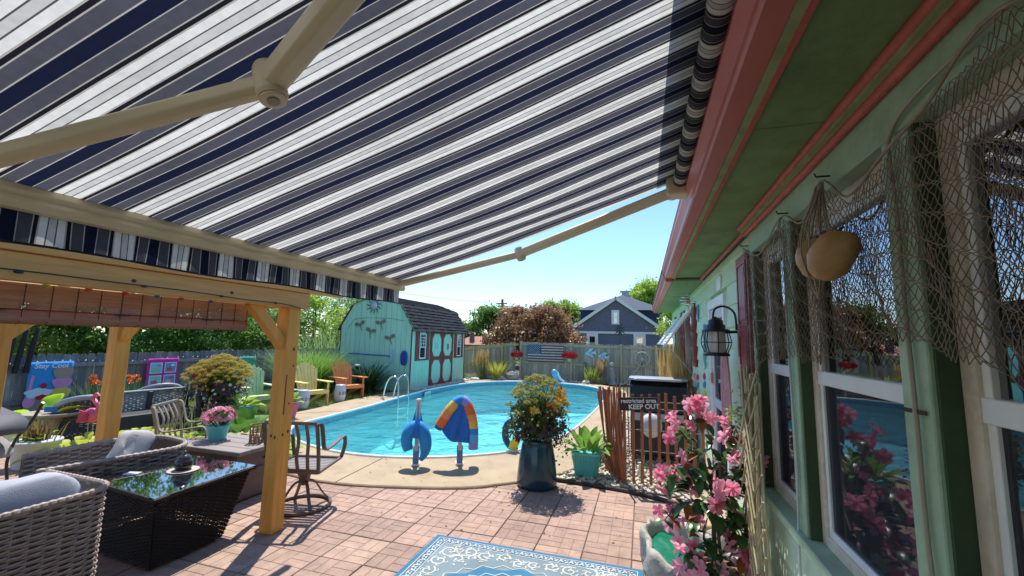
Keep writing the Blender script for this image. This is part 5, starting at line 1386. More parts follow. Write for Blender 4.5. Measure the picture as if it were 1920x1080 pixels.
def pot(name, label, loc, prof, m, plantfn, sq=None, n=24, cat='planter', group=None):
    t = thing(name, label, cat, loc, 0, group)
    q = MB(); q.lathe(prof, n, sq=sq); q.build('pot', m, t)
    rt, zt = prof[-1]; q = MB(); q.lathe([(0.0005, zt - .05), (rt * .93, zt - .05)], n, sq=sq); q.build('soil', mat('soil', (.04, .03, .02), .95), t)
    plantfn(t, zt - .04, rt); return t
def hosta_plant(n, L, W, mleaf, up=.9, droop=.35, stem=True):
    def fn(t, z, r):
        lf = MB(); sm = MB()
        for k in range(n):
            a = k * 2.399 + rnd.uniform(-.3, .3); e = rnd.uniform(.35, 1.25) * up; l = L * rnd.uniform(.75, 1.15)
            p = Vector((r * .35 * rnd.random() * math.cos(a), r * .35 * rnd.random() * math.sin(a), z)); d = Vector((math.cos(a), math.sin(a), math.tan(min(1.35, e)))).normalized()
            q = p + d * l * .45; sm.tube([p, q], .006, 5); big_leaf(lf, q, d, l, W * rnd.uniform(.8, 1.2), droop)
        sm.build('stems', mleaf, t); lf.build('leaves', mleaf, t)
    return fn
m_hosta = leafmat('hosta lime', (.42, .58, .07), (.24, .42, .05), 9, trans=.4)
m_hosta2 = leafmat('hosta green', (.14, .30, .05), (.07, .17, .03), 9)
m_canna = leafmat('canna variegated', (.34, .50, .10), (.12, .30, .04), 16, trans=.4)
m_pinkpot = plain('pot pink', (.60, .10, .30), .5)
pot('pink_planter', 'pink pot of lime hosta beside the pergola post', (-7.28, 7.5, 0), [(.10, .02), (.145, .30), (.155, .305), (.155, .34), (.145, .345)], m_pinkpot, hosta_plant(14, .26, .14, m_hosta), 5)
pot('blue_planter', 'blue and green pot of lime hosta left of the pergola post', (-7.9, 6.9, 0), [(.13, 0), (.19, .26), (.2, .30), (.19, .31)], plain('pot blue', (.04, .20, .36), .4), hosta_plant(16, .30, .18, m_hosta, .7))
# turquoise pot of pink mandevilla on the storage table
m_turq = mat('pot turquoise', (.14, .58, .58), .4, var=.05)
m_pink = leafmat('petal pink', (.88, .34, .46), (.78, .20, .34), 25, trans=.5)
m_pinkl = leafmat('petal pale pink', (.85, .45, .55), (.75, .3, .45), 25, trans=.4)
m_mleaf = leafmat('mandevilla leaf', (.10, .22, .05), (.05, .13, .03), 12)
def flower_mound(nl, nf, rad, h, mf, ml, fr=.05, leaf=.07):
    def fn(t, z, r):
        pts = clumps((0, 0, z + h * .5), (rad, rad, h * .55), nl // 8, 8, .05, .3); v, q = leaf_quads(pts, leaf, .55); link('foliage', np_mesh('foliage', v, q, ml), t)
        for i, m in enumerate(mf if isinstance(mf, list) else [mf]):
            f = MB()
            for k in range(nf):
                d = Vector((rnd.gauss(0, 1), rnd.gauss(0, 1), abs(rnd.gauss(.4, .6)))).normalized(); s = rnd.uniform(.8, 1.08)
                blossom(f, (d.x * rad * s, d.y * rad * s, z + h * .5 + d.z * h * .58 * s), d, fr * rnd.uniform(.7, 1.2))
            f.build('blossoms', m, t)
    return fn
pot('turquoise_planter', 'turquoise pot of pink flowers on the brown storage table', (-4.83, 3.92, .551), [(.085, 0), (.115, .14), (.125, .15), (.125, .165), (.117, .17)], m_turq, flower_mound(240, 26, .17, .22, [m_pink, m_pinkl], m_mleaf, .045, .06))

# big barrel of mixed flowers left of the post
m_dillg = leafmat('umbel gold', (.76, .58, .16), (.52, .44, .09), 18, trans=.4)
m_mixg = leafmat('mixed foliage', (.15, .20, .05), (.07, .10, .03), 10)
m_redf = leafmat('petal red', (.65, .05, .03), (.5, .02, .02), 20)
m_orf = leafmat('petal orange', (.80, .28, .04), (.7, .15, .04), 20)
m_yf = leafmat('petal yellow', (.80, .55, .05), (.75, .4, .03), 20)
m_wf = leafmat('petal white', (.8, .78, .7), (.7, .7, .62), 20)
m_pf = leafmat('petal plum', (.16, .05, .14), (.09, .03, .08), 20)
def umbel(mb, sm, base, tip, r, n=34):
    """flat flower head on a stalk, like dill"""
    base = Vector(base); tip = Vector(tip); sm.tube([base, base.lerp(tip, .6) + Vector((0, 0, .02)), tip - Vector((0, 0, r * .6))], .003, 4)
    for k in range(n):
        a = k * 2.399; rr = r * math.sqrt((k + .5) / n); p = tip + Vector((rr * math.cos(a), rr * math.sin(a), -.55 * rr * rr / r + rnd.uniform(-.016, .016)))
        s = rnd.uniform(.006, .011) * (1.25 if r > .06 else 1)
        if k % 3 == 0: sm.tube([tip - Vector((0, 0, r * .6)), p], .0016, 3)
        mb.add([p + Vector((s, 0, 0)), p + Vector((0, s, .004)), p + Vector((-s, 0, 0)), p + Vector((0, -s, .004))], [(0, 1, 2, 3)])
        mb.add([p + Vector((s * .6, 0, -s)), p + Vector((0, 0, s)), p + Vector((-s * .6, 0, -s))], [(0, 1, 2)])
def mixed_bush(t, z, rad, h, n_umb, nl, seed_cols, umb_r=.07, mu=None):
    pts = clumps((0, 0, z + h * .34), (rad * .85, rad * .85, h * .36), nl // 10, 10, .07, .25); v, q = leaf_quads(pts, .055, .45); link('foliage', np_mesh('foliage', v, q, m_mixg), t)
    v, q = blades(np.stack([rng.normal(size=120) * rad * .2, rng.normal(size=120) * rad * .2, np.full(120, z + h * .1)], 1), h * .75, .012, .6, .3); link('stalk_leaves', np_mesh('stalk_leaves', v, q, m_hosta2), t)
    u = MB(); sm = MB()
    for k in range(n_umb):
        a = k * 2.399; rr = rad * math.sqrt((k + .5) / n_umb) * rnd.uniform(.85, 1.1); zz = z + h * (1.0 - .38 * (rr / rad) ** 2) * rnd.uniform(.86, 1.02)
        umbel(u, sm, (rr * .25 * math.cos(a), rr * .25 * math.sin(a), z + h * .3), (rr * math.cos(a), rr * math.sin(a), zz), umb_r * rnd.uniform(.7, 1.25))
    sm.build('stalks', leafmat('stalk green', (.22, .28, .07), (.13, .18, .04), 10), t); u.build('flower_heads', mu or m_dillg, t)
    for m, n_, zlo, zhi, side, fr in seed_cols:
        f = MB()
        for k in range(n_):
            a = rnd.uniform(0, 2 * PI) if side is None else rnd.gauss(side, .6); zz = rnd.uniform(zlo, zhi); rr = rad * rnd.uniform(.72, .98) * math.sqrt(max(.15, 1 - ((zz - .40) / .75) ** 2))
            blossom(f, (rr * math.cos(a), rr * math.sin(a), z + h * zz), (math.cos(a), math.sin(a), .4), fr * rnd.uniform(.7, 1.2))
        f.build('blossoms', m, t)
bb = thing('flower_barrel', 'large barrel of golden dill, red and white flowers beside the wicker bench', 'planter', (-8.3, 6.65, 0))
q = MB(); q.lathe([(.26, 0), (.31, .15), (.33, .3), (.31, .42), (.30, .43)], 24); q.build('barrel', mat('barrel dark', (.06, .04, .03), .7), bb)
mixed_bush(bb, .35, .62, 1.02, 210, 3200, [(m_redf, 26, .55, .8, PI + .3, .05), (m_orf, 40, .35, .7, None, .035), (m_wf, 50, .15, .45, None, .028), (m_pf, 60, .15, .5, -.4, .03), (m_yf, 30, .4, .7, None, .03)])
# big dark blue glazed pot with a tall bush in the middle of the picture
m_glaze = mat('pot blue glaze', (.008, .040, .075), .22, col2=(.010, .055, .075), scale=3, coat=.25, spec=.35)
bp_ = thing('tall_glazed_planter', 'tall dark blue glazed pot with a wild bush of dill and plum flowers', 'planter', (-1.29, 5.38, 0))
q = MB(); q.lathe([(.22, 0), (.245, .012), (.252, .05), (.245, .15), (.228, .32), (.20, .47), (.185, .53), (.19, .555), (.185, .56)], 40); q.build('pot', m_glaze, bp_)
mixed_bush(bp_, .50, .40, .88, 85, 4200, [(m_orf, 20, .55, .72, .1, .04), (m_yf, 18, .5, .8, 0, .045), (m_pf, 170, .02, .5, None, .022), (m_wf, 35, .2, .5, None, .018), (m_pinkl, 16, .2, .55, None, .02), (m_redf, 4, .7, .85, .5, .03)], .05, leafmat('umbel olive', (.58, .54, .15), (.36, .38, .08), 18, trans=.4))
# drooping plum foliage on the right side
v, q = leaf_quads(np.array([[.30 + rng.normal() * .07, rng.normal() * .12, .62 + rng.normal() * .12] for _ in range(260)]), .035, .6); link('trailing_leaves', np_mesh('trailing_leaves', v, q, m_pf), bp_)
# ribbed turquoise pot of canna
def canna(t, z, r):
    lf = MB()
    for k in range(22):
        a = k * 2.399; e = .45 + .9 * (1 - k / 22); p = Vector((r * .3 * math.cos(a), r * .3 * math.sin(a), z)); d = Vector((math.cos(a) * math.cos(e), math.sin(a) * math.cos(e), math.sin(e)))
        q = p + d * .10; big_leaf(lf, q, d, rnd.uniform(.30, .46), rnd.uniform(.11, .15), .18 if e > .9 else .45, 6, .22)
    lf.build('leaves', m_canna, t)
cp_ = pot('canna_planter', 'ribbed turquoise square pot of striped lime canna by the snow fence', (-.75, 6.02, .02), [(.135, 0), (.14, .01), (.175, .27), (.178, .272)], m_turq, canna, 6, 48)
q = MB(); q.lathe([(.188, .27), (.195, .275), (.195, .305), (.185, .31), (.17, .31)], 48, sq=6); q.build('rim', m_turq, cp_)
for k in range(36):
    side, j = divmod(k, 9); u = (j - 4) * .032; d0, d1 = .139, .174
    f0 = [(d0, u), (-u, d0), (-d0, -u), (u, -d0)][side]; f1 = [(d1, u * 1.2), (-u * 1.2, d1), (-d1, -u * 1.2), (u * 1.2, -d1)][side]
    q = MB(); q.tube([(f0[0], f0[1], .02), (f1[0], f1[1], .262)], .0065, 5); q.build('rib', m_turq, cp_)
# swim gear behind the tall pot
sg = thing('pool_float_ring', 'dark blue and yellow pool toy hanging at the water edge behind the tall pot', 'pool toy', (-2.02, 6.75, .0))
q = MB(); q.tube(catmull([(0, 0, .52), (-.12, .02, .42), (-.14, .02, .22), (-.04, 0, .08), (.08, 0, .08)], 5), [.03 + .025 * math.sin(PI * i / 20) for i in range(21)], 10); q.build('ring', plain('toy navy', (.01, .05, .12), .4), sg)
q = pillow((.04, -.05, .15), .07, .04, .12, (0, .5, 0)); q.build('fin', plain('toy yellow', (.8, .55, .03), .4), sg)
q = MB(); q.tube([(0, .0, -.2), (0, 0, .55)], .015, 8); q.build('peg', m_white, sg)

# white pot and hosta bed at the left
pot('white_planter', 'white tub of spiky bronze plants at the left edge of the patio', (-7.75, 3.72, 0), [(.20, 0), (.24, .30), (.25, .305), (.25, .33), (.24, .335)], plain('pot white', (.58, .62, .62), .5),
    lambda t, z, r: (link('spikes', np_mesh('spikes', *blades(np.stack([rng.normal(size=70) * .07, rng.normal(size=70) * .07, np.full(70, z)], 1), .36, .025, .8, .25), leafmat('bronze leaf', (.26, .22, .08), (.20, .09, .05), 12)), t), hosta_plant(10, .18, .08, m_hosta)(t, z, r)))
def ground_plant(name, label, loc, n, L, W, mleaf, up, rad, droop=.5, cat='plant', group=None):
    t = thing(name, label, cat, loc, rnd.uniform(0, 6), group); lf = MB()
    for k in range(n):
        a = k * 2.399; f = math.sqrt((k + .5) / n); e = up * (1.25 - f) + .15; p = Vector((rad * .45 * f * math.cos(a), rad * .45 * f * math.sin(a), .0)); d = Vector((math.cos(a) * math.cos(e), math.sin(a) * math.cos(e), math.sin(e)))
        q = p + d * L * .5 * rnd.uniform(.6, 1.2) + Vector((0, 0, .06)); big_leaf(lf, q, d, L * rnd.uniform(.75, 1.15), W * rnd.uniform(.8, 1.2), droop)
    lf.build('leaves', mleaf, t); return t
m_gold = leafmat('gold hosta', (.62, .62, .08), (.36, .44, .05), 8, trans=.4)
for k, (x, y, s) in enumerate(((-7.55, 4.15, 1.25), (-7.0, 4.3, 1.3), (-7.4, 4.75, 1.2), (-6.5, 4.55, 1.3), (-6.0, 4.75, 1.3), (-5.5, 5.1, 1.2))):
    o = ground_plant('gold_hosta', ['leftmost gold hosta by the white tub', 'gold hosta left of the rear pergola post', 'small gold hosta behind the row', 'gold hosta behind the rear pergola post', 'lime hosta behind the tan metal chair', 'broad lime hosta behind the storage table'][k], (x, y, 0), 60, .22 * s, .10 * s, m_gold if k < 4 else m_hosta, 1.0, .7 * s, .5, 'plant', 'hostas behind the wicker armchair')
ground_plant('broad_hosta', 'tall broad leaved green hosta behind the tan chair arm', (-6.4, 5.6, 0), 20, .42, .26, m_hosta2, 1.3, .5, .35)
ground_plant('broad_hosta', 'big lime hosta left of the pergola post near the green chair', (-7.6, 6.3, 0), 26, .30, .18, m_hosta, 1.2, .55, .4)
# day lilies and dry stalks by the fence
for k, (x, y, lb) in enumerate(((-11.3, 6.25, 'orange day lilies left of the rear pergola post'), (-11.3, 6.95, 'orange day lilies right of the rear pergola post'))):
    t = thing('day_lily', lb, 'plant', (x, y, 0)); v, q = blades(np.stack([rng.normal(size=60) * .08, rng.normal(size=60) * .08, np.zeros(60)], 1), .75, .02, .7, .4); link('leaves', np_mesh('leaves', v, q, m_hosta2), t)
    f = MB(); sm = MB()
    for j in range(5):
        p = Vector((rnd.uniform(-.15, .15), rnd.uniform(-.15, .15), rnd.uniform(.62, .82))); sm.tube([(0, 0, 0), p], .006, 4); blossom(f, p, (rnd.uniform(-1, 1), rnd.uniform(-1, .2), .5), .075, 6, .5)
    sm.build('stems', m_hosta2, t); f.build('blossoms', m_orf, t)
for k in range(3):
    t = thing('seed_stalks', ['tall thin seed stalks in front of the magenta banner', 'seed stalks beside the wicker bench', 'feathery stalks behind the tan chair'][k], 'plant', ((-10.6, 8.2, 0), (-7.6, 5.3, 0), (-6.6, 5.0, 0))[k])
    v, q = blades(np.stack([rng.normal(size=14) * .1, rng.normal(size=14) * .1, np.zeros(14)], 1), .95, .014, .3, .2, 4); link('stalks', np_mesh('stalks', v, q, leafmat('stalk pale', (.34, .36, .18), (.2, .22, .1), 10)), t)
    pts = np.concatenate([v.reshape(14, -1, 3)[:, -1] - np.array([0, 0, .03 * j]) for j in range(8)]) + rng.normal(size=(112, 3)) * .012
    v2, q2 = leaf_quads(pts, .03, .6); link('seeds', np_mesh('seeds', v2, q2, leafmat('seed brown', (.3, .24, .14), (.2, .14, .08), 10)), t, kind='stuff')
# bird bath with glass leaves, flamingo
bbth = thing('bird_bath', 'stone bird bath with lime and yellow glass leaves at the left', 'bird bath', (-8.95, 4.45, 0)); m_cs = mat('cast stone', (.40, .36, .28), .9, col2=(.28, .25, .19), scale=9, bump=.4)
q = MB(); q.lathe([(.18, 0), (.16, .05), (.10, .1), (.10, .36), (.14, .42)], 20); q.build('pedestal', m_cs, bbth)
q = MB(); q.lathe([(.14, .41), (.30, .44), (.36, .47), (.36, .50), (.33, .50), (.2, .47), (.0005, .465)], 28); q.build('bowl', m_cs, bbth)
for p, d, l, w_, m, nm in (((-.15, 0, .50), (-.1, .5, .8), .34, .34, leafmat('glass lime', (.45, .70, .02), (.4, .6, .02), 3, .1), 0), ((.1, 0, .50), (.6, .6, .25), .36, .24, leafmat('glass yellow', (.80, .72, .03), (.7, .6, .02), 3, .1), 1), ((-.3, -.15, .42), (-.5, -.4, .3), .26, .22, leafmat('glass lime', (0, 0, 0), (0, 0, 0)), 2)):
    q = MB(); big_leaf(q, p, d, l, w_, .1, 8, .25); q.build('glass_leaf', m, bbth, solid=.006)
q = MB(); q.prism([(-.2, .5), (.12, .47), (.16, .56), (-.2, .58)], (0, .1, 0), (.7, .7, 0), (0, 0, 1), .05); q.build('blue_brace', plain('deep blue', (.01, .12, .42), .4), bbth)
fm = thing('flamingo_ornament', 'pink flamingo garden ornament left of the rear pergola post', 'ornament', (-8.0, 4.42, 0)); m_fl = mat('flamingo pink', (.80, .12, .22), .5, scale=12)
q = MB(); q.ball((0, 0, .52), (.15, .09, .11), 16, 10); q.build('body', m_fl, fm)
q = MB(); q.tube(catmull([(.08, 0, .56), (.14, 0, .66), (.05, 0, .72), (-.02, 0, .78), (.05, 0, .84), (.1, 0, .80)], 5), [.035 - .0006 * i for i in range(26)], 8); q.build('neck', m_fl, fm)
q = MB(); q.tube([(.1, 0, .80), (.12, 0, .75), (.11, 0, .71)], [.02, .014, .003], 6); q.build('beak', plain('beak dark', (.03, .02, .02), .4), fm)
for k in range(5):
    q = MB(); q.prism([(-.16 + .02 * k, .42 + .035 * k), (.06, .44 + .03 * k), (.08, .46 + .03 * k), (-.12, .455 + .038 * k)], (0, -.09, 0), (1, 0, 0), (0, 0, 1), .012); q.build('wing_feather', plain('feather red', (.62, .03, .08), .5), fm)
for y in (-.03, .03): q = MB(); q.tube([(0, y, .43), (.02, y, 0)], .007, 6); q.build('leg', plain('steel rod', (.35, .34, .33), .4), fm)
# black resin wicker seats along the left fence
m_rw = mat('resin wicker charcoal', (.05, .052, .058), .5, col2=(.032, .033, .038), scale=30, world=True); m_rwl = mat('resin wicker light', (.33, .35, .39), .5, col2=(.25, .265, .3), scale=30, world=True)
def tub_chair(label, loc, rz):
    t = thing('wicker_tub_chair', label, 'chair', loc, rz, 'dark wicker seats along the left fence')
    pth = [(.36 * math.sin(a), -.36 * math.cos(a)) for a in np.linspace(-2.0, 2.0, 26)]
    top = lambda s: .72 + .28 * np.cos((s - .5) * PI * 1.25)
    v, q = weave(pth, .12, .80, .028, .07, .006, top); link('woven_back', np_mesh('woven_back', v, q, m_rw, True), t, kind='stuff')
    b = MB(); b.tube([(x, y, .12 + .68 * float(top(np.array([i / 25]))[0]) + .02) for i, (x, y) in enumerate(pth)], .045, 8); b.build('rolled_rim', m_rwl, t)
    for i in range(2, 24): x, y = pth[i]; zt = .12 + .68 * float(top(np.array([i / 25]))[0]); q = MB(); q.tube([(x * .97, y * .97, zt - .16), (x * .99, y * .99, zt)], .011, 5); q.build('spindle', m_rwl, t)
    q = MB(); q.lathe([(.33, .28), (.34, .36), (.33, .38), (.0005, .39)], 20); q.build('seat', m_rw, t)
    for x, y in ((.24, .24), (-.24, .24), (.24, -.24), (-.24, -.24)): q = MB(); q.tube([(x, y, 0), (x, y, .3)], .02, 8); q.build('leg', m_rw, t)
tub_chair('dark wicker tub chair behind the bird bath', (-8.9, 4.85, -.1), R(60)); tub_chair('dark wicker tub chair behind the wicker bench', (-9.7, 6.45, -.1), R(70))
bn = thing('wicker_bench', 'dark resin wicker bench with pale woven back behind the rear post', 'bench', (-8.9, 5.75, 0), R(80))
bw_ = [(-.62, 0), (0, .0), (.62, 0)]
v, q = weave(bw_, .36, .70, .022, .055, .006); link('woven_back', np_mesh('woven_back', v, q, m_rwl, True), bn, kind='stuff')
q = MB(); q.bar((-.64, 0, .70), (.64, 0, .70), .06, .04, (0, 0, 1), .012); q.build('top_rail', m_rwl, bn)
for x in (-.63, .02, .63): q = MB().box(x - .04, x + .04, -.05, .03, .0, .69, .012); q.build('post', m_rw, bn)
q = MB().box(-.62, .62, -.5, -.06, .12, .36, .02); q.build('seat', m_rw, bn)
for x in (-.63, .63): q = MB(); q.tube(catmull([(x, 0, .56), (x, -.25, .58), (x, -.45, .54), (x, -.5, .4), (x, -.5, 0)], 4), .05, 8); q.build('arm', m_rw, bn)
# lawn blades beside the deck
def lawn_pts(n):
    out = []
    while len(out) < n:
        x = rnd.uniform(-11.9, -7.3); y = rnd.uniform(5.2, 13.5)
        if rnd.random() > 1.15 - (y - 5) * .05 or inside(deck_r, x, y): continue
        out.append((x, y, -.03))
    return np.array(out)
v, q = blades(lawn_pts(30000), .085, .009, .8, .3, 2)
tag(link('lawn_grass', np_mesh('lawn_grass', v, q, leafmat('lawn green', (.28, .38, .07), (.16, .26, .05), 1.5, trans=.35))), 'mown lawn strip between the deck and left fence', 'grass', kind='stuff')
def tuft(name, label, loc, n, L, w_, spread, curve, m, r=.1, seg=4, group=None, heads=None):
    t = thing(name, label, 'plant', loc, 0, group)
    b = np.stack([rng.normal(size=n) * r, rng.normal(size=n) * r, np.zeros(n)], 1); v, q = blades(b, L, w_, spread, curve, seg); link('blades', np_mesh('blades', v, q, m), t)
    if heads:
        tip = v.reshape(n, -1, 3)[::heads[0], -1]; tv, tq = blades(tip - np.array([0, 0, heads[1] * .6]), heads[1], .03, .25, .2, 2); link('plumes', np_mesh('plumes', tv, tq, heads[2]), t)
    return t
m_fount = leafmat('fountain grass green', (.30, .50, .09), (.16, .32, .05), 3, trans=.4)
tuft('ornamental_grass', 'big arching fountain grass behind the yellow adirondack chair', (-9.8, 10.7, 0), 1500, 1.65, .02, 1.0, .55, m_fount, .20, 5)
m_wheat = leafmat('plume wheat', (.68, .45, .18), (.52, .33, .12), 6, trans=.4); m_strw = leafmat('dry blade', (.34, .34, .14), (.22, .24, .09), 5)
tuft('feather_grass', 'tan feather grass at the left end of the far fence', (-7.0, 18.2, 0), 150, 1.2, .014, .35, .1, m_strw, .12, 4, 'tan feather grasses', (1, .45, m_wheat))
tuft('feather_grass', 'tan feather grass beside the stone statue', (-1.75, 18.5, 0), 60, 1.0, .014, .25, .1, m_strw, .06, 4, 'tan feather grasses', (1, .4, m_wheat))
tuft('feather_grass', 'tan feather grass behind the grill against the house', (.60, 8.7, 0), 150, 1.6, .012, .20, .10, m_strw, .09, 4, 'tan feather grasses', (1, .5, m_wheat))
tuft('feather_grass', 'tan feather grass farthest along the house wall', (.56, 10.2, 0), 130, 1.6, .012, .22, .12, m_strw, .10, 4, 'tan feather grasses', (1, .5, m_wheat))
tuft('feather_grass', 'tan feather grass right beside the house door', (.62, 7.7, 0), 110, 1.45, .010, .16, .1, m_strw, .06, 4, 'tan feather grasses', (1, .45, m_wheat))
m_yuc = leafmat('yucca yellow', (.62, .58, .10), (.40, .42, .06), 4, trans=.3)
tuft('yucca_plant', 'spiky yellow yucca in the far left pool corner', (-6.2, 17.95, .03), 110, .82, .05, 1.5, .05, m_yuc, .06, 3)
tuft('low_sedge', 'pale grey low grass mound at the shed corner', (-7.2, 17.6, .03), 250, .35, .01, 1.1, .5, leafmat('sedge grey', (.36, .36, .22), (.25, .26, .15), 5), .14, 3)
tuft('dwarf_shrub', 'lime green spiky shrub at the far pool deck', (-2.1, 18.5, .03), 260, .72, .035, .9, .25, leafmat('shrub lime', (.40, .46, .10), (.22, .30, .06), 5), .12, 3)
tuft('low_sedge', 'pale grey low grass beside the lime shrub', (-1.75, 18.3, .03), 200, .38, .012, 1.0, .4, leafmat('sedge grey', (0, 0, 0), (0, 0, 0)), .1, 3)
tuft('sago_palm', 'dark green arching fern palm beside the shed wall', (-8.5, 11.9, 0), 160, 1.15, .05, 1.3, .5, leafmat('fern dark', (.07, .13, .03), (.03, .07, .02), 5), .12, 5)
tuft('sago_palm', 'smaller dark fern palm behind the orange chair', (-9.4, 11.7, 0), 110, .9, .05, 1.2, .5, leafmat('fern dark', (0, 0, 0), (0, 0, 0)), .12, 5)
tuft('low_sedge', 'grey lavender clump by the snow fence', (-.55, 6.75, 0), 300, .32, .01, 1.0, .35, leafmat('lavender grey', (.26, .28, .18), (.16, .18, .1), 5), .14, 3)
slr = thing('solar_light', 'black and white solar path light beside the orange chair', 'light', (-8.6, 11.45, 0)); q = MB(); q.tube([(0, 0, 0), (0, 0, .75)], .012, 6); q.build('stake', m_tubek, slr)
q = MB(); q.lathe([(.03, .75), (.055, .78), (.06, .87)], 12); q.build('lens', plain('lens black', (.02, .02, .02), .3), slr); q = MB(); q.lathe([(.07, .87), (.08, .90), (.06, .92)], 12); q.build('cap', m_white, slr)
# rocks in the far corner
def rock(label, loc, r, m, seed):
    rr = random.Random(seed); q = MB(); q.ball((0, 0, 0), (r[0], r[1], r[2]), 14, 9); q.v = [(x * (1 + .18 * math.sin(7 * x / r[0] + seed) + rr.uniform(-.08, .08)), y * (1 + rr.uniform(-.1, .1)), z * (1 + .15 * math.sin(5 * y / r[1] + seed * 2))) for x, y, z in q.v]; q.sm = [False] * len(q.f)
    return tag(q.build('rock', m, None, loc), label, 'rock', 'rocks round the far pool deck')
m_rock = mat('rock grey', (.36, .34, .31), .9, col2=(.22, .21, .20), scale=7, bump=.5, bscale=25); m_rockw = mat('rock white', (.62, .58, .52), .9, scale=7, bump=.4, bscale=25)
rock('large grey rock right of the yucca', (-5.55, 18.2, .16), (.28, .2, .22), m_rock, 1); rock('smaller grey rock left of the yucca', (-6.0, 17.9, .08), (.2, .15, .13), m_rock, 2); rock('flat white rock by the shed corner', (-7.0, 17.3, .06), (.24, .15, .08), m_rockw, 3); rock('white rock under the lime shrub', (-2.3, 18.25, .07), (.2, .14, .09), m_rockw, 4)
stt = thing('stone_statue', 'grey stone statue column on the far deck', 'statue', (-1.25, 18.55, 0))
q = MB(); q.lathe([(.16, 0), (.16, .12), (.11, .14), (.12, .3), (.14, .4), (.10, .52), (.12, .62), (.09, .72)], 12); q.build('figure', m_rock, stt); q = MB(); q.ball((0, 0, .82), (.10, .09, .12), 12, 8); q.ball((0, -.09, .80), (.04, .05, .04), 8, 6); q.build('head', m_rock, stt)
dsl = thing('dolphin_fountain', 'blue and white dolphin shaped fountain at the far pool edge', 'fountain', (-3.45, 17.95, .03), R(20))
q = MB(); q.tube(catmull([(-.14, 0, .56), (-.15, 0, .48), (-.12, 0, .36), (-.04, 0, .2), (.1, 0, .06), (.28, 0, .0)], 4), [.02, .05, .08, .10, .12, .13, .14, .14, .14, .13, .13, .12, .11, .10, .09, .08, .07, .06, .05, .04, .03], 12); q.build('body', plain('dolphin blue', (.16, .42, .68), .3), dsl)
q = MB(); q.tube(catmull([(-.03, -.09, .44), (.02, -.10, .3), (.1, -.1, .16), (.24, -.07, .05)], 4), [.05] * 13, 10); q.build('belly', m_white, dsl)
# ================================================================ POOL FITTINGS
m_chrome = mat('stainless', (.62, .64, .67), .14, metal=1.0, var=.02)
ld = thing('pool_ladder', 'stainless steel pool ladder handrails in front of the shed', 'ladder', (-6.8, 11.0, 0))
for y in (-.27, .27):
    q = MB(); q.tube(catmull([(-.34, y, .02), (-.26, y, .4), (-.16, y, .60), (-.02, y, .68), (.10, y, .62), (.15, y, .42), (.17, y, .0), (.17, y, -.7)], 6), .024, 10); q.build('handrail', m_chrome, ld); q = MB(); q.lathe([(.06, .03), (.05, .045), (.026, .05)], 14, (-.34, y, 0)); q.build('flange', m_chrome, ld)
for z in (-.25, -.5): MB().box(.12, .22, -.27, .27, z, z + .03).build('tread', m_white, ld)
stp = thing('pool_step_posts', 'two pale posts with a white step at the near pool edge', 'pool steps', (-2.78, 5.6, .03))
m_post = mat('post ivory', (.58, .56, .52), .4, var=.04); m_sleeve = mat('sleeve blue grey', (.17, .24, .36), .4)
A0, A1 = Vector((-.27, -.13, 0)), Vector((.28, .13, 0)); nrm_ = Vector((-.43, .9, 0))
for p in (A0, A1):
    q = MB(); q.bar(p + V(0, 0, .0) - nrm_ * .02, p + V(0, 0, .26) + nrm_ * .05, .085, .05, nrm_, .01); q.build('sleeve', m_sleeve, stp); q = MB(); q.bar(p - nrm_ * .05 + V(0, 0, .015), p + nrm_ * .10 + V(0, 0, .02), .11, .03, (0, 0, 1), .006); q.build('foot_plate', m_white, stp)
    q = MB(); q.bar(p + nrm_ * .03 + V(0, 0, .18), p + nrm_ * .07 + V(0, 0, .60), .055, .055, nrm_, .008); q.bar(p + nrm_ * .07 + V(0, 0, .60), p + nrm_ * .06 + V(0, 0, .90), .068, .075, nrm_, .012); q.build('post', m_post, stp)
    q = MB(); q.bar(p + nrm_ * .35 + V(0, 0, -.9), p + nrm_ * .28 + V(0, 0, .35), .05, .05, nrm_, .006); q.bar(p + nrm_ * .28 + V(0, 0, .34), p + nrm_ * .07 + V(0, 0, .40), .04, .04); q.build('water_post', m_post, stp)
q = MB(); q.bar(A0 + nrm_ * .26 + V(.14, .07, -.03), A1 + nrm_ * .26 + V(-.1, -.05, -.03), .16, .03, (0, 0, 1), .008); q.build('step', m_white, stp)
# rainbow noodle float draped over the right post
fx = (A1 - A0).normalized(); O1 = Vector((-2.78, 5.6, .03)) + A1 + nrm_ * .0; O0 = Vector((-2.78, 5.6, .03)) + A0
rf_ = thing('rainbow_pool_float', 'rainbow striped foam float with blue sling draped over the right pool post', 'pool float', O1)
def fp(a, z, off=0.0): return fx * a + V(0, 0, z) + nrm_ * (.06 + off)
path = catmull([fp(-.325, .50, -.1), fp(-.25, .63, -.1), fp(-.15, .78, -.09), fp(-.04, .88, -.05), fp(.06, .86, -.05), fp(.13, .73, -.09), fp(.17, .57, -.1), fp(.185, .40, -.1), fp(.185, .22, -.1)], 8)
cols = [('navy', (.02, .12, .38)), ('orange', (.78, .16, .04)), ('apricot', (.80, .30, .10)), ('yellow', (.80, .45, .08)), ('blue', (.03, .26, .68)), ('lilac', (.26, .30, .72)), ('orange', 0), ('apricot', 0), ('yellow', 0), ('blue', 0), ('sky', (.12, .42, .72)), ('lilac', 0)]
cuts = [0, 3, 9, 14, 20, 28, 35, 42, 46, 51, 55, 59, 64]
for i, (nm, c) in enumerate(cols):
    seg_ = path[cuts[i]:cuts[i + 1] + 1]; q = MB(); q.tube(seg_, .068 if nm != 'navy' else .055, 16); q.build('foam_segment', mat('foam ' + nm, c or (0, 0, 0), .85, var=.04, bump=.1, bscale=200), rf_)
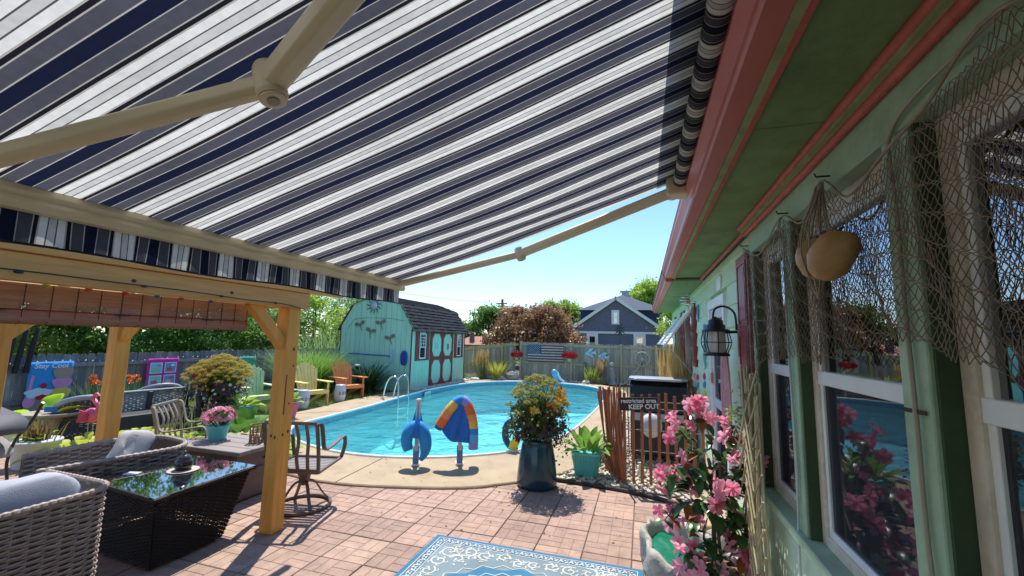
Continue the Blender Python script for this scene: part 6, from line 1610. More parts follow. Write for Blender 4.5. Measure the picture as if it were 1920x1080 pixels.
m_sling = mat('sling blue', (.015, .17, .60), .75, col2=(.01, .12, .48), scale=5, stretch=(8, 8, 1))
q = MB()
def slingfn(u, v):
    L_ = path[2 + int(u * 0) + int(v * 26)]; top = path[28]
    a = path[3 + int(v * 22)]; b = path[61 - int(v * 22)]
    p = Vector(a).lerp(Vector(b), u); return p + nrm_ * (.03 * math.sin(u * 14) * (1 - v) - .02) + V(0, 0, -.13 * math.sin(PI * min(1, u * 1.15)) * (1 - v) * (1.2 - u))
q.grid(slingfn, 24, 22); q.build('sling', m_sling, rf_, solid=.004)
bf = thing('blue_pool_float', 'folded blue foam float hanging on the left pool post', 'pool float', O0)
m_bfoam = mat('foam blue bright', (.015, .26, .66), .7, var=.05, bump=.1, bscale=150)
q = MB()
lp = catmull([fp(-.10, .23, -.13), fp(-.13, .33, -.13), fp(-.11, .45, -.12), fp(-.01, .53, -.10), fp(.09, .45, -.11), fp(.13, .31, -.13), fp(.12, .18, -.13), fp(.07, .09, -.12)], 6)
n = len(lp); q.tube(lp, [.062 + .028 * math.sin(PI * min(1, i / n + .05)) - .035 * max(0, i / n - .75) * 4 for i in range(n)], 16); q.build('foam_loop', m_bfoam, bf)
q = MB(); q.grid(lambda u, v: fp(-.11 * v * (1 - u) + .10 * v * u, .86 - .40 * v, -.02 + .03 * math.sin(u * 9)), 10, 8); q.build('sling', mat('sling turquoise', (.02, .40, .72), .75, scale=6), bf, solid=.004)
q = MB(); q.bar(fp(0, .56, -.20), fp(0, .40, -.22), .07, .012, nrm_, .003); q.build('strap', m_sling, bf)
# ================================================================ SNOW FENCE, SIGN, GRILL
m_slat = mat('snow fence red brown', (.46, .17, .085), .8, col2=(.30, .10, .055), scale=4, stretch=(9, 9, .7), rand=.2, bump=.15)
sf = thing('snow_fence', 'red brown wooden slat snow fence round the grill corner', 'fence', (-.3, 6.0, 0)); SFO = Vector((-.3, 6.0, 0))
slm = MB().box(-.019, .019, -.005, .005, 0, 1.12, .002).mesh('slat', m_slat); slm2 = MB().box(-.012, .012, -.005, .005, 0, 1.14, .002).mesh('slat', m_slat); m_wire = plain('wire', (.38, .36, .34), .4, metal=.8)
main = [(-.24 + i * .105, 5.86 + .004 * i, rnd.uniform(-.02, .02)) for i in range(10)]
for x, y, a in main: link('slat', slm, sf, (x + .3, y - 6.0, .02 + rnd.uniform(-.02, .02)), (0, a * .6, .05))
# bunched end: slats crowded together and leaning where the fence turns
turn = []
for i in range(27):
    t_ = i / 26; x = -.27 - .26 * t_ + rnd.uniform(-.03, .03); y = 5.84 + .55 * t_ + rnd.uniform(-.06, .06); turn.append((x, y))
    link('slat', slm2, sf, (x + .3, y - 6.0, rnd.uniform(-.02, .05)), (rnd.uniform(-.08, .06), rnd.uniform(-.15, .08), rnd.uniform(.1, 1.2)))
for i in range(9):
    t_ = i / 8; x = -.43 + .5 * t_ ** 2; y = 6.7 + 1.0 * t_; link('slat', slm, sf, (x + .3, y - 6.0, rnd.uniform(-.02, .03)), (rnd.uniform(-.04, .04), rnd.uniform(-.05, .05), 1.4))
for z in (.16, .42, .68, .95):
    q = MB(); q.tube([(x + .3, y - 6.0 - .009, z + .008 * math.sin(i * 2.2)) for i, (x, y, a) in enumerate(main)], .003, 4); q.tube([(x + .3, y - 6.0 + .009, z - .008 * math.sin(i * 2.2)) for i, (x, y, a) in enumerate(main)], .003, 4)
    q.tube([(x + .3 - .02, y - 6.0, z + rnd.uniform(-.02, .02)) for x, y in turn], .003, 4); q.build('wire', m_wire, sf)
sg_ = thing('keep_out_sign', 'hand painted wooden sign reading restricted area KEEP OUT on the snow fence', 'sign', (-.06, 5.80, .93)); sg_.rotation_euler = (R(-6), R(-2), R(8))
MB().box(-.235, .235, -.012, .006, 0, .165, .004).build('board', mat('sign dark wood', (.045, .035, .028), .8, scale=6, stretch=(1, 1, 8), bump=.2), sg_)
m_lett = plain('paint white', (.78, .76, .70), .8)
me = text_mesh('restricted area', .074, .001, bold=.0018); me.materials.append(m_lett); link('lettering', me, sg_, (0, -.0135, .098), (R(90), R(-1), 0))
me = text_mesh('KEEP OUT', .084, .001, bold=.0025); me.materials.append(m_lett); link('lettering', me, sg_, (.065, -.0135, .022), (R(90), R(-1.5), 0))
gr_ = thing('gas_grill', 'black covered gas grill with a pale sunlit lid behind the snow fence', 'grill', (.22, 7.3, 0))
m_gk = mat('grill black', (.018, .018, .02), .35, var=.1); m_gs = mat('grill silver', (.42, .45, .50), .35, metal=.4, var=.05)
q = MB().box(-.42, .42, -.26, .26, .08, .74, .02); q.build('cabinet', m_gk, gr_)
lid = MB(); prof_ = [(-.26, .74), (-.27, .95), (-.22, 1.12), (-.10, 1.20), (.12, 1.20), (.22, 1.14), (.26, .95), (.26, .74)]
lid.add([(x, y, z) for x in (-.42, .42) for y, z in prof_], [tuple(range(8)), tuple(range(8, 16))[::-1]] + [(i, i + 1, 9 + i, 8 + i) for i in range(7)]); lo = lid.build('lid', m_gk, gr_, bevel=.02)
q = MB(); o8 = [(-.44, -.14), (-.34, -.27), (.34, -.27), (.44, -.14), (.44, .14), (.34, .26), (-.34, .26), (-.44, .14)]; q.prism(o8, (0, 0, 1.205), (1, 0, 0), (0, 1, 0), .035); q.build('top_cover', m_gs, lo, bevel=.01)
q = MB(); q.tube([(-.3, -.31, .9), (.3, -.31, .9)], .014, 8); q.tube([(-.3, -.31, .9), (-.3, -.26, .9)], .012, 6); q.tube([(.3, -.31, .9), (.3, -.26, .9)], .012, 6); q.build('handle', m_chrome, lo)
for sx in (-1, 1):
    for r in range(4):
        for c in range(4): MB().box(sx * .425 - .006, sx * .425 + .006, -.2 + c * .11, -.2 + c * .11 + .07, 1.0 + r * .045, 1.03 + r * .045).build('vent', m_gs, lo)
MB().box(-.40, .40, -.29, -.262, .60, .72, .01).build('control_panel', m_gs, gr_)
for x in (-.25, 0, .25): q = MB(); q.tube([(x, -.30, .66), (x, -.325, .66)], .026, 12); q.build('knob', m_gk, gr_)
for sx in (-1, 1): MB().box(sx * .43 if sx > 0 else -.66, .66 if sx > 0 else -.43, -.22, .22, .72, .755, .01).build('side_shelf', m_gk, gr_) if sx > 0 else MB().box(-.52, -.43, -.22, .22, .72, .755, .01).build('side_shelf', m_gk, gr_)
for sx in (-.36, .36): q = MB(); q.tube([(sx - .02, -.22, .05), (sx + .02, -.22, .05)], .05, 14); q.build('wheel', m_gk, gr_)
q = MB(); q.ball((0, 0, 0), (.15, .13, .17), 16, 10); tag(q.build('propane_tank', mat('tank white', (.66, .67, .70), .4), None, (.10, 6.55, .62)), 'white rounded tank in front of the grill', 'tank')
q = MB(); q.lathe([(.05, 0), (.055, .05), (.03, .09), (.03, .16), (.045, .17), (.0005, .18)], 12); tag(q.build('garden_gnome_lamp', mat('ivory ceramic', (.72, .66, .56), .4), None, (-.05, 6.25, .0)), 'small ivory ceramic figure among the gravel', 'ornament')

# ================================================================ MANDEVILLA, ROCK BASIN, BAMBOO
md = thing('mandevilla_plant', 'pink flowering mandevilla in a dark pot beside the house wall', 'plant', (.46, 3.30, 0))
q = MB(); q.lathe([(.14, 0), (.19, .22), (.205, .30), (.20, .33), (.185, .33), (.18, .27)], 28); q.build('pot', mat('pot charcoal', (.07, .068, .075), .55, bump=.05), md)
q = MB(); q.lathe([(.0005, .285), (.18, .28)], 20); q.build('soil', mat('soil', (0, 0, 0)), md)
q = MB()
for x, y in ((-.02, .02), (.03, -.02), (.0, .05)): q.tube(catmull([(x, y, .28), (x * .5 - .01, y, .55), (x, y + .02, .8), (x * 2 - .03, y + .02, 1.0)], 4), .011, 6)
q.build('stems', mat('stem brown', (.16, .10, .06), .8), md)
vn = MB(); lf = MB(); fl_ = MB(); fl2 = MB(); dl = MB()
vines = [((0, 0, .8), (-.12, .1, 1.05), (-.20, .25, 1.16)), ((0, 0, .8), (-.2, .05, .92), (-.30, .12, .78)), ((0, 0, .75), (-.22, -.02, .70), (-.33, .06, .55)), ((0, 0, .8), (.0, .15, 1.1), (-.05, .3, 1.28)), ((0, 0, .8), (.1, .1, 1.05), (.17, .25, 1.2)), ((0, 0, .75), (.12, 0, .9), (.20, .05, .98)), ((0, 0, .7), (-.12, -.12, .68), (-.18, -.15, .55)), ((0, 0, .7), (.1, -.1, .7), (.13, -.12, .58)), ((0, 0, .5), (-.12, -.08, .48), (-.2, -.12, .40)), ((0, 0, .78), (-.1, .1, .85), (-.16, .18, .86)), ((0, 0, .7), (.02, -.15, .8), (.02, -.18, .86)), ((0, 0, .45), (-.05, -.1, .40), (-.06, -.16, .34)), ((0, 0, .6), (.1, -.06, .55), (.14, -.08, .44))]
for a, b, c in vines:
    P = catmull([a, b, c], 6); vn.tube(P, .004, 4)
    for j in range(3, len(P)):
        for s in (0, 1):
            if rnd.random() < .75:
                d = Vector((rnd.gauss(0, 1), rnd.gauss(-.3, 1), rnd.gauss(.1, .5))).normalized(); big_leaf(dl if rnd.random() < .12 else lf, P[j], d, rnd.uniform(.07, .12), rnd.uniform(.045, .07), .45, 4, .15)
    tip = P[-1]
    for k in range(rnd.randint(5, 8)):
        d = Vector((rnd.gauss(-.3, .7), rnd.gauss(-.9, .6), rnd.gauss(.2, .6))).normalized(); pp = tip + Vector((rnd.uniform(-.09, .09), rnd.uniform(-.08, .08), rnd.uniform(-.10, .10)))
        blossom(fl_ if rnd.random() < .6 else fl2, pp, d, rnd.uniform(.044, .064), 5, .3)
        tr_ = fl2; tr_.tube([pp - d * .045, pp + d * .008], [.005, .012], 6, cap=False)
for k in range(60):
    d = Vector((rnd.gauss(0, 1), rnd.gauss(0, 1), rnd.gauss(0, 1))).normalized(); p = Vector((-.03 + d.x * .14, d.y * .13, .76 + d.z * .14)); big_leaf(lf, p, d + Vector((0, 0, .3)), rnd.uniform(.09, .14), rnd.uniform(.05, .08), .5, 4, .15)
vn.build('vines', m_hosta2, md); lf.build('leaves', mat('mandevilla gloss leaf', (.075, .17, .045), .28, col2=(.035, .10, .025), scale=9, trans=.2, spec=.5), md); dl.build('dry_leaves', leafmat('leaf rust', (.42, .15, .04), (.3, .1, .03), 9), md); fl_.build('blossoms', m_pink, md); fl2.build('blossoms', leafmat('petal rose', (.92, .52, .62), (.86, .38, .52), 25, trans=.5), md)
fallen = MB()
for k in range(26):
    a = rnd.uniform(0, 6.28); r = .16 * math.sqrt(rnd.random()); big_leaf(fallen, (r * math.cos(a), r * math.sin(a), .295 + rnd.uniform(0, .02)), (rnd.gauss(0, 1), rnd.gauss(0, 1), .15), .08, .045, .3, 3, .1)
fallen.build('fallen_leaves', leafmat('leaf litter', (.42, .30, .10), (.35, .13, .05), 9), md)

m_basin = mat('basin stone', (.60, .56, .50), .92, col2=(.20, .185, .175), scale=5, bump=.9, bscale=22)
rb = thing('rock_basin', 'rough pale stone basin of green water beside the mandevilla', 'fountain', (.22, 3.70, 0))
q = MB(); N_ = 44; rr = random.Random(3)
edge = [1 + .10 * math.sin(3 * k * 2 * PI / N_ + 1) + .07 * math.sin(7 * k * 2 * PI / N_) + rr.uniform(-.035, .035) for k in range(N_)]
prf = [(.80, 0.0, 0), (.92, .03, .02), (.98, .10, .05), (1.0, .17, .07), (1.0, .24, .07), (.95, .285, .06), (.87, .295, .05), (.80, .28, .04), (.76, .24, .02), (.70, .17, .01)]
vs = []
for r_, z_, j_ in prf:
    for k in range(N_):
        a = 2 * PI * k / N_; e = edge[k]; jit = rr.uniform(-j_, j_)
        up_ = 1 + (.14 * math.sin(a - .2) + .06 * math.sin(5 * a) + .05 * math.sin(8 * a + 1)) * (z_ > .15)
        vs.append(((.27 * r_ * e + jit * .3) * math.cos(a), (.34 * r_ * e + jit * .3) * math.sin(a), z_ * up_ * 1.02 + jit * .3))
fs = [(i * N_ + k, i * N_ + (k + 1) % N_, (i + 1) * N_ + (k + 1) % N_, (i + 1) * N_ + k) for i in range(len(prf) - 1) for k in range(N_)]
q.add(vs, fs, True); q.build('basin', m_basin, rb)
q = MB(); q.lathe([(.0005, .232), (1.0, .232)], 32); q.v = [(x * .225, y * .285, z) for x, y, z in q.v]; q.build('water', mat('green water', (.008, .14, .07), .03, col2=(.008, .20, .11), scale=8, bump=.25, bscale=22, spec=.8), rb)
for k, (x, y, z, s) in enumerate(((.10, .46, .10, .14), (.36, .36, .13, .15), (.44, .12, .10, .10))): rock(['pale boulder behind the rock basin', 'tan boulder between the basin and house wall', 'small pale boulder beside the charcoal pot'][k], (.22 + x, 3.70 + y, z), (s, s * .9, s), m_basin, 10 + k)
# bundle of bamboo canes leaning on the wall
m_cane = mat('bamboo cane', (.60, .52, .33), .55, col2=(.44, .37, .21), scale=4, stretch=(10, 10, 1.2), rand=.32)
bmb = thing('bamboo_cane_bundle', 'bundle of tan bamboo canes leaning against the house wall', 'bamboo', (.68, 3.5, 0))
for k in range(21):
    u = k / 20; y0 = 2.86 + .46 * u + rnd.uniform(-.03, .03); x0 = .63 + rnd.uniform(-.03, .05); zt = 1.66 - .15 * (1 - u) + rnd.uniform(-.10, .06); y1 = y0 + .16 + rnd.uniform(-.07, .09); x1 = .69 + rnd.uniform(-.03, .03)
    q = MB(); p0, p1 = Vector((x0 - .68, y0 - 3.5, 0)), Vector((x1 - .68, y1 - 3.5, zt)); pts = [p0.lerp(p1, j / 6) + Vector((rnd.uniform(-.006, .006), rnd.uniform(-.006, .006), 0)) for j in range(7)]
    r0 = rnd.uniform(.006, .011); q.tube(pts, [r0 * (1 - .02 * j) for j in range(7)], 7); q.build('cane', m_cane, bmb)
for k in range(16):
    q = MB(); z0 = .05 + (k // 2) * .15; s_ = (-1, 1)[k % 2]; y0 = -.40 - s_ * .2; p0, p1 = Vector((-.07, y0, z0)), Vector((-.03, y0 + s_ * .42, z0 + .55)); q.tube([p0, p0.lerp(p1, .5) + Vector((-.012, 0, 0)), p1], .006, 6); q.build('cross_cane', m_cane, bmb)
v, q_ = leaf_quads(np.array([[rnd.uniform(-.06, .02), rnd.uniform(-.5, .1), rnd.uniform(.3, 1.5)] for _ in range(160)]), .06, .25, droop=.6); link('dry_leaves', np_mesh('dry_leaves', v, q_, leafmat('cane leaf', (.42, .40, .2), (.3, .3, .12), 9)), bmb)
v, q_ = leaf_quads(np.array([[rnd.uniform(-.10, -.02), rnd.uniform(-.3, .1), rnd.choice((.45, 1.3, .7)) + rnd.uniform(-.06, .06)] for _ in range(60)]), .05, .5); link('green_leaves', np_mesh('green_leaves', v, q_, m_hosta), bmb)
# pink oval trellis
ov = thing('oval_trellis', 'pink oval metal trellis on the wall left of the bamboo canes', 'trellis', (.70, 4.22, 1.10)); m_ov = plain('pink metal', (.66, .34, .38), .5)
def oval(rx, rz_, r): q = MB(); q.tube([(0, rx * math.cos(a), .22 + rz_ * math.sin(a)) for a in [k * PI / 20 for k in range(40)]], r, 6, closed=True); return q
oval(.19, .45, .012).build('rim', m_ov, ov)
for k in range(11): y = -.15 + .03 * k; zz = .45 * math.sqrt(max(0, 1 - (y / .19) ** 2)); q = MB(); q.tube([(0, y, .22 - zz), (.003, y, .22 + zz * (.2 if k % 2 else .9))], .0045, 5); q.build('wire', m_ov, ov)
for k in range(9): a = .35 + k * .3; q = MB(); q.tube([(0, 0, .30), (0, .19 * math.cos(a), .22 + .45 * math.sin(a))], .0045, 5); q.build('wire', m_ov, ov)
for z in (.12, -.02): q = MB(); zz = .19 * math.sqrt(1 - (z - .22) ** 2 / .45 ** 2); q.tube([(0, -zz, z), (0, zz, z)], .005, 5); q.build('wire', m_ov, ov)
# coach lantern on the wall
lam = thing('wall_lantern', 'black nautical wall lantern with ribbed glass beside the red shutter', 'lantern', (.60, 3.98, 1.70)); m_lk = mat('lantern black', (.022, .018, .016), .45)
q = MB(); q.prism([(-.045, -.07), (.045, -.07), (.06, .20), (-.06, .20)], (.175, 0, .07), (0, 1, 0), (0, 0, 1), .02); q.build('back_plate', m_lk, lam)
q = MB(); q.tube([(.165, 0, .205), (.05, 0, .20)], .012, 8); q.tube(catmull([(.16, 0, .22), (.15, 0, .36), (.08, 0, .42), (.0, 0, .40), (-.02, 0, .32)], 6), .009, 8); q.build('arm', m_lk, lam)
q = MB(); q.lathe([(.115, .205), (.11, .22), (.075, .23), (.075, .26), (.06, .27), (.058, .30), (.03, .315), (.012, .33), (.0005, .335)], 24); q.build('cap', m_lk, lam)
q = MB(); q.lathe([(.10, 0), (.105, .012), (.095, .025), (.07, .03)], 24); q.build('base', m_lk, lam)
q = MB(); q.lathe([(.072 + (.004 if k % 2 else 0), .03 + k * .0088) for k in range(21)], 28); gl_ = q.build('ribbed_glass', mat('frosted glass', (.85, .87, .83), .15, var=.03, trans=.3, coat=.5), lam)
for k in range(8):
    a = k * PI / 4; q = MB(); q.tube(catmull([(.085 * math.cos(a), .085 * math.sin(a), .02), (.118 * math.cos(a), .118 * math.sin(a), .11), (.10 * math.cos(a), .10 * math.sin(a), .205)], 5), .0045, 5); q.build('guard_wire', m_lk, lam)
q = MB(); q.tube([(.119 * math.cos(a), .119 * math.sin(a), .115) for a in [k * PI / 14 for k in range(28)]], .0045, 5, closed=True); q.build('guard_ring', m_lk, lam)
# small wall things
q = MB().box(.765, .785, 4.72, 4.95, 2.36, 2.50, .003); tag(q.build('house_plaque', m_vinyl), 'small pale plaque above the door', 'plaque')
def seahorse(label, y, z, s, m):
    t = thing('seahorse_ornament', label, 'ornament', (.765, y, z), 0, 'blue wall ornaments', s); q = MB(); P = catmull([(0, .05, .20), (0, -.02, .22), (0, -.03, .14), (0, .04, .05), (0, .03, -.06), (0, -.03, -.14), (0, .0, -.2), (0, .03, -.17)], 5); n = len(P); q.tube(P, [.012 + .022 * math.sin(PI * min(1, .15 + i / n)) for i in range(n)], 8); q.build('body', m, t)
    q = MB(); q.prism([(-.03, .08), (-.10, .05), (-.03, 0)], (0, 0, 0), (0, 1, 0), (0, 0, 1), .008); q.build('fin', m, t)
m_sh = mat('seahorse blue', (.12, .42, .62), .5, scale=14)
seahorse('blue seahorse ornament on the siding beyond the lantern', 5.95, 1.90, .62, m_sh); seahorse('higher pale blue ornament near the far red shutter', 6.55, 2.22, .55, m_sh); seahorse('small teal ornament low on the siding', 6.0, 1.62, .7, mat('seahorse teal', (.2, .55, .55), .5))
def windchime(label, x, y, z):
    t = thing('glass_suncatcher', label, 'ornament', (x, y, z), 0, 'coloured suncatchers on the siding')
    q = MB(); q.tube([(0, 0, 0), (0, 0, -.5)], .0025, 4); q.build('line', m_wire, t)
    for k, (dz_, c, nm) in enumerate(((-.1, (.6, .05, .2), 'crimson'), (-.2, (.05, .35, .55), 'azure'), (-.32, (.65, .6, .05), 'lemon'), (-.45, (.1, .45, .2), 'emerald'))): q = MB(); q.ball((0, .01, dz_), (.02, .035, .045), 10, 6); q.build('bead', plain('bead ' + nm, c, .2), t)
windchime('string of coloured glass drops hanging left of the door', .72, 5.75, 1.50); windchime('string of coloured glass drops farther along the siding', .70, 6.25, 1.45)
q = MB(); q.box(.755, .77, 5.42, 5.50, 1.35, 1.47, .003); tag(q.build('door_chime_box', plain('orange plastic', (.65, .25, .06), .5)), 'small orange box on the door frame', 'box')
# conch shells and driftwood on a ledge beyond
for k, (x, y, z) in enumerate(((.72, 6.75, 1.30), (.72, 7.4, 1.02), (.72, 8.0, 1.05))):
    q = MB(); q.lathe([(.005, -.12), (.05, -.05), (.09, .02), (.06, .05), (.07, .06), (.04, .09), (.02, .12), (.0005, .14)], 12); q.v = [(x_ * .6, y_ * .6, z_ * .6) for x_, y_, z_ in q.v]; tag(q.build('conch_shell', mat('shell cream', (.62, .50, .40), .6, scale=12), None, (x, y, z)), ['nearest pale conch shell on the siding below the far windows', 'middle pale conch shell on the siding below the far windows', 'farthest pale conch shell on the siding below the far windows'][k], 'shell', 'shells under the far window')
# spiral wind ornament hanging under the eave
sp2 = thing('spiral_wind_ornament', 'silver spiral wind ornament hanging from the eave corner', 'ornament', (.58, 6.0, 2.62))
q = MB(); q.tube([(0, 0, .02), (0, 0, -.16)], .003, 4); q.build('line', m_wire, sp2)
q = MB(); q.tube([((.10 * math.sin(PI * k / 60)) * math.cos(k * .55), (.10 * math.sin(PI * k / 60)) * math.sin(k * .55), -.16 - .20 * k / 60) for k in range(61)], .006, 6); q.build('spiral', m_chrome, sp2)
q = MB(); q.ball((0, 0, -.26), .035, 12, 8); q.build('ball', plain('amber ball', (.45, .25, .08), .2), sp2)

# ================================================================ FISHING NET AND GOURDS
m_net = mat('net twine', (.32, .25, .18), .9, col2=(.22, .17, .125), scale=30)
net = thing('fishing_net', 'brown fishing net swagged across the house windows', 'net', (.72, 2.0, 2.45))
hooks = [(3.42, 2.50), (2.98, 2.36), (2.51, 2.47), (2.22, 2.36), (1.98, 2.47), (1.76, 2.33), (1.52, 2.38), (1.30, 2.42), (1.05, 2.49), (.6, 2.30), (.1, 2.48)]
lows = [(3.42, 1.40), (2.98, 1.72), (2.51, 1.74), (2.22, 1.72), (1.98, 1.75), (1.76, 1.80), (1.52, 1.83), (1.30, 1.78), (1.05, 1.70), (.6, 1.6), (.1, 1.5)]
def interp(tab, y):
    ys = [a for a, _ in tab][::-1]; zs = [b for _, b in tab][::-1]; return float(np.interp(y, ys, zs))
NU, NV = 150, 52
vs = []; ed = []
idx = {}
for j in range(NV + 1):
    for i in range(NU + 1):
        y = .1 + 3.32 * (i + (.5 if j % 2 else 0)) / NU; zt, zb = interp(hooks, y), interp(lows, y); u = j / NV
        sag = .0; bunch = .10 * math.exp(-((y - 1.97) / .10) ** 2) + .05 * math.exp(-((y - 2.5) / .08) ** 2)
        z = zt + (zb - zt) * u + .012 * math.sin(y * 31 + j) ; yy = y + .03 * math.sin(u * 9 + y * 17) * u - (y - 1.97) * .5 * math.exp(-((y - 1.97) / .13) ** 2) * (1 - u)
        x = .722 - .018 * math.sin(y * 24 + u * 3) * u - bunch * .3 * (1 - u * .6) + rnd.uniform(-.003, .003)
        vs.append(Vector((x - .72, yy - 2.0 + rnd.uniform(-.0025, .0025), z - 2.45 + rnd.uniform(-.003, .003))))
tw = MB(); at = lambda i, j: vs[j * (NU + 1) + i]
V_ = []; Q_ = []; cnt = 0
def thread(p, q, r=.0014):
    global cnt
    d = (q - p).normalized(); a = d.orthogonal().normalized(); b = d.cross(a)
    for c in (p, q):
        for k in range(3): V_.append(tuple(c + (a * math.cos(2.094 * k) + b * math.sin(2.094 * k)) * r))
    for k in range(3): Q_.append((cnt + k, cnt + (k + 1) % 3, cnt + 3 + (k + 1) % 3, cnt + 3 + k))
    cnt += 6
for j in range(NV):
    for i in range(NU):
        if j % 2 == 0:
            thread(at(i, j), at(i, j + 1))
            if i > 0: thread(at(i, j), at(i - 1, j + 1))
        else:
            thread(at(i, j), at(i, j + 1)); thread(at(i, j), at(i + 1, j + 1))
link('mesh_twine', np_mesh('mesh_twine', V_, Q_, m_net), net, kind='stuff')
q = MB(); q.tube(catmull([(-.005, y - 2.0, z - 2.45 + .01) for y, z in hooks], 6), .005, 6); q.build('head_rope', mat('rope tan', (.36, .30, .22), .9, scale=30), net)
# gathered strands hanging from the hook to the gourds
gk = MB()
for k in range(10):
    a = k * .63; gk.tube(catmull([(.0, -.03, .03), (-.03 + .02 * math.cos(a), -.05 + .03 * math.sin(a), -.07), (-.06 + .04 * math.cos(a), -.09 + .07 * math.sin(a), -.18), (-.06 + .05 * math.cos(a), -.09 + .10 * math.sin(a), -.30), (-.05, -.05, -.46)], 5), .0035, 5)
gk.build('gathered_twine', mat('rope tan', (0, 0, 0)), net)
for y, z in ((1.98, 2.49), (2.51, 2.49), (3.40, 2.51)): q = MB(); q.tube([(.03, y - 2.0, z - 2.45 + .01), (-.02, y - 2.0, z - 2.45 + .01), (-.025, y - 2.0, z - 2.45 + .025)], .004, 6); q.build('hook', m_lk, net)
m_gourd = mat('gourd tan', (.58, .36, .16), .5, col2=(.42, .24, .10), scale=9, bump=.2, bscale=18, dirt=.5, dscale=7, dcol=(.22, .12, .05))
def gourd(label, loc, r, rot):
    t = thing('gourd_float', label, 'gourd', loc, 0, 'gourd floats in the net'); t.rotation_euler = rot
    q = MB(); q.lathe([(.0005, -1.05 * r), (.30 * r, -1.0 * r), (.62 * r, -.7 * r), (.80 * r, -.1 * r), (.79 * r, .3 * r), (.66 * r, .7 * r), (.42 * r, .92 * r), (.2 * r, .96 * r), (.12 * r, .88 * r), (.0005, .84 * r)], 30); q.v = [(x * (1 + .07 * math.sin(3 * math.atan2(y, x) + 40 * z)) + .12 * z, y * (1 + .06 * math.sin(4 * math.atan2(y, x))), z) for x, y, z in q.v]; q.build('body', m_gourd, t)
    q = MB(); q.tube(catmull([(0, 0, .74 * r), (.02 * r, 0, .95 * r), (.15 * r, .1 * r, 1.15 * r)], 4), [.1 * r, .09 * r, .08 * r, .08 * r, .07 * r, .06 * r, .06 * r, .05 * r, .05 * r], 7); q.build('stem', m_lk, t)
gourd('large tan gourd float hanging in the fishing net', (.665, 1.78, 2.13), .092, (.15, .2, 0)); gourd('smaller tan gourd float half hidden behind the large one', (.675, 1.955, 2.15), .085, (-.15, .1, 1))

# ================================================================ RUG
rug = thing('outdoor_rug', 'blue outdoor rug with white scroll pattern on the pavers', 'rug', (-.92, 2.9, .006)); RW, RL = .90, .84
m_rug = mat('rug blue', (.045, .19, .32), .95, col2=(.035, .145, .25), scale=3, bump=.3, bscale=250); m_rugg = mat('rug grey blue', (.20, .27, .30), .95, scale=3, bump=.3, bscale=250); m_rugw = mat('rug ivory', (.62, .61, .54), .95, scale=6, bump=.3, bscale=250)
MB().box(-RW, RW, -RL, RL, 0, .006).build('base', m_rug, rug)
q = MB().box(-RW + .13, RW - .13, -RL + .13, RL - .13, .0062, .0072); q.build('field', m_rugg, rug)
dia = [((.62 - .06 * (k % 2)) * math.cos(k * PI / 12), (.52 - .05 * (k % 2)) * math.sin(k * PI / 12)) for k in range(24)]; MB().prism(dia, (0, 0, .0074), (1, 0, 0), (0, 1, 0), .0008).build('medallion', m_rug, rug)
pt = MB()
def strip(P, w_, z=.0088):
    P = [Vector((x, y, 0)) for x, y in P]; vs = []; n = len(P)
    for i, p in enumerate(P):
        d = (P[min(i + 1, n - 1)] - P[max(i - 1, 0)]); d = d.normalized() if d.length > 1e-6 else Vector((1, 0, 0)); s = Vector((-d.y, d.x, 0)) * w_ / 2; vs += [(p.x - s.x, p.y - s.y, z), (p.x + s.x, p.y + s.y, z)]
    pt.add(vs, [(2 * i, 2 * i + 1, 2 * i + 3, 2 * i + 2) for i in range(n - 1)])
for o_ in (.045, .125):      # border lines and zigzag of leaves between them
    x, y = RW - o_, RL - o_; strip([(-x, -y), (x, -y), (x, y), (-x, y), (-x, -y)], .010)
def along(fn, L, st):
    k = 0
    while k * st < L: fn(k * st, k); k += 1
for sx, sy, L, ax in ((0, 1, 2 * (RW - .085), 0), (0, -1, 2 * (RW - .085), 0), (1, 0, 2 * (RL - .085), 1), (-1, 0, 2 * (RL - .085), 1)):
    def leaf_(u, k):
        c = u - L / 2 + .02; s = 1 if k % 2 else -1
        for (du, dv) in (((-.018, -.022 * s), (.014, .020 * s)), ((.0, .0), (.02, -.015 * s)), ((-.01, .016 * s), (.004, .022 * s))):
            P = []
            for tt in (0, .5, 1):
                a = c + du[0] + (dv[0] - du[0]) * tt; b = du[1] + (dv[1] - du[1]) * tt + .006 * math.sin(PI * tt)
                P.append((a, sy * (RL - .085) + b) if ax == 0 else (sx * (RW - .085) + b, a))
            strip(P, .011)
    along(leaf_, L, .042)
r9 = random.Random(11)
def scroll(cx, cy, r, turns, a0, dirn, w_=.013):
    P = [(cx + r * (1 - .85 * t) * math.cos(a0 + dirn * turns * 2 * PI * t), cy + r * (1 - .85 * t) * math.sin(a0 + dirn * turns * 2 * PI * t)) for t in np.linspace(0, 1, 26)]; strip(P, w_, .0088 + r9.uniform(0, .0006))
    for j in range(4, 22, 4):
        x, y = P[j]; a = a0 + dirn * turns * 2 * PI * j / 25; strip([(x, y), (x + .028 * math.cos(a + .5), y + .028 * math.sin(a + .5)), (x + .042 * math.cos(a + 1.1), y + .042 * math.sin(a + 1.1))], .010, .0096)
